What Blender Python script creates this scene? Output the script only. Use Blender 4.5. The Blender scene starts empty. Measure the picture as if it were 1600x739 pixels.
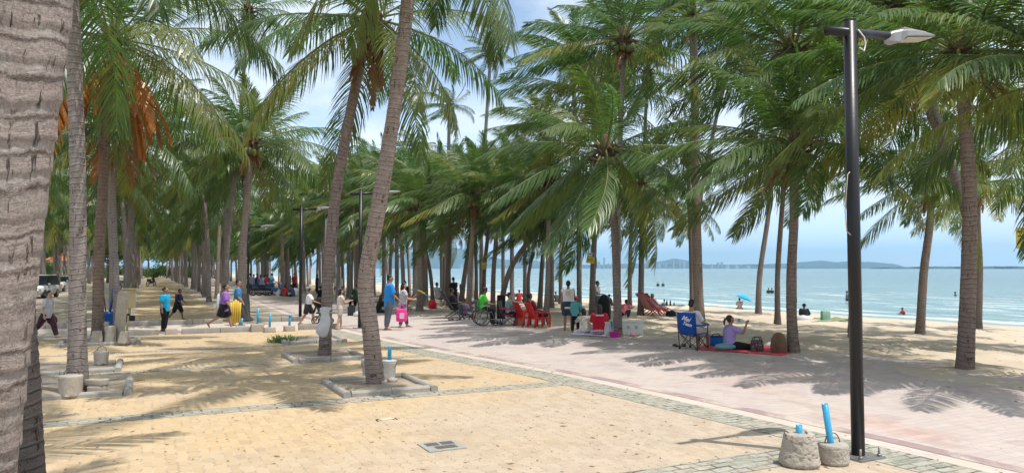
import bpy, bmesh, math, random
import numpy as np
from mathutils import Vector, Matrix, Euler

# ------------------------------------------------------------------ camera, sky, sun, exposure
scene = bpy.context.scene
COL = scene.collection
R = math.radians
CAM_H, YAW, PITCH, FPX = 2.1, R(-26.3), R(2.46), 1150.0
SUN_EL, SUN_AZ = R(70.0), (0.608, -0.794)

cam_d = bpy.data.cameras.new('camera')
cam_d.sensor_width = 36.0
cam_d.lens = FPX / 1600.0 * 36.0
cam_d.clip_start = 0.05
cam_d.clip_end = 60000.0
cam = bpy.data.objects.new('camera', cam_d)
COL.objects.link(cam)
cam.location = (0, 0, CAM_H)
cam.rotation_euler = (R(90) + PITCH, 0, YAW)
scene.camera = cam

world = bpy.data.worlds.new('World')
scene.world = world
world.use_nodes = True
wn = world.node_tree
wn.nodes.clear()

def nd(t, typ, ins=None, **attrs):
    n = t.nodes.new(typ)
    for k, v in attrs.items():
        setattr(n, k, v)
    for k, v in (ins or {}).items():
        s = n.inputs[k]
        if hasattr(v, 'is_output'):
            t.links.new(v, s)
        else:
            s.default_value = v
    return n

def mth(t, op, a, b=0.0, c=0.0, clamp=False):
    n = nd(t, 'ShaderNodeMath', operation=op, use_clamp=clamp)
    for i, v in enumerate((a, b, c)):
        if hasattr(v, 'is_output'):
            t.links.new(v, n.inputs[i])
        else:
            n.inputs[i].default_value = v
    return n.outputs[0]

def vmth(t, op, a, b=(0, 0, 0)):
    n = nd(t, 'ShaderNodeVectorMath', operation=op)
    for i, v in enumerate((a, b)):
        if hasattr(v, 'is_output'):
            t.links.new(v, n.inputs[i])
        else:
            n.inputs[i].default_value = v
    return n.outputs[0]

def ramp(t, fac, stops, interp='LINEAR'):
    n = nd(t, 'ShaderNodeValToRGB', {'Fac': fac})
    cr = n.color_ramp
    cr.interpolation = interp
    while len(cr.elements) < len(stops):
        cr.elements.new(0.5)
    for e, (p, c) in zip(cr.elements, stops):
        e.position = p
        e.color = (c, c, c, 1) if isinstance(c, (int, float)) else (*c, 1)
    return n.outputs['Color']

def mix(t, fac, a, b, blend='MIX'):
    n = nd(t, 'ShaderNodeMix', data_type='RGBA', blend_type=blend)
    n.clamp_factor = True
    for s, v in ((n.inputs[0], fac), (n.inputs[6], a), (n.inputs[7], b)):
        if hasattr(v, 'is_output'):
            t.links.new(v, s)
        else:
            s.default_value = v if isinstance(v, (int, float)) else (*v[:3], 1)
    return n.outputs[2]

def noise(t, vec, scale, detail=4, rough=0.55, dist=0.0, out='Fac'):
    return nd(t, 'ShaderNodeTexNoise', {'Vector': vec, 'Scale': scale, 'Detail': detail, 'Roughness': rough, 'Distortion': dist}).outputs[out]

def scl(t, vec, s, loc=(0, 0, 0)):
    return nd(t, 'ShaderNodeMapping', {'Vector': vec, 'Scale': s, 'Location': loc}).outputs[0]

sky = nd(wn, 'ShaderNodeTexSky', sky_type='NISHITA', sun_disc=False, sun_elevation=SUN_EL,
         sun_rotation=math.atan2(SUN_AZ[0], SUN_AZ[1]), air_density=1.0, dust_density=0.6, ozone_density=1.3)
gen = nd(wn, 'ShaderNodeTexCoord').outputs['Generated']
sx = nd(wn, 'ShaderNodeSeparateXYZ', {0: gen})
zz = mth(wn, 'MAXIMUM', sx.outputs[2], 0.0)
den = mth(wn, 'ADD', zz, 0.22)
pl = nd(wn, 'ShaderNodeCombineXYZ', {0: mth(wn, 'DIVIDE', sx.outputs[0], den), 1: mth(wn, 'DIVIDE', sx.outputs[1], den), 2: mth(wn, 'MULTIPLY', zz, 2.2)}).outputs[0]
pl = scl(wn, pl, (1, 1, 1), (3.3, 1.6, 0.0))
n1 = noise(wn, pl, 0.62, 8, 0.56, 0.25)
n2 = noise(wn, pl, 2.3, 5, 0.6)
cl = mth(wn, 'ADD', mth(wn, 'MULTIPLY', n1, 0.82), mth(wn, 'MULTIPLY', n2, 0.18))
cmask = ramp(wn, cl, [(0.385, 0.0), (0.45, 0.65), (0.53, 1.0)])
ccol = mix(wn, ramp(wn, noise(wn, pl, 1.5, 4, 0.6), [(0.35, 0.0), (0.68, 1.0)]), (5.9, 6.5, 7.4), (7.3, 7.5, 7.7))
haze_low = ramp(wn, zz, [(0.0, 0.9), (0.08, 0.70), (0.25, 0.18), (0.6, 0.0)])
skyc = mix(wn, 1.0, sky.outputs[0], (1.04, 1.0, 0.98), 'MULTIPLY')
skyc = mix(wn, haze_low, skyc, (6.6, 8.2, 10.6))
skyc = mix(wn, mth(wn, 'MULTIPLY', cmask, 0.93), skyc, ccol)
bg = nd(wn, 'ShaderNodeBackground', {'Color': skyc, 'Strength': 0.14})
nd(wn, 'ShaderNodeOutputWorld', {'Surface': bg.outputs[0]})

sun_d = bpy.data.lights.new('sun', 'SUN')
sun_d.energy = 4.0
sun_d.angle = R(0.53)
sun_d.color = (1.0, 0.955, 0.88)
sun = bpy.data.objects.new('sun', sun_d)
COL.objects.link(sun)
sv = Vector((SUN_AZ[0] * math.cos(SUN_EL), SUN_AZ[1] * math.cos(SUN_EL), math.sin(SUN_EL)))
sun.rotation_euler = (-sv).to_track_quat('-Z', 'Y').to_euler()
sun.location = sv * 60

vs = scene.view_settings
vs.view_transform = 'Standard'
vs.look = 'None'
vs.gamma = 1.0
vs.exposure = 0.30
vs.use_curve_mapping = False
scene.cycles.use_denoising = True
scene.cycles.denoiser = 'OPENIMAGEDENOISE'
scene.cycles.denoising_input_passes = 'RGB_ALBEDO_NORMAL'
scene.cycles.denoising_prefilter = 'ACCURATE'
scene.cycles.max_bounces = 8
scene.cycles.diffuse_bounces = 5
scene.cycles.glossy_bounces = 2
scene.cycles.transmission_bounces = 4
scene.cycles.transparent_max_bounces = 6
scene.cycles.volume_bounces = 0

# ------------------------------------------------------------------ ground shape and pixel look-up
# world X runs across the promenade towards the sea, world Y runs along it, Z is up
EDGE = [(-30, 14.2), (8, 14.2), (13, 14.2), (18, 13.3), (25, 12.3), (34, 11.6), (60, 11.0), (120, 11.0), (400, 11.0)]
STRIP = [(-30, 8.3), (5, 8.22), (7, 8.14), (12.8, 7.75), (18.8, 6.75), (26, 6.2), (34, 6.05), (60, 6.6), (120, 6.8), (300, 6.8)]

def interp(tab, y):
    return float(np.interp(y, [a for a, b in tab], [b for a, b in tab]))

SEA_Z = -1.0
def beach_z(x, y):
    e = interp(EDGE, y)
    if x < e:
        return 0.0
    u = x - e
    return max(-3.0, 0.05 * min(1, u / 2.0) - 0.036 * u) if x < 80 else -3.0

CM = Euler((R(90) + PITCH, 0, YAW)).to_matrix()
CO = Vector((0, 0, CAM_H))
FWD = Vector((math.sin(-YAW), math.cos(-YAW), 0))

def ray(px, py):
    return (CM @ Vector(((px - 800) / FPX, (369.5 - py) / FPX, -1)))

def G(px, py):
    """the point of the ground that the photograph shows at this place"""
    d = ray(px, py)
    z = 0.0
    p = None
    for _ in range(30):
        t = (z - CAM_H) / d.z
        p = CO + d * t
        z = 0.6 * beach_z(p.x, p.y) + 0.4 * z
    return Vector((p.x, p.y, beach_z(p.x, p.y)))

def depth_of(p):
    return (p - CO).dot(CM @ Vector((0, 0, -1)))

def AT(px, py, depth):
    d = ray(px, py)
    return CO + d * depth

# ------------------------------------------------------------------ object helpers
def tag(o, label=None, cat=None, group=None, kind=None):
    if label: o['label'] = label
    if cat: o['category'] = cat
    if group: o['group'] = group
    if kind: o['kind'] = kind
    return o

def empty(name, loc, rz=0.0, label=None, cat=None, group=None):
    o = bpy.data.objects.new(name, None)
    o.empty_display_size = 0.2
    COL.objects.link(o)
    o.location = loc
    o.rotation_euler = (0, 0, rz)
    return tag(o, label, cat, group)

def mesh_np(name, V, F, mats, uv=None, tint=None, smooth=True, fm=None):
    """V (n,3), F list of equal-length index rows or a ragged list"""
    me = bpy.data.meshes.new(name)
    V = np.asarray(V, dtype=np.float32)
    if isinstance(F, np.ndarray):
        nf, k = F.shape
        me.vertices.add(len(V)); me.vertices.foreach_set('co', V.ravel())
        me.loops.add(nf * k); me.loops.foreach_set('vertex_index', F.astype(np.int32).ravel())
        me.polygons.add(nf)
        me.polygons.foreach_set('loop_start', np.arange(0, nf * k, k, dtype=np.int32))
        me.update(calc_edges=True)
    else:
        me.from_pydata([tuple(map(float, v)) for v in V], [], [tuple(map(int, f)) for f in F])
    if smooth:
        me.polygons.foreach_set('use_smooth', np.ones(len(me.polygons), dtype=bool))
    for m in (mats if isinstance(mats, (list, tuple)) else [mats]):
        me.materials.append(m)
    if fm is not None:
        me.polygons.foreach_set('material_index', np.asarray(fm, dtype=np.int32))
    if uv is not None:
        l = me.uv_layers.new(name='uv')
        vi = np.zeros(len(me.loops), dtype=np.int32)
        me.loops.foreach_get('vertex_index', vi)
        l.data.foreach_set('uv', np.asarray(uv, dtype=np.float32)[vi].ravel())
    if tint is not None:
        a = me.color_attributes.new('tint', 'FLOAT_COLOR', 'POINT')
        a.data.foreach_set('color', np.asarray(tint, dtype=np.float32).ravel())
    me.validate()
    me.update()
    return me

def link(name, me, parent=None, loc=None, rot=None, scale=None):
    o = bpy.data.objects.new(name, me)
    COL.objects.link(o)
    if parent is not None: o.parent = parent
    if loc is not None: o.location = loc
    if rot is not None: o.rotation_euler = rot
    if scale is not None: o.scale = scale if hasattr(scale, '__len__') else (scale,) * 3
    return o

class MB:
    """collects shapes into ONE mesh"""
    def __init__(self):
        self.V = []; self.F = []; self.S = []
    def add(self, V, F, smooth=False):
        b = len(self.V)
        self.V.extend([tuple(v) for v in V])
        self.F.extend([tuple(i + b for i in f) for f in F])
        self.S.extend([smooth] * len(F))
        return self
    def box(self, c, s, rz=0.0, bevel=0.0, rot=None, taper=1.0):
        bm = bmesh.new()
        bmesh.ops.create_cube(bm, size=1.0)
        for v in bm.verts:
            k = taper if v.co.z > 0 else 1.0
            v.co = Vector((v.co.x * s[0] * k, v.co.y * s[1] * k, v.co.z * s[2]))
        if bevel > 0:
            bmesh.ops.bevel(bm, geom=bm.edges[:], offset=bevel, segments=2, affect='EDGES', profile=0.6)
        m = Matrix.Translation(c) @ ((rot if rot is not None else Matrix.Rotation(rz, 3, 'Z')).to_4x4())
        bm.transform(m)
        bm.verts.index_update()
        self.add([v.co[:] for v in bm.verts], [[v.index for v in f.verts] for f in bm.faces], bevel > 0.004)
        bm.free()
        return self
    def tube(self, pts, rad, n=8, cap=True, smooth=True, closed=False):
        pts = [Vector(p) for p in pts]
        m = len(pts)
        if not hasattr(rad, '__len__'): rad = [rad] * m
        V = []
        prev = None
        for i, p in enumerate(pts):
            if closed: t = pts[(i + 1) % m] - pts[i - 1]
            else: t = pts[min(i + 1, m - 1)] - pts[max(i - 1, 0)]
            if t.length < 1e-9: t = Vector((0, 0, 1))
            t.normalize()
            if prev is None:
                a = Vector((1, 0, 0)) if abs(t.x) < 0.9 else Vector((0, 1, 0))
            else:
                a = prev
            a = (a - t * a.dot(t)).normalized()
            prev = a
            b = t.cross(a)
            for k in range(n):
                th = 2 * math.pi * k / n
                V.append(p + (a * math.cos(th) + b * math.sin(th)) * rad[i])
        F = []
        for i in range(m if closed else m - 1):
            j = (i + 1) % m
            for k in range(n):
                k2 = (k + 1) % n
                F.append((i * n + k, i * n + k2, j * n + k2, j * n + k))
        if cap and not closed:
            F.append(tuple(range(n - 1, -1, -1)))
            F.append(tuple(range((m - 1) * n, m * n)))
        return self.add(V, F, smooth)
    def lathe(self, c, prof, n=24, jitter=0.0, seed=0, rot=None, smooth=True, cap=True):
        rnd = random.Random(seed)
        V = []
        ph = [rnd.uniform(0, 6.28) for _ in range(6)]
        for (r, z) in prof:
            for k in range(n):
                th = 2 * math.pi * k / n
                q = r * (1 + jitter * (0.5 * math.sin(2 * th + ph[0] + 2 * z) + 0.4 * math.sin(3 * th + ph[1] - 5 * z) + 0.6 * rnd.uniform(-1, 1)))
                v = Vector((q * math.cos(th), q * math.sin(th), z + (jitter * 0.3 * r * rnd.uniform(-1, 1) if jitter else 0)))
                if rot is not None: v = rot @ v
                V.append(v + Vector(c))
        F = []
        for i in range(len(prof) - 1):
            for k in range(n):
                k2 = (k + 1) % n
                F.append((i * n + k, i * n + k2, (i + 1) * n + k2, (i + 1) * n + k))
        if cap:
            F.append(tuple(range(n - 1, -1, -1)))
            F.append(tuple(range((len(prof) - 1) * n, len(prof) * n)))
        return self.add(V, F, smooth)
    def ball(self, c, r, n=12, m=8, sc=(1, 1, 1), rot=None):
        prof = []
        V = [];
        for i in range(m + 1):
            a = -math.pi / 2 + math.pi * i / m
            for k in range(n):
                th = 2 * math.pi * k / n
                v = Vector((r * math.cos(a) * math.cos(th) * sc[0], r * math.cos(a) * math.sin(th) * sc[1], r * math.sin(a) * sc[2]))
                if rot is not None: v = rot @ v
                V.append(v + Vector(c))
        F = []
        for i in range(m):
            for k in range(n):
                k2 = (k + 1) % n
                F.append((i * n + k, i * n + k2, (i + 1) * n + k2, (i + 1) * n + k))
        return self.add(V, F, True)
    def quad(self, a, b, c, d):
        return self.add([a, b, c, d], [(0, 1, 2, 3)])
    def build(self, name, mat, parent=None, loc=None, rz=None):
        me = bpy.data.meshes.new(name)
        me.from_pydata(self.V, [], self.F)
        me.polygons.foreach_set('use_smooth', np.array(self.S, dtype=bool))
        me.materials.append(mat)
        me.validate(); me.update()
        bm = bmesh.new(); bm.from_mesh(me)
        bmesh.ops.remove_doubles(bm, verts=bm.verts, dist=1e-5)
        bmesh.ops.recalc_face_normals(bm, faces=bm.faces)
        bm.to_mesh(me); bm.free()
        o = link(name, me, parent, loc)
        if rz is not None: o.rotation_euler = (0, 0, rz)
        return o

# ------------------------------------------------------------------ materials
MATS = {}
def new_mat(name):
    m = bpy.data.materials.new(name)
    m.use_nodes = True
    t = m.node_tree
    t.nodes.clear()
    out = nd(t, 'ShaderNodeOutputMaterial')
    p = nd(t, 'ShaderNodeBsdfPrincipled')
    t.links.new(p.outputs[0], out.inputs[0])
    return m, t, p, out

def setp(t, p, **kw):
    names = {'col': 'Base Color', 'rough': 'Roughness', 'metal': 'Metallic', 'spec': 'Specular IOR Level', 'normal': 'Normal', 'trans': 'Transmission Weight', 'alpha': 'Alpha', 'sheen': 'Sheen Weight'}
    for k, v in kw.items():
        s = p.inputs[names[k]]
        if hasattr(v, 'is_output'): t.links.new(v, s)
        elif isinstance(v, (tuple, list)): s.default_value = (*v[:3], 1)
        else: s.default_value = v

def bump(t, h, strength=0.3, dist=0.02, normal=None):
    ins = {'Height': h, 'Strength': strength, 'Distance': dist}
    if normal is not None: ins['Normal'] = normal
    return nd(t, 'ShaderNodeBump', ins).outputs[0]

def objco(t):
    return nd(t, 'ShaderNodeTexCoord').outputs['Object']

def simple(name, col, rough=0.6, metal=0.0, var=0.12, scale=6.0, spec=0.4, bumpy=0.0, bscale=40.0):
    """a plain surface with uneven tone and a little relief"""
    if name in MATS: return MATS[name]
    m, t, p, out = new_mat(name)
    v = objco(t)
    n = noise(t, v, scale, 5, 0.6)
    c = mix(t, n, tuple(x * (1 - var) for x in col), tuple(min(1, x * (1 + var)) for x in col))
    setp(t, p, col=c, rough=rough, metal=metal, spec=spec)
    if bumpy:
        setp(t, p, normal=bump(t, noise(t, v, bscale, 5, 0.65), bumpy, 0.02))
    MATS[name] = m
    return m

def cloth(name, col, var=0.10):
    if name in MATS: return MATS[name]
    m, t, p, out = new_mat(name)
    v = objco(t)
    n = noise(t, v, 9.0, 4, 0.6)
    c = mix(t, n, tuple(x * (1 - var) for x in col), tuple(min(1, x * (1 + var)) for x in col))
    setp(t, p, col=c, rough=0.85, spec=0.2, sheen=0.1)
    setp(t, p, normal=bump(t, noise(t, v, 14.0, 3, 0.5, 0.8), 0.5, 0.03))
    MATS[name] = m
    return m
# ------------------------------------------------------------------ surfaces of the setting
def mat_plaza():
    m, t, p, out = new_mat('plaza_pavers')
    v = objco(t)
    s = nd(t, 'ShaderNodeSeparateXYZ', {0: v})
    # interlocking pavers: rows along the promenade with zigzag joints
    tri = mth(t, 'PINGPONG', s.outputs[1], 0.055)
    tri2 = mth(t, 'PINGPONG', s.outputs[0], 0.055)
    vv = nd(t, 'ShaderNodeCombineXYZ', {0: mth(t, 'ADD', s.outputs[1], mth(t, 'MULTIPLY', tri2, 0.35)), 1: mth(t, 'ADD', s.outputs[0], mth(t, 'MULTIPLY', tri, 0.5)), 2: 0.0}).outputs[0]
    w1 = noise(t, v, 3.0, 2, 0.5, 0.0, 'Color')
    vv = vmth(t, 'ADD', vv, vmth(t, 'MULTIPLY', w1, (0.02, 0.02, 0)))
    br = nd(t, 'ShaderNodeTexBrick', {'Vector': vv, 'Scale': 1.0, 'Mortar Size': 0.007, 'Mortar Smooth': 0.3, 'Bias': 0.0, 'Brick Width': 0.235, 'Row Height': 0.118,
            'Color1': (0, 0, 0, 1), 'Color2': (1, 1, 1, 1), 'Mortar': (0.5, 0.5, 0.5, 1)})
    big = noise(t, v, 0.22, 5, 0.6, 0.4)
    mid = noise(t, v, 1.3, 6, 0.65)
    fine = noise(t, v, 60.0, 3, 0.7)
    # near the promenade and towards the camera the colour has worn off
    gr = mth(t, 'ADD', mth(t, 'MULTIPLY', mth(t, 'SUBTRACT', s.outputs[0], 3.0), 0.045), mth(t, 'MULTIPLY', mth(t, 'SUBTRACT', 9.5, s.outputs[1]), 0.07))
    gr = mth(t, 'MINIMUM', mth(t, 'MAXIMUM', gr, -0.16), 0.24)
    wear = ramp(t, mth(t, 'ADD', mth(t, 'ADD', mth(t, 'MULTIPLY', big, 0.62), mth(t, 'MULTIPLY', mid, 0.36)), gr), [(0.36, 0.0), (0.58, 0.62), (0.78, 1.0)])
    yel = mix(t, br.outputs['Color'], (0.585, 0.42, 0.24), (0.665, 0.50, 0.305))
    yel = mix(t, ramp(t, noise(t, v, 0.6, 4, 0.6), [(0.4, 0.0), (0.7, 0.5)]), yel, (0.66, 0.46, 0.235))
    pale = mix(t, br.outputs['Color'], (0.46, 0.375, 0.30), (0.56, 0.465, 0.375))
    c = mix(t, wear, yel, pale)
    odd = mth(t, 'GREATER_THAN', nd(t, 'ShaderNodeTexWhiteNoise', {'Vector': vmth(t, 'FLOOR', scl(t, vv, (4.255, 8.475, 1)))}).outputs['Value'], 0.93)
    c = mix(t, mth(t, 'MULTIPLY', odd, 0.5), c, (0.47, 0.335, 0.225))
    c = mix(t, ramp(t, noise(t, v, 0.33, 7, 0.7, 0.8), [(0.52, 0.0), (0.62, 0.4)]), c, (0.56, 0.455, 0.355))
    dust = ramp(t, noise(t, v, 0.75, 6, 0.7, 0.3), [(0.52, 0.0), (0.75, 0.35)])
    c = mix(t, dust, c, (0.62, 0.49, 0.36))
    spots = ramp(t, noise(t, v, 2.2, 7, 0.75), [(0.60, 0.0), (0.74, 0.55)])
    c = mix(t, spots, c, (0.34, 0.285, 0.225))
    joint = mix(t, ramp(t, noise(t, v, 5.0, 3, 0.6), [(0.42, 0.0), (0.56, 1.0)]), (0.20, 0.165, 0.125), (0.74, 0.64, 0.50))
    c = mix(t, mth(t, 'MULTIPLY', br.outputs['Fac'], 0.55), c, joint)
    c = mix(t, ramp(t, noise(t, v, 0.38, 6, 0.7, 0.6), [(0.54, 0.0), (0.70, 0.55)]), c, (0.43, 0.345, 0.26))
    c = mix(t, mth(t, 'MULTIPLY', fine, 0.3), c, (0.42, 0.35, 0.27))
    c = mix(t, 1.0, c, (0.84, 0.84, 0.84), 'MULTIPLY')
    setp(t, p, col=c, rough=0.88, spec=0.25)
    h = mth(t, 'ADD', mth(t, 'MULTIPLY', br.outputs['Fac'], -1.0), mth(t, 'ADD', mth(t, 'MULTIPLY', fine, 0.25), mth(t, 'MULTIPLY', br.outputs['Color'], 0.35)))
    setp(t, p, normal=bump(t, h, 0.55, 0.006))
    return m

def mat_band():
    """grey green split blocks, rough and uneven"""
    m, t, p, out = new_mat('grey_green_blocks')
    v = objco(t)
    w1 = noise(t, v, 4.0, 3, 0.6, 0.0, 'Color')
    vv = vmth(t, 'ADD', v, vmth(t, 'MULTIPLY', w1, (0.07, 0.07, 0)))
    br = nd(t, 'ShaderNodeTexBrick', {'Vector': vv, 'Scale': 1.0, 'Mortar Size': 0.014, 'Mortar Smooth': 0.4, 'Brick Width': 0.26, 'Row Height': 0.13,
            'Color1': (0, 0, 0, 1), 'Color2': (1, 1, 1, 1), 'Mortar': (0.2, 0.2, 0.2, 1)})
    c = mix(t, br.outputs['Color'], (0.33, 0.35, 0.30), (0.47, 0.47, 0.40))
    c = mix(t, ramp(t, noise(t, v, 1.1, 6, 0.7), [(0.40, 0.0), (0.68, 0.9)]), c, (0.58, 0.50, 0.40))
    c = mix(t, ramp(t, noise(t, v, 7.0, 5, 0.7), [(0.50, 0.0), (0.66, 0.7)]), c, (0.20, 0.21, 0.18))
    jn = mix(t, ramp(t, noise(t, v, 3.0, 3, 0.6), [(0.40, 0.0), (0.6, 1.0)]), (0.11, 0.11, 0.10), (0.50, 0.43, 0.34))
    c = mix(t, br.outputs['Fac'], c, jn)
    c = mix(t, 1.0, c, (0.82, 0.82, 0.82), 'MULTIPLY')
    setp(t, p, col=c, rough=0.9, spec=0.2)
    h = mth(t, 'ADD', mth(t, 'MULTIPLY', br.outputs['Fac'], -1.0), mth(t, 'MULTIPLY', noise(t, v, 18.0, 5, 0.7), 0.9))
    setp(t, p, normal=bump(t, h, 0.9, 0.02))
    return m

def mat_promenade():
    m, t, p, out = new_mat('pink_promenade')
    v = objco(t)
    s = nd(t, 'ShaderNodeSeparateXYZ', {0: v})
    br = nd(t, 'ShaderNodeTexBrick', {'Vector': scl(t, v, (1, 1, 1)), 'Scale': 1.0, 'Mortar Size': 0.006, 'Mortar Smooth': 0.2, 'Brick Width': 0.30, 'Row Height': 0.15,
            'Color1': (0, 0, 0, 1), 'Color2': (1, 1, 1, 1), 'Mortar': (0.5, 0.5, 0.5, 1)})
    c = mix(t, br.outputs['Color'], (0.53, 0.45, 0.425), (0.60, 0.52, 0.485))
    sv2 = scl(t, v, (1.0, 0.35, 1.0))
    red = ramp(t, noise(t, sv2, 0.62, 5, 0.65, 0.3), [(0.53, 0.0), (0.60, 0.75)])
    nearr = ramp(t, mth(t, 'MULTIPLY', s.outputs[1], 0.04), [(0.22, 1.0), (0.55, 0.22)])
    red = mth(t, 'MULTIPLY', red, nearr)
    redc = mix(t, br.outputs['Color'], (0.50, 0.29, 0.24), (0.62, 0.40, 0.33))
    c = mix(t, red, c, redc)
    blk = mth(t, 'GREATER_THAN', nd(t, 'ShaderNodeTexWhiteNoise', {'Vector': vmth(t, 'FLOOR', scl(t, v, (3.33, 2.2, 1)))}).outputs['Value'], 0.965)
    c = mix(t, mth(t, 'MULTIPLY', blk, 0.45), c, (0.40, 0.31, 0.30))
    sand = ramp(t, noise(t, v, 0.8, 7, 0.7), [(0.44, 0.0), (0.7, 0.85)])
    c = mix(t, sand, c, (0.64, 0.555, 0.485))
    dk = ramp(t, noise(t, scl(t, v, (1.0, 0.6, 1.0)), 1.3, 8, 0.75, 0.5), [(0.53, 0.0), (0.72, 0.6)])
    c = mix(t, dk, c, (0.36, 0.30, 0.275))
    c = mix(t, mth(t, 'MULTIPLY', br.outputs['Fac'], 0.6), c, (0.38, 0.315, 0.285))
    fine = noise(t, v, 70.0, 3, 0.7)
    c = mix(t, mth(t, 'MULTIPLY', fine, 0.22), c, (0.44, 0.37, 0.34))
    c = mix(t, 1.0, c, (0.82, 0.82, 0.82), 'MULTIPLY')
    setp(t, p, col=c, rough=0.9, spec=0.2)
    setp(t, p, normal=bump(t, mth(t, 'SUBTRACT', mth(t, 'MULTIPLY', fine, 0.5), br.outputs['Fac']), 0.35, 0.006))
    return m

def mat_noise(name, c1, c2, c3, s1=0.8, s2=5.0, b=0.3, bs=25.0, rough=0.92, drift=0.0):
    m, t, p, out = new_mat(name)
    v = objco(t)
    c = mix(t, ramp(t, noise(t, v, s1, 6, 0.65, 0.2), [(0.35, 0.0), (0.68, 1.0)]), c1, c2)
    c = mix(t, ramp(t, noise(t, v, s2, 6, 0.7), [(0.52, 0.0), (0.72, 0.7)]), c, c3)
    if drift:
        c = mix(t, ramp(t, noise(t, v, 0.9, 8, 0.75, 0.4), [(0.46, 0.0), (0.60, drift)]), c, (0.60, 0.52, 0.44))
    c = mix(t, 1.0, c, (0.86, 0.86, 0.86), 'MULTIPLY')
    setp(t, p, col=c, rough=rough, spec=0.25)
    setp(t, p, normal=bump(t, noise(t, v, bs, 6, 0.7), b, 0.02))
    return m

def mat_sand():
    m, t, p, out = new_mat('beach_sand')
    v = objco(t)
    s = nd(t, 'ShaderNodeSeparateXYZ', {0: v})
    c = mix(t, ramp(t, noise(t, v, 0.5, 6, 0.65), [(0.35, 0.0), (0.68, 1.0)]), (0.52, 0.43, 0.325), (0.62, 0.53, 0.415))
    c = mix(t, ramp(t, noise(t, v, 6.0, 6, 0.75), [(0.52, 0.0), (0.75, 0.65)]), c, (0.40, 0.325, 0.245))
    wetm = ramp(t, mth(t, 'ADD', s.outputs[2], mth(t, 'MULTIPLY', noise(t, v, 0.25, 3, 0.5), 0.10)), [(0.0, 0.0), (1.0, 1.0)])
    wz = mth(t, 'SUBTRACT', mth(t, 'MULTIPLY', mth(t, 'ADD', s.outputs[2], mth(t, 'MULTIPLY', noise(t, v, 0.3, 3, 0.5), 0.1)), -1.0), 0.86)
    wet = mth(t, 'MULTIPLY', wz, 10.0, clamp=True)
    c = mix(t, wet, c, (0.40, 0.345, 0.275))
    twig = ramp(t, noise(t, scl(t, v, (9, 26, 9)), 1.0, 4, 0.7, 1.0), [(0.70, 0.0), (0.78, 0.7)])
    c = mix(t, twig, c, (0.22, 0.165, 0.115))
    c = mix(t, 1.0, c, (0.91, 0.91, 0.91), 'MULTIPLY')
    setp(t, p, col=c, rough=mth(t, 'SUBTRACT', 0.95, mth(t, 'MULTIPLY', wet, 0.5)), spec=0.25)
    h = mth(t, 'ADD', noise(t, v, 3.5, 6, 0.7), mth(t, 'MULTIPLY', noise(t, v, 45.0, 3, 0.7), 0.12))
    setp(t, p, normal=bump(t, h, 0.7, 0.06))
    return m

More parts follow.
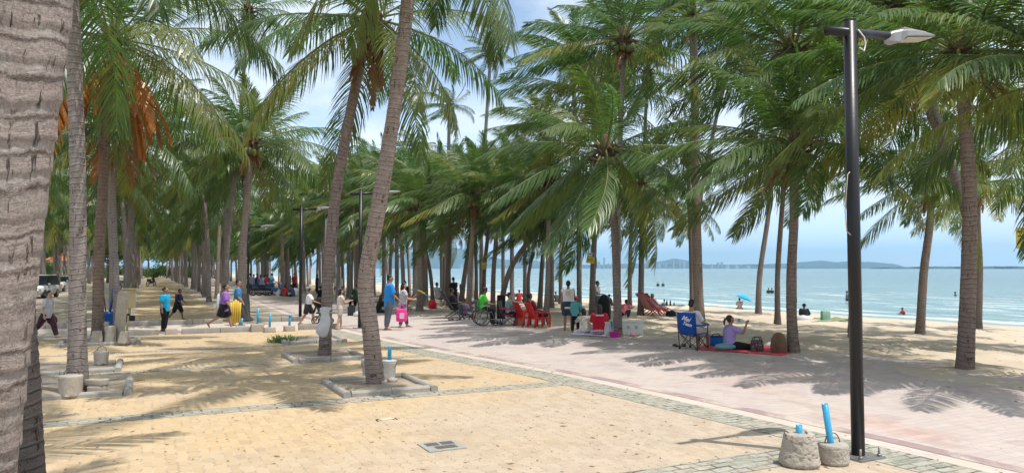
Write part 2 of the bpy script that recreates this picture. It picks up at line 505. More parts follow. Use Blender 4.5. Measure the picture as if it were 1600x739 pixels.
def mat_sea():
    m, t, p, out = new_mat('sea_water')
    v = objco(t)
    s = nd(t, 'ShaderNodeSeparateXYZ', {0: v})
    x = s.outputs[0]
    shore = mth(t, 'MULTIPLY', mth(t, 'SUBTRACT', x, 40.0), 1 / 160.0, clamp=True)
    c = ramp(t, shore, [(0.0, (0.36, 0.47, 0.44)), (0.06, (0.30, 0.42, 0.43)), (0.3, (0.21, 0.345, 0.38)), (1.0, (0.13, 0.26, 0.33))])
    streak = noise(t, scl(t, v, (0.05, 0.012, 1)), 1.0, 5, 0.6)
    c = mix(t, ramp(t, streak, [(0.40, 0.0), (0.66, 0.6)]), c, (0.24, 0.40, 0.41))
    rip = noise(t, scl(t, vmth(t, 'ADD', v, vmth(t, 'MULTIPLY', noise(t, scl(t, v, (0.2, 0.1, 1)), 1.0, 3, 0.6, 0.0, 'Color'), (3.0, 3.0, 0))), (0.42, 0.085, 1)), 1.0, 4, 0.62)
    c = mix(t, ramp(t, rip, [(0.40, 0.55), (0.54, 0.0)]), c, (0.10, 0.235, 0.265))
    # breaking crests: long thin lines parallel to the shore, only in the shallows
    wv = vmth(t, 'ADD', v, vmth(t, 'MULTIPLY', noise(t, scl(t, v, (0.10, 0.05, 1)), 1.0, 3, 0.6, 0.0, 'Color'), (5.0, 8.0, 0)))
    band = noise(t, scl(t, wv, (0.55, 0.085, 1)), 1.0, 5, 0.62)
    foam = ramp(t, band, [(0.555, 0.0), (0.62, 1.0)])
    near = mth(t, 'SUBTRACT', 1.0, mth(t, 'MULTIPLY', mth(t, 'SUBTRACT', x, 42.0), 1 / 75.0, clamp=True))
    near2 = mth(t, 'SUBTRACT', 1.0, mth(t, 'MULTIPLY', mth(t, 'SUBTRACT', x, 42.0), 1 / 190.0, clamp=True))
    fine = ramp(t, noise(t, scl(t, v, (2.2, 0.7, 1)), 1.0, 5, 0.7), [(0.36, 0.0), (0.56, 1.0)])
    f1 = mth(t, 'MULTIPLY', mth(t, 'MULTIPLY', foam, fine), mth(t, 'MULTIPLY', near, 0.95))
    # the swash line that laps the sand
    edge = mth(t, 'ADD', x, mth(t, 'MULTIPLY', noise(t, scl(t, v, (0.0, 0.16, 1)), 1.0, 4, 0.6), -5.0))
    sw = mth(t, 'SUBTRACT', 1.0, mth(t, 'MULTIPLY', mth(t, 'ABSOLUTE', mth(t, 'SUBTRACT', edge, 41.2)), 0.9, clamp=True))
    f2 = mth(t, 'MULTIPLY', sw, mth(t, 'ADD', mth(t, 'MULTIPLY', fine, 0.5), 0.35))
    f = mth(t, 'MAXIMUM', f1, f2, clamp=True)
    c = mix(t, 1.0, c, (0.56, 0.64, 0.60), 'MULTIPLY')
    c = mix(t, f, c, (0.80, 0.82, 0.82))
    setp(t, p, col=c, rough=mth(t, 'ADD', 0.22, mth(t, 'MULTIPLY', f, 0.5)), spec=0.5)
    p.inputs['IOR'].default_value = 1.33
    h = mth(t, 'ADD', mth(t, 'MULTIPLY', noise(t, scl(t, v, (0.8, 0.28, 1)), 1.0, 4, 0.6, 0.3), 1.0), mth(t, 'MULTIPLY', noise(t, scl(t, v, (3.0, 1.4, 1)), 1.0, 4, 0.6), 0.35))
    h2 = noise(t, scl(t, v, (0.14, 0.045, 1)), 1.0, 4, 0.6)
    setp(t, p, normal=bump(t, mth(t, 'ADD', h, mth(t, 'MULTIPLY', h2, 3.5)), 0.8, 0.55))
    return m

def mat_trunk():
    m, t, p, out = new_mat('palm_bark')
    uvn = nd(t, 'ShaderNodeUVMap', uv_map='uv').outputs[0]
    ob = nd(t, 'ShaderNodeObjectInfo')
    v = objco(t)
    s = nd(t, 'ShaderNodeSeparateXYZ', {0: uvn})
    rnd = ob.outputs['Random']
    # leaf scars: uneven rings round the stem
    wob = noise(t, scl(t, v, (2.2, 2.2, 1.6)), 1.0, 4, 0.6)
    wob2 = noise(t, scl(t, v, (13, 13, 9)), 1.0, 5, 0.7)
    vv = mth(t, 'ADD', mth(t, 'ADD', s.outputs[1], mth(t, 'MULTIPLY', wob, 0.04)), mth(t, 'MULTIPLY', wob2, 0.045))
    per = 0.088
    ph = mth(t, 'FRACT', mth(t, 'MULTIPLY', vv, 1 / per))
    brk = ramp(t, noise(t, scl(t, v, (7, 7, 5)), 1.0, 5, 0.7), [(0.36, 0.15), (0.62, 1.0)])
    groove = mth(t, 'MULTIPLY', ramp(t, ph, [(0.0, 1.0), (0.05, 0.85), (0.12, 0.15), (0.86, 0.0), (0.97, 0.35), (1.0, 1.0)]), brk)
    lip = mth(t, 'MULTIPLY', ramp(t, ph, [(0.06, 0.0), (0.18, 1.0), (0.40, 0.25), (1.0, 0.0)]), ramp(t, noise(t, scl(t, v, (9, 9, 5)), 1.0, 4, 0.7), [(0.35, 0.0), (0.6, 1.0)]))
    thin = noise(t, scl(t, uvn, (7.0, 75.0, 1.0)), 1.0, 4, 0.65, 0.3)
    crk = noise(t, scl(t, uvn, (20.0, 4.5, 1.0)), 1.0, 4, 0.7, 0.6)
    crack = mth(t, 'MULTIPLY', mth(t, 'MULTIPLY', ramp(t, mth(t, 'ADD', crk, mth(t, 'MULTIPLY', mth(t, 'SUBTRACT', noise(t, v, 5.0, 3, 0.6), 0.5), 0.28)), [(0.345, 1.0), (0.40, 0.0)]), 0.85), ramp(t, ph, [(0.15, 0.0), (0.35, 1.0), (0.9, 1.0), (1.0, 0.3)]))
    pit = ramp(t, nd(t, 'ShaderNodeTexVoronoi', {'Vector': scl(t, vmth(t, 'ADD', v, vmth(t, 'MULTIPLY', noise(t, v, 9.0, 3, 0.6, 0.0, 'Color'), (0.12, 0.12, 0.12))), (11, 11, 14)), 'Scale': 1.0}).outputs['Distance'], [(0.10, 1.0), (0.26, 0.0)])
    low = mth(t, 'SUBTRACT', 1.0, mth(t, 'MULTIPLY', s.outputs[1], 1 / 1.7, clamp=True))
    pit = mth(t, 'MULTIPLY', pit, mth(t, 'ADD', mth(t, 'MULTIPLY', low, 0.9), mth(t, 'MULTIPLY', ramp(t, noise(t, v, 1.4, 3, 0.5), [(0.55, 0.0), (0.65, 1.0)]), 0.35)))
    grain = noise(t, scl(t, v, (85, 85, 60)), 1.0, 4, 0.8)
    base = mix(t, noise(t, scl(t, v, (3, 3, 1.2)), 1.0, 5, 0.65), (0.33, 0.29, 0.275), (0.47, 0.43, 0.415))
    warm = mix(t, rnd, (1.08, 0.95, 0.86), (0.95, 0.96, 1.0))
    base = mix(t, 1.0, base, warm, 'MULTIPLY')
    base = mix(t, ramp(t, noise(t, v, 5.0, 6, 0.75), [(0.52, 0.0), (0.70, 0.55)]), base, (0.52, 0.49, 0.46))
    base = mix(t, ramp(t, grain, [(0.42, 0.0), (0.64, 0.75)]), base, (0.17, 0.145, 0.135))
    base = mix(t, ramp(t, thin, [(0.50, 0.0), (0.66, 0.55)]), base, (0.20, 0.165, 0.15))
    c = mix(t, mth(t, 'MULTIPLY', lip, 0.6), base, (0.60, 0.56, 0.525))
    c = mix(t, ramp(t, noise(t, v, 3.2, 5, 0.7), [(0.60, 0.0), (0.72, 0.4)]), c, (0.34, 0.255, 0.165))
    c = mix(t, mth(t, 'MULTIPLY', ramp(t, noise(t, scl(t, v, (4, 4, 0.8)), 1.0, 6, 0.75), [(0.55, 0.0), (0.70, 1.0)]), 0.5), c, (0.12, 0.095, 0.085))
    c = mix(t, mth(t, 'MULTIPLY', groove, 0.8), c, (0.085, 0.068, 0.06))
    c = mix(t, crack, c, (0.05, 0.04, 0.035))
    c = mix(t, mth(t, 'MULTIPLY', pit, 0.9), c, (0.035, 0.028, 0.024))
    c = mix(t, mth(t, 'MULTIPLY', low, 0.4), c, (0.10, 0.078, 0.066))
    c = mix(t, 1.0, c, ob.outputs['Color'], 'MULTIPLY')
    setp(t, p, col=c, rough=0.92, spec=0.15)
    h = mth(t, 'ADD', mth(t, 'MULTIPLY', groove, -0.8), mth(t, 'MULTIPLY', lip, 0.5))
    h = mth(t, 'ADD', h, mth(t, 'ADD', mth(t, 'MULTIPLY', grain, 0.55), mth(t, 'MULTIPLY', thin, 0.6)))
    h = mth(t, 'SUBTRACT', h, mth(t, 'ADD', crack, mth(t, 'MULTIPLY', pit, 1.3)))
    setp(t, p, normal=bump(t, h, 0.9, 0.018))
    return m

def mat_leaf(name, g1, g2, yel, trans=0.42):
    m, t, p, out = new_mat(name)
    at = nd(t, 'ShaderNodeAttribute', attribute_name='tint')
    s = nd(t, 'ShaderNodeSeparateColor', {0: at.outputs['Color']})
    ob = nd(t, 'ShaderNodeObjectInfo').outputs['Random']
    c = mix(t, s.outputs[0], g1, g2)
    c = mix(t, mth(t, 'MULTIPLY', ob, 0.30), c, tuple(a * b for a, b in zip(g2, (1.35, 1.15, 0.8))))
    c = mix(t, s.outputs[1], c, yel)
    c = mix(t, s.outputs[2], c, (0.30, 0.30, 0.12))
    setp(t, p, col=c, rough=0.34, spec=0.5)
    tr = nd(t, 'ShaderNodeBsdfTranslucent', {'Color': mix(t, 1.0, c, (1.08, 1.38, 0.62), 'MULTIPLY')})
    mx = nd(t, 'ShaderNodeMixShader', {0: trans, 1: p.outputs[0], 2: tr.outputs[0]})
    t.links.new(mx.outputs[0], out.inputs[0])
    return m

M_PLAZA = mat_plaza()
M_BAND = mat_band()
M_PROM = mat_promenade()
M_SAND = mat_sand()
M_SEA = mat_sea()
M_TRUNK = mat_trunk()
M_LEAF = mat_leaf('palm_leaf', (0.027, 0.074, 0.030), (0.086, 0.172, 0.055), (0.30, 0.27, 0.06), 0.42)
M_DEAD = mat_leaf('dry_palm_leaf', (0.13, 0.085, 0.05), (0.24, 0.15, 0.08), (0.62, 0.21, 0.025), 0.3)
M_FIBRE = mat_noise('palm_fibre', (0.10, 0.065, 0.042), (0.19, 0.125, 0.075), (0.05, 0.035, 0.025), 6.0, 22.0, 0.8, 60.0)
M_NUT = simple('coconut_husk', (0.16, 0.17, 0.05), 0.45, var=0.5, scale=3.0)
M_MAUVE = mat_noise('mauve_tile', (0.34, 0.245, 0.245), (0.41, 0.305, 0.30), (0.28, 0.20, 0.20), 1.5, 7.0, 0.2, 60.0, drift=0.85)
M_LIGHTCON = mat_noise('pale_concrete', (0.55, 0.475, 0.415), (0.64, 0.565, 0.50), (0.40, 0.33, 0.28), 1.2, 6.0, 0.25, 60.0, drift=0.6)
M_KERB = mat_noise('kerb_concrete', (0.36, 0.33, 0.30), (0.46, 0.43, 0.39), (0.27, 0.245, 0.22), 2.5, 9.0, 0.35, 60.0)
M_CONC = mat_noise('rough_concrete', (0.46, 0.41, 0.35), (0.58, 0.53, 0.46), (0.33, 0.29, 0.245), 4.0, 14.0, 0.8, 55.0)
M_DIRT = mat_noise('grey_dirt', (0.42, 0.35, 0.275), (0.55, 0.47, 0.375), (0.31, 0.25, 0.19), 0.7, 5.0, 0.5, 20.0)
M_GROUND = mat_noise('land_soil', (0.33, 0.285, 0.22), (0.44, 0.385, 0.30), (0.22, 0.20, 0.14), 0.4, 3.0, 0.4, 12.0)

# ------------------------------------------------------------------ the setting
def grid_sheet(name, xs, ys, zf, mat, kind='structure'):
    nx, ny = len(xs), len(ys)
    V = [(x, y, zf(x, y)) for y in ys for x in xs]
    F = np.array([(j * nx + i, j * nx + i + 1, (j + 1) * nx + i + 1, (j + 1) * nx + i) for j in range(ny - 1) for i in range(nx - 1)])
    o = link(name, mesh_np(name, V, F, mat))
    tag(o, kind=kind)
    return o

def strip_sheet(name, left, right, z, mat, y0, y1, ny=60, nx=1, wav=0.0, seed=0):
    """a sheet between two lines x=left(y), x=right(y)"""
    rnd = random.Random(seed)
    ys = [y0 + (y1 - y0) * (i / ny) ** 1.6 for i in range(ny + 1)]
    V, F = [], []
    for y in ys:
        l, r = left(y), right(y)
        for i in range(nx + 1):
            V.append((l + (r - l) * i / nx, y, z))
    k = nx + 1
    for j in range(ny):
        for i in range(nx):
            F.append((j * k + i, j * k + i + 1, (j + 1) * k + i + 1, (j + 1) * k + i))
    o = link(name, mesh_np(name, V, F, mat, smooth=False))
    tag(o, kind='structure')
    return o

def gz(x, y):
    if x <= 9: return -0.012
    return min(-0.012, -0.05 - 0.05 * (x - 9)) if x < 90 else -4.1
grid_sheet('ground', [-9000, -2500, -700, -200, -60, -20, 0, 9, 12, 20, 40, 90, 200, 9000], [-9000, -800, -100, -10, 10, 60, 150, 400, 1500, 4000, 12500], gz, M_GROUND)

st = lambda y: interp(STRIP, y)
ed = lambda y: interp(EDGE, y)
# yellow plaza up to the cross walk, its border bands, the mauve line, the pink promenade
strip_sheet('plaza', lambda y: -16.0, lambda y: st(y) - 1.05, 0.0, M_PLAZA, -12, 25.75, 40)
strip_sheet('cross_walk', lambda y: -30.0, lambda y: st(y) - 0.42, -0.004, M_LIGHTCON, 25.75, 30.3, 6)
strip_sheet('avenue', lambda y: -0.5, lambda y: 3.1, 0.0, M_PLAZA, 30.3, 260, 30)
strip_sheet('avenue_verge', lambda y: -30.0, lambda y: st(y) - 0.42, -0.006, M_DIRT, 30.3, 260, 30)
strip_sheet('border_band', lambda y: st(y) - 1.05, lambda y: st(y) - 0.42, 0.004, M_BAND, -12, 25.75, 60)
strip_sheet('border_line', lambda y: st(y) - 0.42, lambda y: st(y) - 0.12, 0.0, M_LIGHTCON, -12, 260, 60)
strip_sheet('mauve_line', lambda y: st(y) - 0.12, lambda y: st(y) + 0.12, 0.004, M_MAUVE, -12, 260, 60)
strip_sheet('promenade', lambda y: st(y) + 0.12, lambda y: ed(y) + 1.5, 0.0, M_PROM, -12, 400, 60)
for y, w in ((0.7, 0.5), (6.1, 0.55), (11.75, 0.42), (16.9, 0.36), (20.8, 0.32)):
    strip_sheet('cross_band', lambda yy: -16.0, lambda yy: st(yy) - 1.05, 0.004, M_BAND, y - w / 2, y + w / 2, 2)

# beach with trampled relief; its ragged upper edge drifts over the paving
_rs = np.random.RandomState(3)
def lumps(n, x0, x1, y0, y1):
    return _rs.uniform(x0, x1, n), _rs.uniform(y0, y1, n)
def value_noise(seed, scale):
    rs = np.random.RandomState(seed)
    tab = rs.uniform(-1, 1, (256, 256))
    def f(x, y):
        x, y = x / scale + 100, y / scale + 100
        i, j = math.floor(x), math.floor(y)
        u, v = x - i, y - j
        u, v = u * u * (3 - 2 * u), v * v * (3 - 2 * v)
        a = tab[i % 256, j % 256]; b = tab[(i + 1) % 256, j % 256]; c = tab[i % 256, (j + 1) % 256]; d = tab[(i + 1) % 256, (j + 1) % 256]
        return (a * (1 - u) + b * u) * (1 - v) + (c * (1 - u) + d * u) * v
    return f
vn1, vn2, vn3 = value_noise(1, 2.4), value_noise(2, 0.7), value_noise(4, 0.33)
def sand_h(x, y):
    e = ed(y) - 0.25 + 0.75 * vn1(x * 0.3, y * 0.8) + 0.35 * vn2(x, y) + 0.15 * vn3(x, y)
    base = beach_z(x, y)
    amp = max(0.0, min(1.0, (x - e) / 1.5))
    fl = max(0.0, min(1.0, (42 - x) / 5))
    h = amp * fl * (0.055 * vn1(x, y) + 0.055 * vn2(x, y) + 0.042 * vn3(x, y))
    lift = max(-0.05, min(0.012, (x - e) * 0.05))
    return base + h + lift
bx = list(np.arange(9.6, 24, 0.22)) + list(np.arange(24, 50, 0.6)) + [55, 70, 90]
by = list(np.arange(-8, 40, 0.25)) + list(np.arange(40, 90, 1.0)) + list(np.arange(90, 420, 8.0))
grid_sheet('beach', bx, by, sand_h, M_SAND)

sea = grid_sheet('sea', [38, 60, 120, 400, 1500, 5000, 12000], [-9000, -600, -100, 0, 60, 150, 400, 1500, 5000, 12400], lambda x, y: SEA_Z, M_SEA)

# ------------------------------------------------------------------ far shore
def at_far(px, dist):
    d = ray(px, 419.0)
    h = math.hypot(d.x, d.y)
    return Vector((d.x / h * dist, d.y / h * dist, SEA_Z))

M_HILL = mat_noise('forested_hill', (0.035, 0.055, 0.045), (0.05, 0.075, 0.055), (0.08, 0.08, 0.07), 0.004, 0.02, 0.3, 0.02)
def ridge(name, pts, dist, depthm, seed):
    """hill range: pts = (photo column, metres high), with depth behind the crest"""
    rs = np.random.RandomState(seed)
    xs = [a for a, b in pts]; hs = [b for a, b in pts]
    cols = np.linspace(xs[0], xs[-1], 160)
    prof = [(-0.5, 0.0), (-0.38, 0.25), (-0.2, 0.62), (-0.07, 0.92), (0.0, 1.0), (0.2, 0.7), (0.5, 0.0)]
    wob = np.cumsum(rs.uniform(-1, 1, len(cols))); wob -= np.linspace(wob[0], wob[-1], len(cols))
    V, F = [], []
    for i, c in enumerate(cols):
        h = float(np.interp(c, xs, hs)) * (1 + 0.03 * math.sin(i * 0.9) + 0.05 * math.sin(i * 0.37 + seed)) + 0.4 * abs(wob[i])
        for (dd, hh) in prof:
            q = at_far(c, dist + dd * depthm + 60 * math.sin(i * 0.21) * (dd != 0))
            V.append((q.x, q.y, SEA_Z - 2 + (h + 2) * hh * (1 + 0.06 * rs.uniform(-1, 1) * (0 < hh < 1))))
    k = len(prof)
    for i in range(len(cols) - 1):
        for j in range(k - 1):
            F.append((i * k + j, (i + 1) * k + j, (i + 1) * k + j + 1, i * k + j + 1))
    o = link(name, mesh_np(name, V, np.array(F), M_HILL))
    tag(o, kind='structure')
    return o
FD = 6500.0
pxm = FD / FPX
ridge('hills', [(560, 70), (640, 150), (690, 190), (720, 170), (760, 110), (790, 70), (830, 75), (870, 45), (930, 30), (1000, 45), (1030, 62), (1050, 80), (1075, 68), (1110, 30), (1150, 32), (1200, 40), (1240, 42), (1270, 62), (1285, 66), (1310, 52), (1340, 55), (1380, 48), (1400, 34), (1418, 6)], FD, 1500, 5)
ridge('headland', [(600, 20), (700, 30), (800, 22), (900, 26), (1000, 22), (1100, 26), (1200, 22), (1290, 14), (1330, 6)], FD - 1200, 500, 9)
ridge('far_islet', [(1440, 2), (1462, 20), (1478, 8), (1500, 2)], FD + 1500, 500, 11)
ridge('breakwater', [(1360, 3), (1420, 8), (1500, 9), (1640, 8), (1700, 2)], FD - 2800, 60, 13)

# the town across the bay: each tower a thing of its own
M_TOWER = simple('pale_tower_wall', (0.36, 0.38, 0.41), 0.8, var=0.1, scale=0.02)
M_TWIN = simple('tower_window_band', (0.16, 0.19, 0.22), 0.3, var=0.1, scale=0.02)
rs_t = random.Random(12)
town = [(867, 64, 14), (872, 30, 22), (880, 22, 26), (886, 46, 12), (893, 28, 22), (905, 34, 16), (936, 60, 14), (944, 88, 12), (951, 40, 18), (958, 30, 24), (990, 96, 14), (1003, 70, 14), (1012, 76, 16), (1020, 58, 16), (1029, 36, 22), (1040, 44, 18), (1052, 70, 12), (1062, 64, 14), (1068, 52, 16), (1080, 34, 24), (1112, 34, 18), (1122, 46, 14), (1128, 50, 14), (1136, 28, 26), (1150, 22, 26), (1168, 20, 30), (720, 30, 24), (752, 22, 28), (800, 24, 24), (825, 28, 20)]
for i, (px, h, w) in enumerate(town):
    h *= 0.8
    q = at_far(px, FD - 1650)
    slim = 'slender' if w <= 14 else ('broad' if w >= 24 else 'mid width')
    tall = 'tall' if h >= 60 else ('low' if h <= 30 else 'medium height')
    e = empty('tower_block', q, rs_t.uniform(0, 1.5), '%s %s pale tower block on the far shore across the bay' % (tall, slim), 'tower', 'pale towers across the bay')
    mb = MB().box((0, 0, h / 2), (w, w * 0.8, h)).box((0, 0, h + 2.0), (w * 0.4, w * 0.4, 4.0))
    mb.build('wall', M_TOWER, e)
    if h > 30:
        wb = MB()
        for k in range(int(h / 7)):
            wb.box((0, 0, 5 + k * 7), (w + 0.5, w * 0.8 + 0.5, 2.2))
        wb.build('window_band', M_TWIN, e)

# ------------------------------------------------------------------ air
m_haze = bpy.data.materials.new('sea_haze')
m_haze.use_nodes = True
ht = m_haze.node_tree
ht.nodes.clear()
hv = nd(ht, 'ShaderNodeVolumePrincipled', {'Color': (0.40, 0.73, 1.0, 1), 'Density': 0.00014, 'Anisotropy': 0.0})
ho = nd(ht, 'ShaderNodeOutputMaterial')
ht.links.new(hv.outputs[0], ho.inputs['Volume'])
hz = MB().box((0, 1500, 145), (20000, 23000, 310)).build('haze', m_haze)
tag(hz, kind='stuff')
# ------------------------------------------------------------------ coconut palms
def nrm(a):
    return a / (np.linalg.norm(a, axis=-1, keepdims=True) + 1e-9)

def frond_strips(rs, az, el, L, nl, wind, wdir, droop, width, seg=12, lseg=3, dead=False, twist=0.0, leaf_len=0.92, limpk=1.0):
    """one pinnate frond: a tapering midrib and nl leaflets on each side; returns V, F, tint"""
    d = np.array([math.cos(az) * math.cos(el), math.sin(az) * math.cos(el), math.sin(el)])
    P = [np.array([math.cos(az), math.sin(az), 0.0]) * 0.10]
    T = []
    ds = L / seg
    for i in range(seg):
        k = (i + 0.5) / seg
        T.append(d.copy())
        P.append(P[-1] + d * ds)
        d = d + ds * ((0.05 + 0.36 * droop * k) * np.array([0, 0, -1.0]) + wind * (0.08 + 0.46 * k) * wdir)
        d = d / np.linalg.norm(d)
    T.append(d)
    P = np.array(P); T = nrm(np.array(T))
    side0 = np.array([-math.sin(az), math.cos(az), 0.0])
    S = nrm(side0[None, :] - (T @ side0)[:, None] * T)
    U = nrm(np.cross(S, T))
    U = np.where(U[:, 2:3] < 0, U, U)
    V, F, C = [], [], []
    # midrib
    r0 = 0.030 if L > 2.5 else 0.02
    ks = np.linspace(0, 1, seg + 1)
    rad = r0 * (1 - ks) + 0.005
    for i in range(seg + 1):
        for q in range(4):
            th = q * math.pi / 2
            V.append(P[i] + rad[i] * ((1.5 if i == 0 else 1.0) * math.cos(th) * S[i] + math.sin(th) * U[i] * 0.8))
            C.append((1.0, 0.15 if not dead else 0.3, 0.75 if not dead else 0.0, 1))
    for i in range(seg):
        for q in range(4):
            q2 = (q + 1) % 4
            F.append((i * 4 + q, i * 4 + q2, (i + 1) * 4 + q2, (i + 1) * 4 + q))
    V = np.array(V); F = np.array(F); C = np.array(C)
    # leaflets
    kk = np.linspace(0.14, 0.985, nl) + rs.uniform(-0.4, 0.4, nl) * 0.85 / nl
    kk = np.clip(kk, 0.12, 0.995)
    Vs, Fs, Cs = [V], [F], [C]
    base = len(V)
    yellow = rs.uniform() ** 3 * 0.38 if not dead else rs.uniform(0, 1.0)
    for sg in (-1.0, 1.0):
        fi = kk * seg
        i0 = np.minimum(fi.astype(int), seg - 1)
        f = (fi - i0)[:, None]
        p = P[i0] * (1 - f) + P[i0 + 1] * f
        t = nrm(T[i0] * (1 - f) + T[i0 + 1] * f)
        s = nrm(S[i0] * (1 - f) + S[i0 + 1] * f) * sg
        u = nrm(U[i0] * (1 - f) + U[i0 + 1] * f)
        ang = np.radians(62 - 40 * kk + rs.uniform(-7, 7, nl))[:, None]
        lift = (0.30 - 0.15 * kk + rs.uniform(-0.14, 0.14, nl))[:, None]
        if dead: lift = lift - 0.5
        dd = nrm(s * np.sin(ang) + t * np.cos(ang) + u * lift)
        ln = leaf_len * (np.sin(np.pi * np.clip(kk * 0.86 + 0.10, 0, 1)) ** 0.62) * (0.90 + 0.2 * rs.uniform(size=nl)) * (L / 3.8)
        broken = rs.uniform(size=nl) < (0.03 if not dead else 0.25)
        ln = np.where(broken, ln * 0.4, ln)
        wv = nrm(t - np.sum(t * dd, 1)[:, None] * dd)
        w = width * (0.8 + 0.4 * rs.uniform(size=nl))[:, None]
        prof = [0.55, 1.0, 0.8, 0.08] if lseg == 3 else [0.7, 1.0, 0.1]
        st_ = [p]
        cur = p
        cd = dd
        limp = (0.55 + 0.5 * rs.uniform(size=nl))[:, None] * limpk
        for j in range(lseg):
            cur = cur + cd * (ln[:, None] / lseg)
            st_.append(cur)
            g = (1.0 if not dead else 1.6) * limp
            cd = nrm(cd + (ln[:, None] / lseg) * (g * 1.8 * np.array([0, 0, -1.0]) + wind * 2.0 * limp * wdir))
        vv = np.zeros((nl, (lseg + 1) * 2, 3))
        for j in range(lseg + 1):
            vv[:, 2 * j] = st_[j] - wv * w * prof[j] * 0.5
            vv[:, 2 * j + 1] = st_[j] + wv * w * prof[j] * 0.5
        ff = np.zeros((nl, lseg, 4), dtype=int)
        for j in range(lseg):
            ff[:, j] = np.array([2 * j, 2 * j + 1, 2 * j + 3, 2 * j + 2])
        ff = ff + (np.arange(nl) * (lseg + 1) * 2)[:, None, None] + base
        cc = np.ones((nl, (lseg + 1) * 2, 4))
        cc[:, :, 0] = np.clip(0.45 + 0.28 * rs.normal(size=nl), 0, 1)[:, None]
        tipy = np.linspace(0, 1, lseg + 1).repeat(2)[None, :]
        cc[:, :, 1] = np.clip(yellow + 0.10 * rs.uniform(size=nl)[:, None] + 0.22 * tipy * (rs.uniform(size=nl)[:, None] ** 3), 0, 1)
        cc[:, :, 2] = 0.0
        base += nl * (lseg + 1) * 2
        Vs.append(vv.reshape(-1, 3)); Fs.append(ff.reshape(-1, 4)); Cs.append(cc.reshape(-1, 4))
    return np.concatenate(Vs), np.concatenate(Fs), np.concatenate(Cs)

WDIR = np.array([-0.93, -0.25, -0.10]); WDIR /= np.linalg.norm(WDIR)

def crown_mesh(seed, nf=26, L=3.9, nl=80, wind=0.6, width=0.042, el_hi=82, el_lo=-32, lseg=3, seg=12, droop=1.0, yel=0.0):
    rs = np.random.RandomState(seed)
    Vs, Fs, Cs = [], [], []
    b = 0
    a0 = rs.uniform(0, 6.28)
    for i in range(nf):
        k = (i + 0.5) / nf
        az = a0 + i * 2.39996 + rs.uniform(-0.25, 0.25)
        el = math.radians(el_hi + (el_lo - el_hi) * k ** 0.85 + rs.uniform(-9, 9))
        l = L * (0.62 + 0.42 * min(1, k * 2.4)) * rs.uniform(0.9, 1.08)
        V, F, C = frond_strips(rs, az, el, l, nl, wind * rs.uniform(0.75, 1.25), WDIR, droop * rs.uniform(0.8, 1.25), width, seg, lseg)
        C[:, 0] = np.clip(C[:, 0] + rs.normal() * 0.25, 0, 1)
        C[:, 1] = np.clip(C[:, 1] + yel * rs.uniform(0, 1.6) * k, 0, 1)
        if k > 0.85 and rs.uniform() < 0.35: C[:, 1] = np.clip(C[:, 1] + rs.uniform(0.3, 0.7), 0, 1)
        Vs.append(V); Fs.append(F + b); Cs.append(C); b += len(V)
    return mesh_np('crown', np.concatenate(Vs), np.concatenate(Fs), M_LEAF, tint=np.concatenate(Cs))

def dead_mesh(seed, n=7, L=2.2, nl=34, orange=0.06):
    rs = np.random.RandomState(seed)
    Vs, Fs, Cs = [], [], []
    b = 0
    for i in range(n):
        az = rs.uniform(0, 6.28)
        V, F, C = frond_strips(rs, az, math.radians(rs.uniform(-75, -35)), L * rs.uniform(0.6, 1.1), nl, 0.25, WDIR, 2.2, 0.05, 8, 3, dead=True, leaf_len=0.62)
        C[:, 1] = np.clip(C[:, 1] * 0.10 + orange * rs.uniform(0, 1.4), 0, 1)
        Vs.append(V); Fs.append(F + b); Cs.append(C); b += len(V)
    return mesh_np('dead_fronds', np.concatenate(Vs), np.concatenate(Fs), M_DEAD, tint=np.concatenate(Cs))

def boss_mesh(seed):
    """the fibrous head under the fronds: torn sheaths and stubs of old leaf stalks"""
    rs = random.Random(seed)
    mb = MB()
    mb.lathe((0, 0, 0), [(0.13, -0.75), (0.19, -0.55), (0.26, -0.25), (0.24, 0.05), (0.14, 0.35), (0.03, 0.6)], 14, 0.12, seed)
    for i in range(16):
        a = i * 2.4
        z = -0.55 + 0.04 * i
        o = Vector((math.cos(a), math.sin(a), 0))
        l = rs.uniform(0.25, 0.6)
        mb.tube([o * 0.15 + Vector((0, 0, z)), o * (0.15 + l * 0.5) + Vector((0, 0, z + 0.16)), o * (0.15 + l) + Vector((0, 0, z + rs.uniform(-0.05, 0.3)))], [0.07, 0.05, 0.02], 5)
    for i in range(10):
        a = rs.uniform(0, 6.28)
        o = Vector((math.cos(a), math.sin(a), 0))
        z = rs.uniform(-0.5, -0.1)
        l = rs.uniform(0.3, 0.8)
        mb.tube([o * 0.2 + Vector((0, 0, z)), o * 0.26 + Vector((0, 0, z - l * 0.6)), o * 0.22 + Vector((0, 0, z - l))], [0.05, 0.035, 0.012], 5)
    me_o = mb.build('leaf_sheath', M_FIBRE)
    me = me_o.data
    bpy.data.objects.remove(me_o)
    return me

def nuts_mesh(seed):
    rs = random.Random(seed)
    mb = MB()
    for i in range(10):
        a = i * 0.628 + rs.uniform(-0.12, 0.12)
        r = rs.uniform(0.27, 0.33)
        z = rs.uniform(-0.40, -0.28)
        mb.ball((math.cos(a) * r, math.sin(a) * r, z), rs.uniform(0.105, 0.125), 10, 7, (1, 1, 1.2))
        mb.tube([(0, 0, -0.05), (math.cos(a) * r * 0.7, math.sin(a) * r * 0.7, -0.08), (math.cos(a) * r, math.sin(a) * r, z)], 0.02, 5)
    o = mb.build('coconuts', M_NUT)
    me = o.data
    bpy.data.objects.remove(o)
    return me

BOSS = [boss_mesh(i) for i in range(4)]
NUTS = [nuts_mesh(i) for i in range(3)]
DEAD = [dead_mesh(50 + i, 6, 1.5, 26) for i in range(4)]

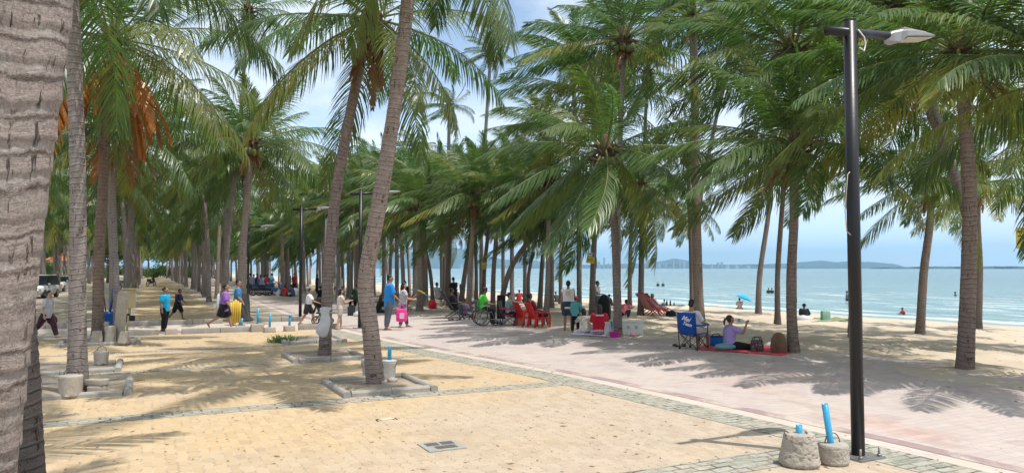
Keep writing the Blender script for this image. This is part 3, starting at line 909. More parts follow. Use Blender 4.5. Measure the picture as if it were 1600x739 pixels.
def trunk_mesh(pts, r_mid, seed, nseg=14, step=0.12, ring=0.10, flare=1.6, lump=0.03, taper=0.30, flare_h=0.5):
    """tapering stem through pts (local), with the ridged leaf scars in the shape itself"""
    pts = [np.array(p, dtype=float) for p in pts]
    n = len(pts)
    # catmull-rom through the points
    dense = []
    for i in range(n - 1):
        p0 = pts[max(i - 1, 0)]; p1 = pts[i]; p2 = pts[i + 1]; p3 = pts[min(i + 2, n - 1)]
        for k in range(16):
            u = k / 16
            dense.append(0.5 * ((2 * p1) + (-p0 + p2) * u + (2 * p0 - 5 * p1 + 4 * p2 - p3) * u * u + (-p0 + 3 * p1 - 3 * p2 + p3) * u ** 3))
    dense.append(pts[-1])
    dense = np.array(dense)
    sl = np.concatenate([[0], np.cumsum(np.linalg.norm(np.diff(dense, axis=0), axis=1))])
    tot = sl[-1]
    m = max(4, int(tot / step))
    ss = np.linspace(0, tot, m + 1)
    C = np.stack([np.interp(ss, sl, dense[:, j]) for j in range(3)], 1)
    T = nrm(np.gradient(C, axis=0))
    A = nrm(np.array([1.0, 0, 0])[None, :] - T[:, :1] * T)
    B = np.cross(T, A)
    rs = np.random.RandomState(seed)
    k = ss / tot
    rad = r_mid * (1 + taper * 0.5 - taper * k) * (1 + (flare - 1) * np.exp(-ss / flare_h * 1.4))
    rad = rad * (1 + lump * np.interp(ss, np.linspace(0, tot, 14), rs.normal(size=14)) * 0.6)
    th = np.linspace(0, 2 * math.pi, nseg + 1)
    ph = rs.uniform(0, 6.28, 8)
    wv_ = np.interp(ss / ring, np.arange(0, int(tot / ring) + 3), rs.uniform(-0.22, 0.22, int(tot / ring) + 3))
    phase = (ss / ring + wv_)[:, None] + 0.10 * np.sin(th[None, :] + ph[4] + 0.7 * ss[:, None]) + 0.07 * np.sin(2 * th[None, :] + ph[5] - 1.9 * ss[:, None]) + 0.025 * np.sin(5 * th[None, :] + ph[6] + 2.3 * ss[:, None]) + 0.012 * np.sin(9 * th[None, :] + ph[7] - 6 * ss[:, None])
    phase = phase + 2.0
    saw = phase % 1.0
    amp_ = np.interp(ss / ring, np.arange(0, int(tot / ring) + 3), rs.uniform(0.3, 1.5, int(tot / ring) + 3))[:, None]
    sv_ = 0.046 * amp_ * (1 - saw) ** 2.2
    V = []
    lob = 1 + 0.03 * np.sin(2 * th[None, :] + ph[0] + ss[:, None] * 0.5) + 0.022 * np.sin(3 * th[None, :] + ph[1] - ss[:, None] * 1.1)
    lowk = np.exp(-ss / 0.6)[:, None]
    lob = lob + lowk * (0.025 * np.sin(5 * th[None, :] + ph[2]) + 0.04 * np.sin(8 * th[None, :] + ph[3]))
    rr = rad[:, None] * (1 + sv_) * lob
    V = C[:, None, :] + A[:, None, :] * (np.cos(th)[None, :] * rr)[:, :, None] + B[:, None, :] * (np.sin(th)[None, :] * rr)[:, :, None]
    uv = np.stack([np.broadcast_to(th[None, :] * r_mid, (m + 1, nseg + 1)), phase * 0.088], -1)
    K = nseg + 1
    i, j = np.meshgrid(np.arange(m), np.arange(nseg), indexing='ij')
    F = np.stack([i * K + j, i * K + j + 1, (i + 1) * K + j + 1, (i + 1) * K + j], -1).reshape(-1, 4)
    return mesh_np('trunk', V.reshape(-1, 3), F, M_TRUNK, uv=uv.reshape(-1, 2))

# shared crowns for middle distance and far rows
MID = {}
def mid_crown(i, wind):
    key = ('m', i % 7, wind > 0.4)
    if key not in MID:
        w = 1.15 if wind > 0.4 else 0.22
        MID[key] = crown_mesh(200 + i % 7 + (50 if wind > 0.4 else 0), 22, 4.0, 60, w, 0.034, el_lo=-34, droop=0.95)
    return MID[key]
def far_crown(i, wind):
    key = ('f', i % 5, wind > 0.4)
    if key not in MID:
        w = 1.15 if wind > 0.4 else 0.22
        MID[key] = crown_mesh(300 + i % 5 + (50 if wind > 0.4 else 0), 24, 4.0, 30, w, 0.070, lseg=2, seg=8, el_lo=-55, droop=1.2)
    return MID[key]

PALMS = []
_pi = [0]
def palm(path, r, label, wind=0.8, lod='near', depth=None, base=None, sc=1.0, dead=1, nuts=1, group='coconut palms', seed=None,
         nseg=None, step=None, ring=0.10, flare=1.6, ddep=0.0, crown=None, skirt=None, taper=0.30, base_sink=0.15, rz=None, no_crown=False, bark_shade=0.85, btint=(1, 1, 1), el_lo=-26):
    """path: photo columns/rows from the foot to the crown; the foot stands on the ground there"""
    _pi[0] += 1
    i = _pi[0]
    seed = seed if seed is not None else 1000 + i
    rs = random.Random(seed)
    if base is None:
        base = G(*path[0])
    base = Vector(base)
    d0 = depth_of(base)
    pts = [Vector((0, 0, -base_sink))]
    n = len(path)
    for q, (x, y) in enumerate(path[1:], 1):
        pts.append(AT(x, y, d0 + ddep * q / (n - 1)) - base)
    e = empty('palm_tree', base, 0, label, 'palm tree', group)
    top = pts[-1]
    near = lod == 'near'
    if i > 2: r *= 0.74 if near else 0.62
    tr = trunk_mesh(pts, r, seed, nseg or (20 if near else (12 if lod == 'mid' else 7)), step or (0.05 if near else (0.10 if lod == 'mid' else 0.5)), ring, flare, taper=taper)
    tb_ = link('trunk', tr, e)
    tb_.color = (*[q_ * bark_shade for q_ in btint], 1)  # factor holds bark tone plus crown shade painted into the trunk colour
    if no_crown: return e
    if crown is None:
        if near: crown = crown_mesh(seed, 24, 4.0, 80, wind, 0.031, el_lo=el_lo, droop=0.9)
        elif lod == 'mid': crown = mid_crown(i, wind)
        else: crown = far_crown(i, wind)
    s = sc * rs.uniform(0.94, 1.06)
    link('crown', crown, e, top, (rs.uniform(-0.08, 0.08), rs.uniform(-0.08, 0.08), rs.uniform(-0.3, 0.3) if rz is None else rz), (s, s, s))
    if lod != 'far':
        link('leaf_sheath', BOSS[i % 4], e, top - Vector((0, 0, 0.05)), (0, 0, rs.uniform(0, 6)), 0.95)
        if dead: link('dead_fronds', skirt if skirt is not None else DEAD[i % 4], e, top - Vector((0, 0, 0.35)), (0, 0, rs.uniform(0, 6)), 0.8 if skirt is None else 1.0)
        if nuts: link('coconuts', NUTS[i % 3], e, top + Vector((0, 0, -0.1)), (0, 0, rs.uniform(0, 6)), 1.0)
    PALMS.append((base.x, base.y))
    return e

g1 = 'coconut palms shading the paved plaza'
# ---- plaza palms
palm([(-95, 1224), (-74, 900), (-54, 739), (-25, 500), (4, 250), (36, 0), (62, -300), (150, -1400), (200, -2400)], 0.168, 'huge close ringed palm trunk filling the left edge of the picture', 0.2, bark_shade=0.95, depth=3, base=(AT(-95, 1224, 3.0).x, AT(-95, 1224, 3.0).y, 0), nseg=72, step=0.012, ring=0.155, group=g1, flare=1.3, taper=0.10)
palm([(27, 830), (19, 739), (12, 600), (4, 400), (0, 100), (-10, -300), (-20, -800)], 0.185, 'dark shaded palm foot just behind the huge close trunk', 0.2, group=g1, nseg=32, step=0.03, flare=1.25, bark_shade=0.5)  # low factor paints the shade on this trunk into its colour
palm([(121, 615), (121, 500), (122, 300), (117, 130), (112, 0), (104, -130)], 0.165, 'straight grey palm trunk in kerbed bed beside two concrete weights', 0.2, group=g1, step=0.03, nseg=28, flare=1.5, bark_shade=0.9, crown=crown_mesh(76, 19, 4.2, 80, 0.15, 0.030, el_lo=-22, droop=1.0))
palm([(153, 537), (155, 400), (162, 270), (168, 150), (176, 60)], 0.17, 'brown palm with drooping skirt of orange dead fronds', 0.15, group=g1, skirt=dead_mesh(77, 16, 3.0, 50, 0.55), sc=1.15, nuts=0, bark_shade=0.6, btint=(1.06, 0.95, 0.88), crown=crown_mesh(78, 27, 4.4, 76, 0.15, 0.030, el_lo=-34, droop=1.15, yel=0.16))
def orange_frond(e, az, el, L, seed, droop, ll, z=-0.2):
    rs = np.random.RandomState(seed)
    V, F, Cc = frond_strips(rs, az, math.radians(el), L, 56, 0.0, WDIR, droop, 0.085, 14, 3, dead=False, leaf_len=ll, limpk=0.35)
    Cc[:, 1] = np.clip(0.45 + 0.55 * rs.uniform(size=len(Cc)), 0, 1); Cc[:, 2] = 0
    link('dead_frond', mesh_np('dead_frond', V, F, M_DEAD, tint=Cc), e, e_top(e) + Vector((0, 0, z)))
def e_top(e):
    return [c for c in e.children if c.name.startswith('crown')][0].location
skp = [o for o in bpy.data.objects if o.get('label', '').startswith('brown palm with drooping skirt')][0]
orange_frond(skp, YAW - 1.80, -22, 3.9, 1, 3.4, 1.35, -0.75)
orange_frond(skp, YAW - 2.15, -34, 3.5, 4, 3.0, 1.25, -0.9)
orange_frond(skp, YAW - 2.9, -40, 2.8, 5, 2.6, 0.9, -0.5)
palm([(184, 510), (180, 400), (177, 300), (182, 190)], 0.16, 'pale ringed palm behind the leaning cement post', 0.15, 'mid', group=g1, sc=1.0, skirt=dead_mesh(79, 12, 2.4, 36, 0.3))
palm([(378, 501), (379, 400), (386, 310), (393, 222)], 0.19, 'palm with grey rubber wrap at its foot and coconuts in the crown', 0.35, group=g1, flare=1.5)
palm([(352, 494), (354, 400), (362, 320), (372, 235)], 0.18, 'dark palm trunk close left of the rubber wrapped palm', 0.35, 'mid', group=g1)
palm([(345, 478), (362, 330), (376, 180), (388, 15)], 0.16, 'very tall thin palm towering above the rubber wrapped palm', 0.35, 'mid', group=g1, sc=0.95)
palm([(507, 557), (513, 440), (524, 310), (545, 190), (566, 90), (582, 30)], 0.165, 'curved palm with a clear plastic bag tied to its trunk', 0.35, bark_shade=0.74, btint=(1.03, 0.97, 0.95), group=g1, step=0.03, flare=1.35, skirt=dead_mesh(81, 6, 1.7, 34, 0.0), sc=1.06, crown=crown_mesh(83, 22, 3.9, 76, 0.3, 0.030, el_lo=-48, droop=1.2))
palm([(588, 602), (579, 520), (571, 450), (577, 400), (594, 310), (612, 200), (627, 90), (637, 0), (652, -180)], 0.180, 'leaning curved palm in kerbed bed with two white buckets', 0.3, bark_shade=0.95, btint=(1.0, 0.97, 0.96), group=g1, nseg=36, step=0.02, ring=0.085, flare=1.15, taper=0.36, crown=crown_mesh(85, 20, 3.8, 76, 0.3, 0.030, el_lo=-50, droop=1.25))
# ---- palms behind the camera side and beyond the frame whose fronds and shade reach the picture
def palm_at(x, y, h, r, label, wind, group, lod='mid', lean=(0, 0), **kw):
    z = beach_z(x, y)
    b = Vector((x, y, z))
    global _dummy
    _pi[0] += 1
    i = _pi[0]
    seed = 1000 + i
    rs = random.Random(seed)
    e = empty('palm_tree', b, 0, label, 'palm tree', group)
    l = Vector((lean[0], lean[1], 0))
    pts = [Vector((0, 0, -0.15)), l * 0.15 + Vector((0, 0, h * 0.33)), l * 0.5 + Vector((0, 0, h * 0.67)), l + Vector((0, 0, h))]
    r *= 0.70
    tb_ = link('trunk', trunk_mesh(pts, r, seed, 12 if lod != 'far' else 7, 0.12 if lod != 'far' else 0.5), e)
    bk_ = rs.uniform(0.68, 1.05)
    tb_.color = (bk_, bk_ * 0.97, bk_ * 0.97, 1)
    cr = mid_crown(i, wind) if lod == 'mid' else (far_crown(i, wind) if lod == 'far' else crown_mesh(seed, 23, 4.0, 76, wind, 0.030, el_lo=-42))
    s = kw.get('sc', 1.0) * rs.uniform(0.92, 1.08)
    link('crown', cr, e, pts[-1], (rs.uniform(-0.08, 0.08), rs.uniform(-0.08, 0.08), rs.uniform(-0.35, 0.35)), (s, s, s))
    if lod != 'far':
        link('leaf_sheath', BOSS[i % 4], e, pts[-1] - Vector((0, 0, 0.05)), (0, 0, rs.uniform(0, 6)), 0.95)
        if rs.random() < 0.7: link('dead_fronds', DEAD[i % 4], e, pts[-1] - Vector((0, 0, 0.35)), (0, 0, rs.uniform(0, 6)), 0.8)
    PALMS.append((x, y))
    return e

palm_at(6.3, -2.6, 9.2, 0.17, 'palm beyond the right edge whose shade lies on the near paving', 0.3, g1, 'mid', sc=0.95)
palm_at(-3.4, -0.5, 9.6, 0.17, 'palm behind the viewer shading the near left paving', 0.3, g1, 'mid', sc=0.95)

g2 = 'coconut palms along the beach edge'
b = [
 ([(1507, 578), (1513, 450), (1515, 320), (1507, 180), (1498, 80)], 0.185, 'near', 'stout dark palm on the sand right of the black lamp post', dict(sc=1.0, flare=1.25)),
 ([(1437, 521), (1443, 430), (1453, 350), (1456, 283)], 0.20, 'near', 'short ringed palm with a curved trunk and torn brown sheaths', dict(sc=1.05, flare=1.2)),
 ([(1528, 514), (1531, 420), (1528, 340), (1531, 285)], 0.20, 'mid', 'paler palm half hidden behind the stout dark palm', dict(sc=1.0)),
 ([(1240, 551), (1236, 450), (1241, 340), (1243, 225)], 0.145, 'near', 'slim dark palm rising beside the red mat and brown bag', dict(sc=1.0, flare=1.5)),
 ([(1215, 506), (1215, 430), (1221, 340), (1228, 258)], 0.18, 'mid', 'slender pale palm just left of the palm by the red mat', dict()),
 ([(1185, 491), (1187, 430), (1200, 340), (1207, 262)], 0.24, 'mid', 'palm with broad flared foot standing close to the water', dict(flare=1.5)),
 ([(1094, 503), (1089, 400), (1087, 250), (1083, 25)], 0.26, 'near', 'tall thick palm directly behind the man in the blue chair', dict(sc=1.5, flare=1.3, bark_shade=0.85)),
 ([(1082, 492), (1081, 420), (1078, 330), (1074, 240)], 0.22, 'mid', 'thinner palm hidden behind the tall thick palm', dict()),
 ([(1001, 492), (1002, 420), (1003, 360), (1001, 290)], 0.22, 'mid', 'dark palm beside the pink striped beach loungers', dict(flare=1.4)),
 ([(966, 526), (964, 450), (959, 340), (946, 232)], 0.155, 'near', 'dark palm beside the white cool box with nuts in its crown', dict(sc=1.1, flare=1.2, el_lo=-62)),
 ([(925, 494), (926, 440), (929, 370), (932, 290)], 0.20, 'mid', 'palm with a yellow board nailed to its trunk', dict()),
 ([(984, 482), (984, 430), (986, 370), (990, 300)], 0.20, 'mid', 'brown palm between the white cool box palm and the loungers', dict()),
 ([(853, 494), (856, 430), (857, 360), (858, 280)], 0.17, 'mid', 'pale ringed palm behind the red plastic chairs', dict()),
 ([(783, 486), (788, 450), (803, 410), (830, 372), (852, 345)], 0.21, 'mid', 'grey palm leaning strongly to the right over the sand', dict()),
 ([(770, 489), (771, 430), (775, 370), (777, 300)], 0.17, 'mid', 'brown palm right behind the wheelchair', dict()),
 ([(826, 473), (826, 430), (835, 385), (845, 340)], 0.20, 'mid', 'thin bowed palm right of the leaning palm', dict()),
 ([(876, 476), (876, 420), (878, 370), (880, 310)], 0.20, 'mid', 'palm close left of the man in the white vest', dict()),
 ([(843, 484), (846, 430), (850, 370), (850, 300)], 0.20, 'mid', 'grey palm touching the pale ringed palm behind the red chairs', dict()),
 ([(732, 489), (734, 430), (738, 370), (741, 305)], 0.18, 'mid', 'light barked palm between the reclining man and the wheelchair', dict()),
 ([(656, 486), (656, 430), (653, 370), (650, 320)], 0.22, 'mid', 'dark palm with the striped swim ring beside it', dict()),
 ([(664, 480), (664, 420), (662, 370), (668, 290)], 0.24, 'mid', 'pale palm just behind the dark palm with the swim ring', dict()),
 ([(698, 477), (700, 430), (702, 380), (703, 300)], 0.24, 'mid', 'palm behind the man on the dark reclining chair', dict()),
 ([(720, 473), (726, 430), (732, 390), (740, 330)], 0.24, 'mid', 'leaning palm beside the standing man in black', dict()),
 ([(755, 480), (757, 420), (762, 370), (768, 310)], 0.18, 'mid', 'palm behind the wheelchair carrying a small yellow board', dict()),
 ([(744, 474), (744, 420), (742, 370), (740, 290)], 0.18, 'mid', 'thin palm at the water side of the light barked palm', dict()),
]
for path, r, lod, label, kw in b:
    palm(path, r, label, 1.15, lod, group=g2, bark_shade=kw.pop('bark_shade', random.Random(label).uniform(0.55, 0.98)), btint=(1.05, 0.97, 0.92), **kw)  # beach trunks: crown shade put into the bark colour, varied at random
# tall and half hidden crowns that fill the leaf mass over the beach
ups = [
 ((752, 470), (767, 80), 0.22, 'tall palm standing out against the white cloud above the others'),
 ((700, 468), (702, 165), 0.24, 'tall palm left of the cloud with a ragged small crown'),
 ((648, 466), (648, 232), 0.24, 'palm crown showing just right of the leaning plaza palm'),
 ((905, 488), (893, 75), 0.20, 'tall palm whose crown reaches the top behind the near fronds'),
 ((965, 512), (975, 60), 0.16, 'tall palm left of the thick palm with crown near the top'),
 ((1092, 496), (1150, 40), 0.16, 'tall palm right of the thick palm with crown near the top'),
 ((1239, 532), (1236, 75), 0.16, 'tall palm above the slim dark palm'),
 ((1332, 528), (1345, 130), 0.16, 'palm hidden behind the lamp post with its crown beside it'),
 ((1509, 540), (1425, 110), 0.16, 'palm with crown between the lamp head and the stout palm'),
 ((800, 476), (806, 250), 0.2, 'bushy palm crown above the leaning grey palm'),
 ((862, 482), (850, 195), 0.2, 'bushy palm crown above the pale ringed palm'),
 ((738, 466), (742, 262), 0.2, 'bushy palm crown above the wheelchair'),
 ((690, 464), (684, 285), 0.22, 'bushy palm crown above the reclining man'),
 ((985, 478), (1015, 310), 0.16, 'low yellowish palm crown behind the loungers'),
 ((1083, 484), (1052, 320), 0.16, 'low palm crown above the beach table'),
 ((620, 470), (612, 290), 0.2, 'palm crown behind the man in the blue shirt'),
 ((600, 466), (590, 260), 0.22, 'palm crown between the two curved plaza palms'),
 ((560, 462), (560, 270), 0.22, 'palm crown behind the second lamp post'),
 ((545, 466), (540, 310), 0.22, 'low palm crown right of the palm with the plastic bag'),
 ((964, 504), (930, 150), 0.16, 'dense palm crown over the palm with nuts'),
 ((1002, 489), (1012, 112), 0.16, 'dense palm crown just left of the thick palm'),
 ((1331, 520), (1292, 40), 0.16, 'palm crown at the top edge touching the lamp arm'),
 ((1510, 548), (1405, 5), 0.16, 'palm crown at the top edge above the lamp head'),
 ((820, 474), (818, 300), 0.2, 'low palm crown above the red recliners'),
 ((786, 470), (782, 262), 0.2, 'middle palm crown above the wheelchair'),
]
for ft, cr, r, label in ups:
    small = {(767, 80): 0.66, (702, 165): 0.62, (648, 232): 0.66}.get(cr)
    dd_ = depth_of(G(*ft))
    ym_ = min(400, ft[1] - 60)
    palm([ft, (ft[0], ym_), (ft[0] * 0.92 + cr[0] * 0.08, max(ym_ * 0.7 + cr[1] * 0.3, min(300, ym_ - 20))), cr], r, label, 0.85, 'mid', group=g2, sc=small or (1.18 if dd_ < 38 else 0.98))
palm([(1720, 600), (1722, 450), (1715, 280), (1700, 110)], 0.18, 'palm beyond the right edge with fronds hanging into view', 0.85, 'near', group=g2, sc=1.1)
palm([(1640, 545), (1640, 430), (1632, 300), (1625, 200)], 0.18, 'palm past the right edge carrying the yellow board', 0.85, 'mid', group=g2)

# ---- far rows: avenue, beach, and the land side
rf = random.Random(7)
def free(x, y, dmin):
    return all((x - a) ** 2 + (y - b_) ** 2 > dmin * dmin for a, b_ in PALMS)
nrow = 0
for x0, y0, y1, stp, hh, grp, lab in (
    (-1.35, 30, 190, 3.9, (7.0, 10.0), 'palms in the left row of the avenue', 'grey palm in the long left row of the avenue'),
    (3.9, 38, 190, 4.2, (6.5, 9.5), 'palms in the right row of the avenue', 'palm in the long right row of the avenue'),
    (-7.2, 22, 150, 5.2, (7.0, 10.5), 'palms towards the car park', 'palm between the avenue and the car park'),
    (-13.5, 30, 150, 7.0, (7.0, 11.0), 'palms beside the car park', 'palm standing beside the car park'),
):
    y = y0
    while y < y1:
        x = x0 + rf.uniform(-0.45, 0.45)
        yy = y + rf.uniform(-0.7, 0.7)
        if free(x, yy, 1.7):
            palm_at(x, yy, rf.uniform(*hh), 0.17, lab, 0.3, grp, 'mid' if y < 62 else 'far', (rf.uniform(-0.7, 0.3), rf.uniform(-0.5, 0.5)))
        y += stp * (1 + max(0, y - 80) / 120)
for x0, y0, y1, stp in ((11.9, 44, 300, 4.6), (14.5, 42, 300, 5.0), (17.5, 44, 320, 5.6), (21.5, 48, 340, 7.5), (9.2, 62, 260, 9.0)):
    y = y0
    while y < y1:
        x = x0 + rf.uniform(-0.9, 0.9)
        yy = y + rf.uniform(-1.5, 1.5)
        if free(x, yy, 2.0):
            palm_at(x, yy, rf.uniform(5.2, 8.6) + (1.5 if yy > 90 else 0), 0.17, 'windswept palm in the far grove along the beach', 0.85, 'palms of the far beach grove', 'mid' if yy < 62 else 'far', (rf.uniform(-1.2, 0.3), rf.uniform(-0.5, 0.5)))
        y += stp * (1 + max(0, y - 80) / 90)
print('palms', _pi[0])
# ------------------------------------------------------------------ things on the paving
BLUE_PIPE = simple('blue_pipe_plastic', (0.045, 0.33, 0.56), 0.35, var=0.08)
WIRE = simple('rusty_wire', (0.10, 0.07, 0.055), 0.7, 0.3)
BLACKP = simple('black_paint', (0.012, 0.012, 0.016), 0.38, var=0.3, scale=4.0, bumpy=0.05)
GALV = simple('grey_cast_metal', (0.33, 0.33, 0.335), 0.45, 0.3, var=0.15)
STEEL = simple('dull_steel', (0.30, 0.29, 0.28), 0.45, 0.7, var=0.3)
LENS = simple('lamp_lens', (0.60, 0.55, 0.45), 0.25, var=0.1)
WHITEP = simple('white_plastic', (0.72, 0.72, 0.70), 0.4, var=0.06)
TAN = simple('tan_enamel', (0.50, 0.42, 0.24), 0.5, var=0.12)
BLUEP = simple('blue_plastic', (0.02, 0.14, 0.50), 0.4, var=0.1)
REDP = simple('red_plastic', (0.55, 0.020, 0.022), 0.32, var=0.08)
PINKP = simple('pink_plastic', (0.80, 0.10, 0.35), 0.4, var=0.1)
YELP = simple('yellow_plastic', (0.75, 0.52, 0.04), 0.45, var=0.12)
DARKP = simple('dark_plastic', (0.03, 0.03, 0.035), 0.5, var=0.2)

def rounded_kerb(mb, a, b, w=0.15, h=0.15):
    a, b = Vector(a), Vector(b)
    d = (b - a); L = d.length; d.normalize()
    n = Vector((-d.y, d.x, 0))
    prof = [(-w / 2, -0.05), (-w / 2, h * 0.62), (-w * 0.34, h * 0.9), (-w * 0.12, h), (w * 0.12, h), (w * 0.34, h * 0.9), (w / 2, h * 0.62), (w / 2, -0.05)]
    V = []
    for p in (a, b):
        for (u, z) in prof:
            V.append(p + n * u + Vector((0, 0, z)))
    k = len(prof)
    F = [(i, i + 1, k + i + 1, k + i) for i in range(k - 1)]
    F += [tuple(range(k - 1, -1, -1)), tuple(range(k, 2 * k))]
    mb.add(V, F, False)

M_BEDSOIL = mat_noise('bed_soil', (0.36, 0.29, 0.22), (0.48, 0.40, 0.31), (0.24, 0.19, 0.14), 3.0, 12.0, 0.9, 30.0)
def tree_bed(cx, cy, w, d, rz, label, h=0.095, z=0.0):
    e = empty('tree_bed', (cx, cy, z), rz, label, 'kerb bed', 'kerbed tree beds')
    c = [(-w / 2, -d / 2), (w / 2, -d / 2), (w / 2, d / 2), (-w / 2, d / 2)]
    for i in range(4):
        a = Vector((*c[i], 0)); b_ = Vector((*c[(i + 1) % 4], 0))
        dv = (b_ - a).normalized()
        a2 = a + dv * (0.078 if i % 2 == 0 else -0.075); b2 = b_ - dv * (0.078 if i % 2 == 0 else -0.075)
        half = (a2 + b2) / 2
        for p, q in ((a2, half - dv * 0.006), (half + dv * 0.006, b2)):
            mb = MB(); rounded_kerb(mb, p, q, 0.125, h * rk.uniform(0.93, 1.05)); mb.build('kerb_stone', M_KERB, e)
    n = 12
    vn = value_noise(int(abs(cx * 10 + cy)), 0.3)
    V = [(-w / 2 + w * i / n, -d / 2 + d * j / n, 0.035 + 0.02 * vn(i * 0.1, j * 0.1) * 1.5) for j in range(n + 1) for i in range(n + 1)]
    F = np.array([(j * (n + 1) + i, j * (n + 1) + i + 1, (j + 1) * (n + 1) + i + 1, (j + 1) * (n + 1) + i) for j in range(n) for i in range(n)])
    link('soil', mesh_np('soil', V, F, M_BEDSOIL), e)
    return e
rk = random.Random(5)
def bed_px(pf, w, d, label, **kw):
    p = G(*pf)
    return tree_bed(p.x, p.y, w, d, kw.pop('rz', 0.0), label, **kw)
bed_px((590, 604), 1.5, 1.6, 'kerbed bed around the leaning palm with white buckets')
bed_px((505, 558), 1.55, 1.5, 'kerbed bed around the palm with the plastic bag')
bed_px((486, 533), 1.6, 1.4, 'empty kerbed bed overgrown at its left corner', h=0.11)
bed_px((117, 610), 1.65, 1.7, 'kerbed bed around the grey palm with two round weights')
bed_px((100, 578), 2.0, 1.5, 'shaded kerbed bed behind the grey palm at the left')
bed_px((157, 536), 1.9, 1.5, 'kerbed bed of the brown palm with three cone weights')
bed_px((22, 836), 1.5, 1.6, 'kerbed bed at the foot of the dark shaded palm')

# weeds at the empty bed
M_WEED = mat_leaf('weed_leaf', (0.05, 0.12, 0.03), (0.12, 0.22, 0.05), (0.3, 0.3, 0.08), 0.3)
def tuft(loc, n, hgt, spread, label, seed):
    rs = np.random.RandomState(seed)
    V, F, C = [], [], []
    for i in range(n):
        a = rs.uniform(0, 6.28); r = spread * math.sqrt(rs.uniform()); h = hgt * rs.uniform(0.5, 1.1)
        b0 = np.array([math.cos(a) * r, math.sin(a) * r, 0]); d = np.array([math.cos(a + rs.uniform(-1, 1)), math.sin(a + rs.uniform(-1, 1)), 0]) * h * rs.uniform(0.3, 1.0)
        s = np.array([-d[1], d[0], 0]); s = s / (np.linalg.norm(s) + 1e-6) * 0.012
        k = len(V)
        V += [b0 - s, b0 + s, b0 + d * 0.5 + s + [0, 0, h * 0.7], b0 + d * 0.5 - s + [0, 0, h * 0.7], b0 + d + [0, 0, h * 0.8], b0 + d + s * 0.1 + [0, 0, h * 0.8]]
        F += [(k, k + 1, k + 2, k + 3), (k + 3, k + 2, k + 5, k + 4)]
        C += [(rs.uniform(), rs.uniform(0, 0.3), 0, 1)] * 6
    o = link('weed_tuft', mesh_np('weed_tuft', np.array(V), np.array(F), M_WEED, tint=np.array(C)), loc=loc)
    return tag(o, label, 'weeds')
p = G(443, 534)
tuft((p.x, p.y, 0.0), 160, 0.22, 0.42, 'green weed tuft spilling over the corner of the empty bed', 3)

from mathutils import noise as mnoise
# ---- concrete weights with wire handles and pipe stubs
def wire_loop(c, r, rz, tilt=0.0, t=0.006):
    mb = MB()
    pts = []
    for i in range(11):
        a = math.pi * i / 10
        v = Vector((math.cos(a) * r, tilt * math.sin(a), math.sin(a) * r * 1.2))
        pts.append(Matrix.Rotation(rz, 3, 'Z') @ v + Vector(c))
    return mb.tube(pts, t, 6)
def weight(loc, r0, r1, h, label, pipe=None, loops=1, seed=0, jitter=0.03, bevel=0.03, rz=0.0, n=36, mat=None):
    e = empty('concrete_weight', loc, rz, label, 'concrete weight', 'concrete weights for parasols')
    prof = [(r0 * 0.9, 0.0), (r0, bevel)]
    m = 9
    for i in range(m + 1):
        k = i / m
        prof.append((r0 + (r1 - r0) * k, bevel + (h - 2 * bevel) * k))
    prof += [(r1 - bevel * 0.5, h), (r1 * 0.6, h + 0.004), (0.01, h + 0.004)]
    if n >= 48:
        prof2 = [(r0 * 0.9, 0.0)] + [(r0 + (r1 - r0) * k, bevel + (h - 2 * bevel) * k) for k in np.linspace(0, 1, 34)] + [(r1 * (1 - 0.12 * k), h - bevel + bevel * math.sin(k * 1.57)) for k in (0.25, 0.5, 0.75, 1.0)] + [(r1 * 0.5, h + 0.002), (0.01, h + 0.003)]
        wb_ = MB().lathe((0, 0, 0), prof2, 110, 0.0, seed)
        nv = []
        for v_ in wb_.V:
            q_ = Vector(v_)
            k_ = mnoise.noise(q_ * 22 + Vector((seed, 0, 0))) * 0.55 + mnoise.noise(q_ * 48) * 0.45 + 0.5 * mnoise.noise(q_ * 7)
            pit_ = min(0.0, mnoise.noise(q_ * 34 + Vector((9, seed, 0))) + 0.18) * 2.2
            d_ = Vector((q_.x, q_.y, 0)).normalized() if 0.01 < q_.z < h - 0.004 else Vector((0, 0, 0.25))
            nv.append(tuple(q_ + d_ * jitter * 0.26 * (k_ + pit_)))
        wb_.V = nv
        wb_.build('block', mat or M_CONC, e)
    else:
        MB().lathe((0, 0, 0), prof, n, jitter, seed).build('block', mat or M_CONC, e)
    if loops:
        wire_loop((0, r1 * 0.1, h - 0.01), r1 * (0.62 if loops == 1 else 0.13), 0.3).build('wire_handle', WIRE, e) if loops == 1 else None
    if loops == 2:
        wire_loop((-r1 * 0.72, -0.02, h - 0.02), 0.035, 0.5, 0.05).build('wire_handle', WIRE, e)
        wire_loop((r1 * 0.66, -0.02, h - 0.02), 0.035, 1.2, 0.05).build('wire_handle', WIRE, e)
    if pipe:
        pr, ph, px_, py_, tx = pipe
        mb = MB()
        a = Vector((px_, py_, h - 0.03)); b_ = Vector((px_ + tx, py_, h + ph))
        d = (b_ - a)
        mb.tube([a, b_], pr, 18, cap=False)
        mb.tube([a, b_], pr * 0.88, 18, cap=False)
        k = len(mb.V)
        ro = mb.V[18:36]; ri = mb.V[54:72]
        mb.add(ro + ri, [(i, (i + 1) % 18, 18 + (i + 1) % 18, 18 + i) for i in range(18)])
        mb.build('pipe', BLUE_PIPE, e)
    return e
CR = Matrix.Rotation(YAW, 3, 'Z')
def camv(x, y, z=0): return CR @ Vector((x, y, z))
p = G(1261, 734)
weight(p + camv(0, 0.20), 0.215, 0.165, 0.335, 'rough pitted concrete weight with a short blue pipe stub by the lamp post', (0.033, 0.085, 0.01, 0.02, 0.0), 2, 4, 0.055, 0.035, YAW, 56)
p = G(1313, 730)
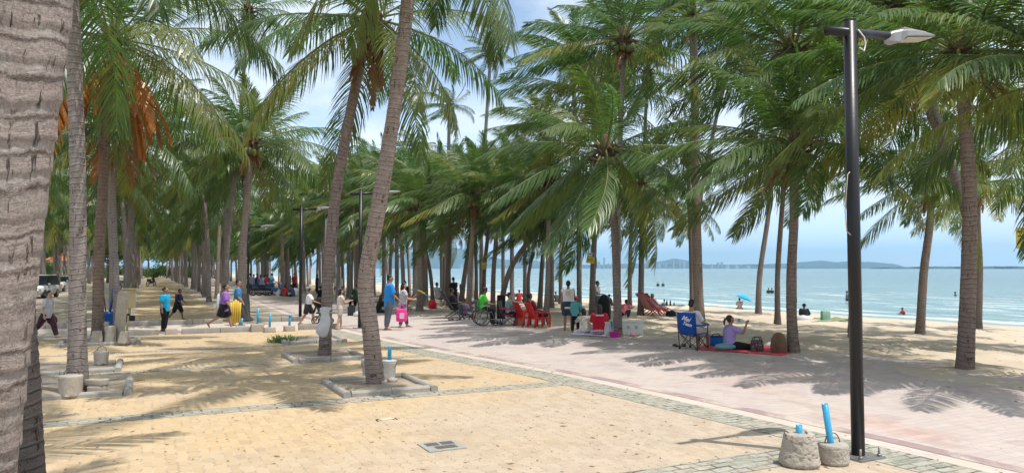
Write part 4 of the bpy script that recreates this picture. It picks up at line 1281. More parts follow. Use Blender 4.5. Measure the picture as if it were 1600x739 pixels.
weight(p + camv(0, 0.17), 0.165, 0.158, 0.215, 'low concrete weight with a tall leaning blue pipe', (0.034, 0.42, -0.02, 0.0, -0.06), 1, 9, 0.02, 0.03, YAW, 48)
p = G(101, 624); weight(p + camv(0, 0.15) + Vector((0, 0, 0.035)), 0.165, 0.180, 0.33, 'tall round weight in the kerbed bed left of the grey palm foot', None, 1, 11, 0.012, 0.015, YAW)
p = G(153, 573); weight(p + camv(0, 0.12) + Vector((0, 0, 0.035)), 0.135, 0.150, 0.29, 'round weight on the kerb of the shaded left bed', None, 1, 12, 0.012, 0.015, YAW)
for i, (x, y, r0, r1, h, lab) in enumerate(((151, 539, 0.175, 0.115, 0.36, 'cone shaped weight in front of the brown palm foot'), (172, 538, 0.15, 0.125, 0.48, 'stained upright weight between the brown palm and cement post'), (193, 539, 0.165, 0.095, 0.35, 'cone shaped weight with blue clip right of the cement post'))):
    p = G(x, y); weight(p + Vector((0, 0, 0.03)), r0, r1, h, lab, None, 0, 20 + i, 0.03, 0.03, 0, 28)
p = G(152, 616)
mbk = empty('concrete_block', p + Vector((0, 0, 0.035)), YAW, 'pair of stacked broken concrete pieces right of the grey palm foot', 'concrete piece')
MB().box((0, 0, 0.055), (0.27, 0.16, 0.11), 0.1, 0.012).build('lower_piece', M_CONC, mbk)
MB().box((-0.02, 0.02, 0.168), (0.33, 0.17, 0.10), -0.08, 0.012).build('upper_piece', M_CONC, mbk)

# ---- kerbs of the cross walk and the concrete blocks with pipes
def kerb_run(x0, x1, y, h, label, n=None):
    L = x1 - x0
    n = n or max(1, round(L / 1.0))
    e = empty('kerb', ((x0 + x1) / 2, y, 0), 0, label, 'kerb', 'low kerbs of the cross walk')
    for i in range(n):
        a = -L / 2 + L * i / n; c = L / n
        MB().box((a + c / 2, 0, h / 2 - 0.02), (c - 0.012, 0.17, h + 0.04 + rk.uniform(-0.008, 0.008)), 0, 0.018).build('kerb_stone', M_KERB, e)
    return e
kerb_run(-9.5, -3.6, 25.9, 0.18, 'front kerb left of the grey palm where the woman in grey walks')
kerb_run(-0.55, 0.35, 25.9, 0.17, 'short front kerb left of the woman in the turquoise shirt', 1)
kerb_run(1.0, 3.3, 25.9, 0.17, 'front kerb between turquoise and purple walkers')
kerb_run(4.65, 6.0, 25.9, 0.17, 'front kerb right of the blocks with pipes')
kerb_run(-9.0, -1.2, 30.2, 0.18, 'rear kerb at the left part of the cross walk')
kerb_run(-0.6, 2.6, 30.2, 0.18, 'rear kerb behind the turquoise and orange walkers')
kerb_run(3.9, 5.6, 30.2, 0.17, 'rear kerb between the wrapped palm and the lamp')
for i, (x, y, w, h, ph, lab) in enumerate(((377, 518, 0.34, 0.20, 0.24, 'small concrete block with the shortest pipe beside the wrapped palm'), (402, 518, 0.40, 0.26, 0.52, 'largest concrete block with the tallest pipe of the row'), (421, 519, 0.36, 0.17, 0.46, 'flat concrete block with a straight pipe next to the largest'), (452, 517, 0.34, 0.18, 0.34, 'concrete block whose pipe wears a ring, right end of row'))):
    p = G(x, y)
    e = empty('pipe_block', p, 0.05 * i, lab, 'concrete block', 'concrete blocks with blue pipes')
    MB().box((0, 0, h / 2), (w, 0.24, h), 0, 0.02).build('block', M_CONC, e)
    MB().tube([(0, 0, h - 0.02), (0.02, 0, h + ph)], 0.038, 14).build('pipe', BLUE_PIPE, e)
    if i == 3: MB().tube([(0.015, 0, h + ph - 0.03), (0.018, 0, h + ph + 0.02)], 0.055, 14).build('ring', BLUE_PIPE, e)
p = G(268, 522)
tag(MB().box((0, 0, 0.08), (0.36, 0.3, 0.2), 0, 0.02).build('concrete_block', M_CONC, None, p), 'pale loose block closing the gap in the front kerb', 'concrete block')

# ---- lamp posts
def lamp(base, h, label, detail=True):
    e = empty('street_lamp', base, 0, label, 'street lamp', 'black lamp posts along the promenade')
    MB().tube([(0, 0, 0.01), (0, 0, h)], 0.071 if detail else 0.065, 24).build('pole', BLACKP, e)
    bp = MB().box((0, 0, 0.012), (0.40, 0.40, 0.024), 0, 0.004).build('base_plate', STEEL, e)
    if detail:
        for sx_, sy_ in ((1, 1), (1, -1), (-1, 1), (-1, -1)):
            MB().tube([(sx_ * 0.15, sy_ * 0.15, 0.02), (sx_ * 0.15, sy_ * 0.15, 0.13)], 0.012, 8).tube([(sx_ * 0.15, sy_ * 0.15, 0.025), (sx_ * 0.15, sy_ * 0.15, 0.05)], 0.024, 6).build('bolt', STEEL, bp)
    arm = MB().tube([(-0.36, 0, h - 0.17), (0.70, 0, h - 0.085)], 0.050, 16).build('arm', BLACKP, e)
    MB().tube([(0, 0, h - 0.005), (0, 0, h + 0.006)], 0.074 if detail else 0.068, 24).build('pole_cap', BLACKP, e)
    # LED head: finned body wider at its middle, thin at the tip
    hz0 = h - 0.10
    st_ = [(0.60, 0.02, 0.03, -0.05), (0.68, 0.07, 0.062, -0.072), (0.77, 0.09, 0.085, -0.068), (0.83, 0.13, 0.095, -0.002), (0.96, 0.145, 0.105, 0.018), (1.18, 0.145, 0.112, 0.050), (1.36, 0.12, 0.112, 0.078), (1.43, 0.05, 0.104, 0.090)]
    mb = MB()
    V, F = [], []
    for (x, w, top, bot) in st_:
        z0 = hz0 + bot; z1 = hz0 + top + 0.0
        V += [(x, -w, z0 + 0.01), (x, -w, z1 - 0.025), (x, -w * 0.7, z1), (x, w * 0.7, z1), (x, w, z1 - 0.025), (x, w, z0 + 0.01), (x, w * 0.6, z0), (x, -w * 0.6, z0)]
    k = 8
    for i in range(len(st_) - 1):
        for j in range(k):
            F.append((i * k + j, i * k + (j + 1) % k, (i + 1) * k + (j + 1) % k, (i + 1) * k + j))
    F += [tuple(range(k)), tuple(range((len(st_) - 1) * k, len(st_) * k))]
    hd = mb.add(V, F).build('lamp_head', GALV, e)
    fins = MB()
    for i in range(9):
        y = -0.10 + 0.025 * i
        fins.box((1.0, y, hz0 + 0.104), (0.40, 0.006, 0.020))
    fins.build('fin_panel', GALV, hd)
    V = [(0.86, -0.10, hz0 - 0.003), (1.32, -0.09, hz0 + 0.064), (1.32, 0.09, hz0 + 0.064), (0.86, 0.10, hz0 - 0.003)]
    MB().add(V + [tuple(Vector(v) - Vector((0, 0, 0.012))) for v in V], [(0, 1, 2, 3), (7, 6, 5, 4), (0, 4, 5, 1), (1, 5, 6, 2), (2, 6, 7, 3), (3, 7, 4, 0)]).build('lens', LENS, hd)
    if detail:
        wl = MB()
        wl.tube([(0.05, -0.07, h - 0.12), (0.13, -0.085, h - 0.20), (0.15, -0.085, h - 0.28), (0.12, -0.09, h - 0.36), (0.05, -0.085, h - 0.33)], 0.008, 6)
        wl.build('cable', WHITEP, e)
        wl = MB()
        wl.tube([(-0.083, -0.03, h - 1.75), (-0.13, -0.04, h - 1.78), (-0.16, -0.04, h - 2.0), (-0.17, -0.03, h - 2.2), (-0.15, -0.03, h - 2.42), (-0.10, -0.04, h - 2.46)], 0.006, 6)
        wl.build('cord', simple('pale_rope', (0.45, 0.40, 0.30), 0.9), e)
    return e
lb = G(1341, 713)
lamp((lb.x, lb.y, 0), 4.93, 'tall black lamp post standing beside two concrete weights')
pb = G(562, 513); lamp((pb.x, pb.y, 0), 4.85, 'black lamp post half hidden by the leaning palm', False)
pb = G(469, 496); lamp((pb.x, pb.y, 0), 4.75, 'black lamp post behind the man with the pushchair', False)
pb = G(387, 476); lamp((pb.x, pb.y, 0), 4.6, 'distant black lamp post right of the wrapped palm', False)
# thin dark pole among the beach palms and the floodlight mast
pb = G(663, 478)
tag(MB().tube([(0, 0, -0.1), (0, 0, 4.2)], 0.06, 12).tube([(0, 0, 4.2), (0, 0, 4.3)], 0.075, 12).tube([(0, 0, -0.05), (0, 0, 0.25)], 0.085, 12).build('thin_pole', BLACKP, None, pb), 'thin dark pole among the beach palms left of the reclining man', 'pole')
pb = G(509, 470)
fl = empty('floodlight_mast', pb, 0, 'white mast with a cluster of dark floodlights above the palms', 'floodlight')
fd = depth_of(pb); fh = AT(510, 283, fd).z
MB().tube([(0, 0, 0), (0, 0, fh)], 0.10, 12).build('mast', WHITEP, fl)
MB().box((0, 0, fh), (1.2, 0.12, 0.12), YAW).build('crossbar', GALV, fl)
for k in (-0.45, 0.0, 0.45):
    v = camv(k, -0.15)
    MB().box((v.x, v.y, fh + 0.22), (0.42, 0.30, 0.34), YAW, 0.03).build('lamp_head', DARKP, fl)

# ---- drain cover and broken pavers in the near paving
p = G(690, 697)
dc = empty('drain_cover', (p.x, p.y, 0.004), 0, 'square grey patched drain cover let into the near paving', 'drain cover')
M_PATCH = mat_noise('patch_cement', (0.36, 0.36, 0.33), (0.46, 0.45, 0.41), (0.22, 0.22, 0.20), 5.0, 16.0, 0.6, 60.0)
MB().box((0, 0, 0.0), (0.46, 0.44, 0.02), 0, 0.004).build('frame', M_PATCH, dc)
for i, (x, y) in enumerate(((-0.09, 0.09), (0.10, 0.09), (0.02, -0.09))):
    MB().box((x, y, 0.006), (0.16 if i < 2 else 0.26, 0.14, 0.014), 0, 0.003).build('slot_panel', simple('dark_slot', (0.10, 0.095, 0.085), 0.9, var=0.3, scale=20), dc)
p = G(604, 655)
bpv = empty('loose_paver', (p.x, p.y, 0.0), 0.1, 'broken loose paver with dark gaps in the near paving', 'loose paver')
MB().box((0, 0, 0.006), (0.20, 0.11, 0.016), 0.12, 0.004).build('paver', simple('pale_paver', (0.55, 0.47, 0.37), 0.9, bumpy=0.3), bpv)
MB().box((0.0, 0.075, 0.003), (0.24, 0.022, 0.006), 0.05).box((-0.14, 0.0, 0.003), (0.022, 0.14, 0.006), -0.2).box((0.13, -0.03, 0.003), (0.018, 0.12, 0.006), -0.1).build('gap', simple('dark_gap', (0.07, 0.06, 0.05), 1.0), bpv)

# ---- plastic bag tied to the curved palm
M_BAG = bpy.data.materials.new('clear_plastic_bag')
M_BAG.use_nodes = True
t = M_BAG.node_tree; t.nodes.clear()
_p = nd(t, 'ShaderNodeBsdfPrincipled', {'Base Color': (0.75, 0.77, 0.80, 1), 'Roughness': 0.25})
_n = bump(t, noise(t, objco(t), 14.0, 4, 0.6, 1.0), 0.9, 0.03)
t.links.new(_n, _p.inputs['Normal'])
_tr = nd(t, 'ShaderNodeBsdfTranslucent', {'Color': (0.8, 0.82, 0.85, 1)})
_mx = nd(t, 'ShaderNodeMixShader', {0: 0.35, 1: _p.outputs[0], 2: _tr.outputs[0]})
nd(t, 'ShaderNodeOutputMaterial', {'Surface': _mx.outputs[0]})
def soft_bag(prof, n, seed, mat, name, loc, sy=0.6, rz=0.0, parent=None, jit=0.10):
    mb = MB().lathe((0, 0, 0), prof, n, jit, seed)
    mb.V = [(x, y * sy, z) for x, y, z in mb.V]
    return mb.build(name, mat, parent, loc, rz)
db = depth_of(G(507, 557))
pb = AT(507.5, 527, db - 0.22)
bag = empty('plastic_bag', pb, YAW, 'clear white plastic bag hanging from the curved palm trunk', 'plastic bag')
bb_ = MB().lathe((0, 0, 0), [(0.02, 0.0), (0.08, 0.02), (0.13, 0.08), (0.155, 0.16), (0.155, 0.24), (0.135, 0.32), (0.12, 0.40), (0.10, 0.48), (0.085, 0.55), (0.09, 0.60), (0.12, 0.66), (0.13, 0.70)], 40)
nv = []
for v_ in bb_.V:
    q_ = Vector(v_)
    k_ = 0.045 * mnoise.noise(Vector((q_.x * 9, q_.y * 9, q_.z * 4))) + 0.02 * mnoise.noise(q_ * 24)
    d_ = Vector((q_.x, q_.y, 0)).normalized()
    q_ = q_ + d_ * k_ + Vector((0.10 * q_.z - 0.05 + 0.03 * mnoise.noise(Vector((0, 0, q_.z * 6))), 0, 0.03 * mnoise.noise(q_ * 12)))
    nv.append((q_.x, q_.y * 0.5, q_.z))
bb_.V = nv
bb_.build('bag_body', M_BAG, bag)
MB().tube([(math.cos(a) * 0.19, 0.22 + math.sin(a) * 0.19, 0.58) for a in np.linspace(0, 6.28, 24, endpoint=False)], 0.008, 6, closed=True).build('tie', simple('white_cord', (0.7, 0.7, 0.68), 0.8), bag)

# ---- buckets by the leaning palm
def bucket(loc, r0, r1, h, mat, label, lid=True, pipe=None, cat='bucket', rz=0.0, name='bucket', group='buckets'):
    e = empty(name, loc, rz, label, cat, group)
    MB().lathe((0, 0, 0), [(r0 * 0.96, 0), (r0, 0.01), (r0 + (r1 - r0) * 0.85, h * 0.85), (r1 * 1.04, h * 0.86), (r1 * 1.04, h * 0.90), (r1, h * 0.91), (r1, h), (r1 * 0.94, h), (r1 * 0.93, h * 0.9), (0.01, h * 0.88)], 28).build('pail', mat, e)
    if lid: MB().lathe((0, 0, h), [(r1 * 1.05, -0.03), (r1 * 1.06, 0.0), (r1 * 1.0, 0.012), (r1 * 0.5, 0.014), (0.01, 0.014)], 28).build('lid', mat, e)
    hp = MB().tube([(math.cos(a) * (r1 * 1.06), -0.25 * math.sin(a) * r1 - r1 * 0.55 * math.sin(a), h * 0.88 - math.sin(a) * r1 * 0.9) for a in np.linspace(0, math.pi, 12)], 0.005, 6)
    hp.build('handle', WIRE, e)
    if pipe: MB().tube([(0, 0, h), (0.0, 0, h + pipe)], 0.038, 16).build('pipe', BLUE_PIPE, e)
    return e
p = G(607, 594); bucket(p + camv(0, 0.1) + Vector((0, 0, 0.03)), 0.11, 0.13, 0.33, WHITEP, 'white lidded bucket with a blue pipe right of the leaning palm', True, 0.25, rz=YAW)
p = G(574, 594); bucket(p + camv(0, 0.16) + Vector((0, 0, 0.03)), 0.12, 0.14, 0.33, simple('grey_white_plastic', (0.55, 0.55, 0.55), 0.5), 'greyish bucket half hidden left of the leaning palm', True, rz=YAW)
for i, (x, y, r) in enumerate(((612, 599, 0.075), (600, 603, 0.05), (618, 598, 0.04))):
    p = G(x, y)
    o = MB().ball((0, 0, 0), r, 12, 8, (1.2, 0.9, 0.75)); o.V = [tuple(Vector(v) * (1 + 0.12 * vn2(v[0] * 40, v[1] * 40 + v[2] * 30))) for v in o.V]
    tag(o.build('stone', M_CONC, None, p + Vector((0, 0, 0.06))), ['large pale stone on the soil in front of the white bucket', 'small stone touching the foot of the leaning palm', 'smallest stone at the right of the large pale one'][i], 'stone')

# ---- cement post, box on a rod, tools and pails at the left
p = G(184, 536); d0 = depth_of(p); tp = AT(193, 455, d0) - p
cp = empty('cement_post', p, 0, 'leaning weathered cement post left of the tan box', 'post')
q = Vector(tp).to_track_quat('Z', 'Y').to_matrix()
MB().box(Vector(tp) / 2, (0.23, 0.18, Vector(tp).length), rot=q, bevel=0.02).build('post', M_CONC, cp)
p = G(198, 524); d0 = depth_of(p)
bxp = empty('meter_box', p, YAW, 'tan metal box mounted on a thin yellow rod', 'box on rod')
bh = AT(203, 467, d0).z
MB().tube([(0, 0, 0), (0.06, 0, bh)], 0.028, 10).build('rod', TAN, bxp)
MB().box((0.07, 0, bh), (0.32, 0.2, 0.58), 0, 0.02).build('box', TAN, bxp)
MB().box((0.07, 0, bh + 0.31), (0.40, 0.28, 0.04), 0, 0.008).build('lid', TAN, bxp)
MB().tube([(0.03, 0, bh * 0.55), (0.034, 0, bh * 0.6)], 0.045, 10).build('clip', DARKP, bxp)
p = G(168, 508); bk = bucket(p, 0.22, 0.25, 0.50, BLUEP, 'blue pail with broom sticks behind the cone weights', False, cat='pail')
for sx_, c in ((-0.12, DARKP), (0.1, BLUEP), (0.16, DARKP)):
    MB().tube([(sx_ * 0.5, 0.05, 0.45), (sx_ * 1.3, 0.08, 1.25 + sx_)], 0.02, 8).build('broom_stick', c, bk)
p = G(181, 506); bucket(p, 0.17, 0.2, 0.55, WHITEP, 'white pail hidden behind the leaning cement post', True, cat='pail')
p = G(203, 502); dp = empty('dustpan', p, YAW, 'long handled dustpan standing right of the tan box', 'dustpan')
MB().box((0, 0, 0.12), (0.30, 0.22, 0.24), 0, 0.02).build('pan', DARKP, dp)
MB().tube([(0, 0, 0.22), (0.0, 0.02, 1.5)], 0.017, 8).build('stick', GALV, dp)
MB().box((0, 0.02, 1.05), (0.09, 0.08, 0.34), 0, 0.01).build('cloth', cloth('teal_cloth', (0.03, 0.35, 0.42)), dp)

# rubber wrap round the foot of the palm beside the cross walk
p = G(378, 501)
wr = MB().lathe((0, 0, 0), [(0.43, 0.0), (0.42, 0.06), (0.31, 0.18), (0.29, 0.7), (0.26, 1.02), (0.24, 1.06)], 24, 0.02, 4).build('rubber_wrap', simple('grey_rubber', (0.085, 0.085, 0.088), 0.8, var=0.3), None, p)
tag(wr, 'grey rubber collar wrapped round a palm foot beside the purple walker', 'trunk wrap')

# ---- boards on palms
def board(loc, w, h, rz, label, marks, tilt=0.0, mat=None, name='notice_board'):
    e = empty(name, loc, rz, label, 'notice board')
    e.rotation_euler = (0, tilt, rz)
    MB().box((0, 0, 0), (w, 0.02, h), 0, 0.004).build('panel', mat or simple('yellow_board', (0.62, 0.50, 0.07), 0.6, var=0.15, scale=8), e)
    for (x, z, ww, hh, m, nm) in marks:
        MB().box((x, -0.0135, z), (ww, 0.005, hh)).build(nm, m, e)
    return e
WH = simple('white_print', (0.7, 0.7, 0.7), 0.6); BK = simple('black_print', (0.03, 0.03, 0.03), 0.6); BL = simple('blue_print', (0.12, 0.14, 0.50), 0.6)
def on_palm(px, py, ft):
    d0 = depth_of(G(*ft)); return AT(px, py, d0 - 0.22)
board(on_palm(923, 403, (925, 494)), 0.40, 0.52, YAW - 0.3, 'yellow board with white head nailed to a palm behind the man in white', [(-0.06, 0.17, 0.26, 0.15, WH, 'header'), (-0.06, 0.19, 0.2, 0.035, BK, 'text_line'), (0.12, 0.15, 0.11, 0.2, BL, 'emblem'), (-0.02, -0.06, 0.28, 0.02, BK, 'text_line'), (-0.02, -0.12, 0.24, 0.02, BK, 'text_line')], 0.12)
board(on_palm(756, 415, (755, 480)), 0.26, 0.42, YAW, 'small faded yellow board on the palm behind the wheelchair', [(0, 0.08, 0.16, 0.05, WH, 'header')])
board(on_palm(1606, 372, (1640, 545)), 0.62, 0.62, YAW - 0.2, 'yellow board cut by the right edge of the picture', [(-0.22, 0.19, 0.10, 0.05, BK, 'emblem'), (0.02, 0.19, 0.28, 0.03, BK, 'text_line'), (0.0, 0.06, 0.54, 0.03, BK, 'text_line'), (0.06, -0.08, 0.26, 0.14, BK, 'emblem')], 0.0)
p = G(529, 466)
wb = empty('white_sign', p, YAW, 'blank white board on legs among the far palms', 'sign')
wd = depth_of(p)
MB().box((0, 0, AT(529, 441, wd).z - p.z), (13 / FPX * wd, 0.03, 13 / FPX * wd), 0, 0.01).build('panel', WHITEP, wb)
MB().tube([(-0.2, 0.02, 0), (-0.2, 0.02, 1.0)], 0.025, 8).build('leg', GALV, wb)
MB().tube([(0.2, 0.02, 0), (0.2, 0.02, 1.0)], 0.025, 8).build('leg', GALV, wb)

# ---- litter on the paving and the sand: scraps of leaf and pebbles that nobody would count
def scatter(name, n, area, mat, smin, smax, seed, flat=0.25, zoff=0.004, cond=None):
    rs = np.random.RandomState(seed)
    V, F = [], []
    k = 0
    while k < n:
        x = rs.uniform(area[0], area[1]); y = area[2] + (area[3] - area[2]) * rs.uniform() ** 1.5
        if cond and not cond(x, y, rs): 
            n -= 0; 
            if rs.uniform() < 0.98: continue
        s = rs.uniform(smin, smax) * (1.6 if rs.uniform() < 0.1 else 1)
        a = rs.uniform(0, 6.28); L = s * rs.uniform(1, 4)
        z = (sand_h(x, y) if x > ed(y) else 0.0) + zoff
        dx, dy = math.cos(a) * L / 2, math.sin(a) * L / 2
        ox, oy = -math.sin(a) * s / 2, math.cos(a) * s / 2
        hh = s * flat
        b = len(V)
        V += [(x - dx, y - dy, z), (x + ox, y + oy, z), (x + dx, y + dy, z + hh * 0.3), (x - ox, y - oy, z), (x, y, z + hh)]
        F += [(b, b + 3, b + 4), (b + 3, b + 2, b + 4), (b + 2, b + 1, b + 4), (b + 1, b, b + 4)]
        k += 1
    me = bpy.data.meshes.new(name); me.from_pydata(V, [], F); me.materials.append(mat); me.update()
    o = link(name, me); tag(o, kind='stuff')
    return o
scatter('leaf_litter', 1300, (-6, 8, 4.5, 26), simple('dry_scrap', (0.22, 0.16, 0.10), 0.9, var=0.4), 0.010, 0.03, 5)
scatter('pebbles', 900, (-6, 14, 4.5, 26), simple('pale_pebble', (0.55, 0.49, 0.41), 0.9, var=0.3), 0.006, 0.016, 6, 0.5)
scatter('beach_debris', 1700, (12, 40, 4, 60), simple('brown_scrap', (0.17, 0.12, 0.08), 0.9, var=0.4), 0.012, 0.04, 7)
# ------------------------------------------------------------------ people
SKIN = {k: simple('skin_' + k, c, 0.55, var=0.08, spec=0.3) for k, c in {'tan': (0.36, 0.20, 0.13), 'light': (0.50, 0.31, 0.22), 'dark': (0.22, 0.12, 0.08)}.items()}
HAIR = simple('black_hair', (0.012, 0.010, 0.010), 0.45, var=0.3)
HAIRB = simple('dark_brown_hair', (0.035, 0.020, 0.014), 0.45, var=0.3)
EYE = simple('dark_eye', (0.02, 0.015, 0.012), 0.2)
LIP = simple('lip', (0.30, 0.11, 0.09), 0.5)
SHOE = simple('dark_shoe', (0.035, 0.03, 0.03), 0.6)
SANDAL = simple('brown_sandal', (0.16, 0.085, 0.05), 0.7)

def etube(mb, pts, rad, lat, n=14):
    """closed tube with elliptic sections; rad rows are (across, deep), lat is the lateral axis"""
    pts = [Vector(p) for p in pts]
    m = len(pts)
    V = []
    for i, p in enumerate(pts):
        t = (pts[min(i + 1, m - 1)] - pts[max(i - 1, 0)])
        t = t.normalized() if t.length > 1e-6 else Vector((0, 0, 1))
        a = Vector(lat) - t * Vector(lat).dot(t)
        if a.length < 0.05: a = Vector((0, 1, 0)) - t * t.y
        a.normalize(); b = t.cross(a)
        ra, rb = rad[i] if hasattr(rad[i], '__len__') else (rad[i], rad[i])
        for k in range(n):
            th = 2 * math.pi * k / n
            V.append(p + a * (math.cos(th) * ra) + b * (math.sin(th) * rb))
    F = []
    for i in range(m - 1):
        for k in range(n):
            k2 = (k + 1) % n
            F.append((i * n + k, i * n + k2, (i + 1) * n + k2, (i + 1) * n + k))
    c0 = len(V); V.append(pts[0]); V.append(pts[-1])
    for k in range(n):
        F.append((c0, (k + 1) % n, k)); F.append((c0 + 1, (m - 1) * n + k, (m - 1) * n + (k + 1) % n))
    return mb.add(V, F, True)

def remesh(o, vox, it=6):
    r = o.modifiers.new('Remesh', 'REMESH'); r.mode = 'VOXEL'; r.voxel_size = vox; r.use_smooth_shade = True
    s = o.modifiers.new('Smooth', 'SMOOTH'); s.factor = 0.5; s.iterations = it

def skeleton(pose):
    J = {}
    lean = R(pose.get('lean', 3)); tw = R(pose.get('twist', 0)); side = R(pose.get('side', 0))
    up = Vector((math.sin(side), math.sin(lean) * math.cos(side), math.cos(lean) * math.cos(side)))
    bend = R(pose.get('bend', 0))
    up2 = Vector((math.sin(side), math.sin(lean + bend), math.cos(lean + bend))).normalized()
    pel = Vector((0, 0, 0))
    J['pel'] = pel
    J['waist'] = pel + up * 0.17
    J['chest'] = J['waist'] + up2 * 0.17
    J['sh'] = J['chest'] + up2 * 0.12
    J['neck'] = J['sh'] + up2 * 0.07
    hp, hy = pose.get('head', (0, 0))
    hd = R(pose.get('lean', 3) * 0.3 + hp)
    J['head'] = J['neck'] + Vector((0, math.sin(hd) * 0.5 + 0.15, math.cos(hd))).normalized() * 0.145
    J['hrot'] = Euler((-R(hp), 0, -R(hy))).to_matrix()
    lat = Matrix.Rotation(-tw, 3, 'Z') @ Vector((1, 0, 0))
    J['lat'] = lat
    for s, sg in (('L', -1), ('R', 1)):
        f, k, ab = pose.get('leg' + s, (0, 0, 3))
        a = R(f); b_ = R(f - k); c = R(ab)
        J['hip' + s] = Vector((sg * 0.088, 0, -0.01))
        J['kn' + s] = J['hip' + s] + Vector((sg * math.sin(c), math.sin(a) * math.cos(c), -math.cos(a) * math.cos(c))) * 0.41
        c2 = R(pose.get('shin' + s, ab * 0.3))
        J['an' + s] = J['kn' + s] + Vector((sg * math.sin(c2), math.sin(b_) * math.cos(c2), -math.cos(b_) * math.cos(c2))) * 0.40
        J['foot' + s] = pose.get('foot' + s, None)
        f, ab, el, inn = pose.get('arm' + s, (2, 8, 12, 0))
        a = R(f + pose.get('lean', 3) * 0.0); c = R(ab)
        shp = J['sh'] + lat * (sg * 0.165) - up2 * 0.015
        J['sho' + s] = shp
        J['elb' + s] = shp + (lat * (sg * math.sin(c)) + Vector((0, math.sin(a) * math.cos(c), -math.cos(a) * math.cos(c)))) * 0.285
        c3 = R(ab * 0.4 - inn); e = R(f + el)
        J['wri' + s] = J['elb' + s] + (lat * (sg * math.sin(c3)) + Vector((0, math.sin(e) * math.cos(c3), -math.cos(e) * math.cos(c3)))) * 0.245
    if pose.get('root', 'stand') == 'stand':
        z = min(J['anL'].z, J['anR'].z) - 0.075
    else:
        z = -pose['root']
    for k, v in J.items():
        if isinstance(v, Vector) and k != 'lat': v.z -= z
    return J

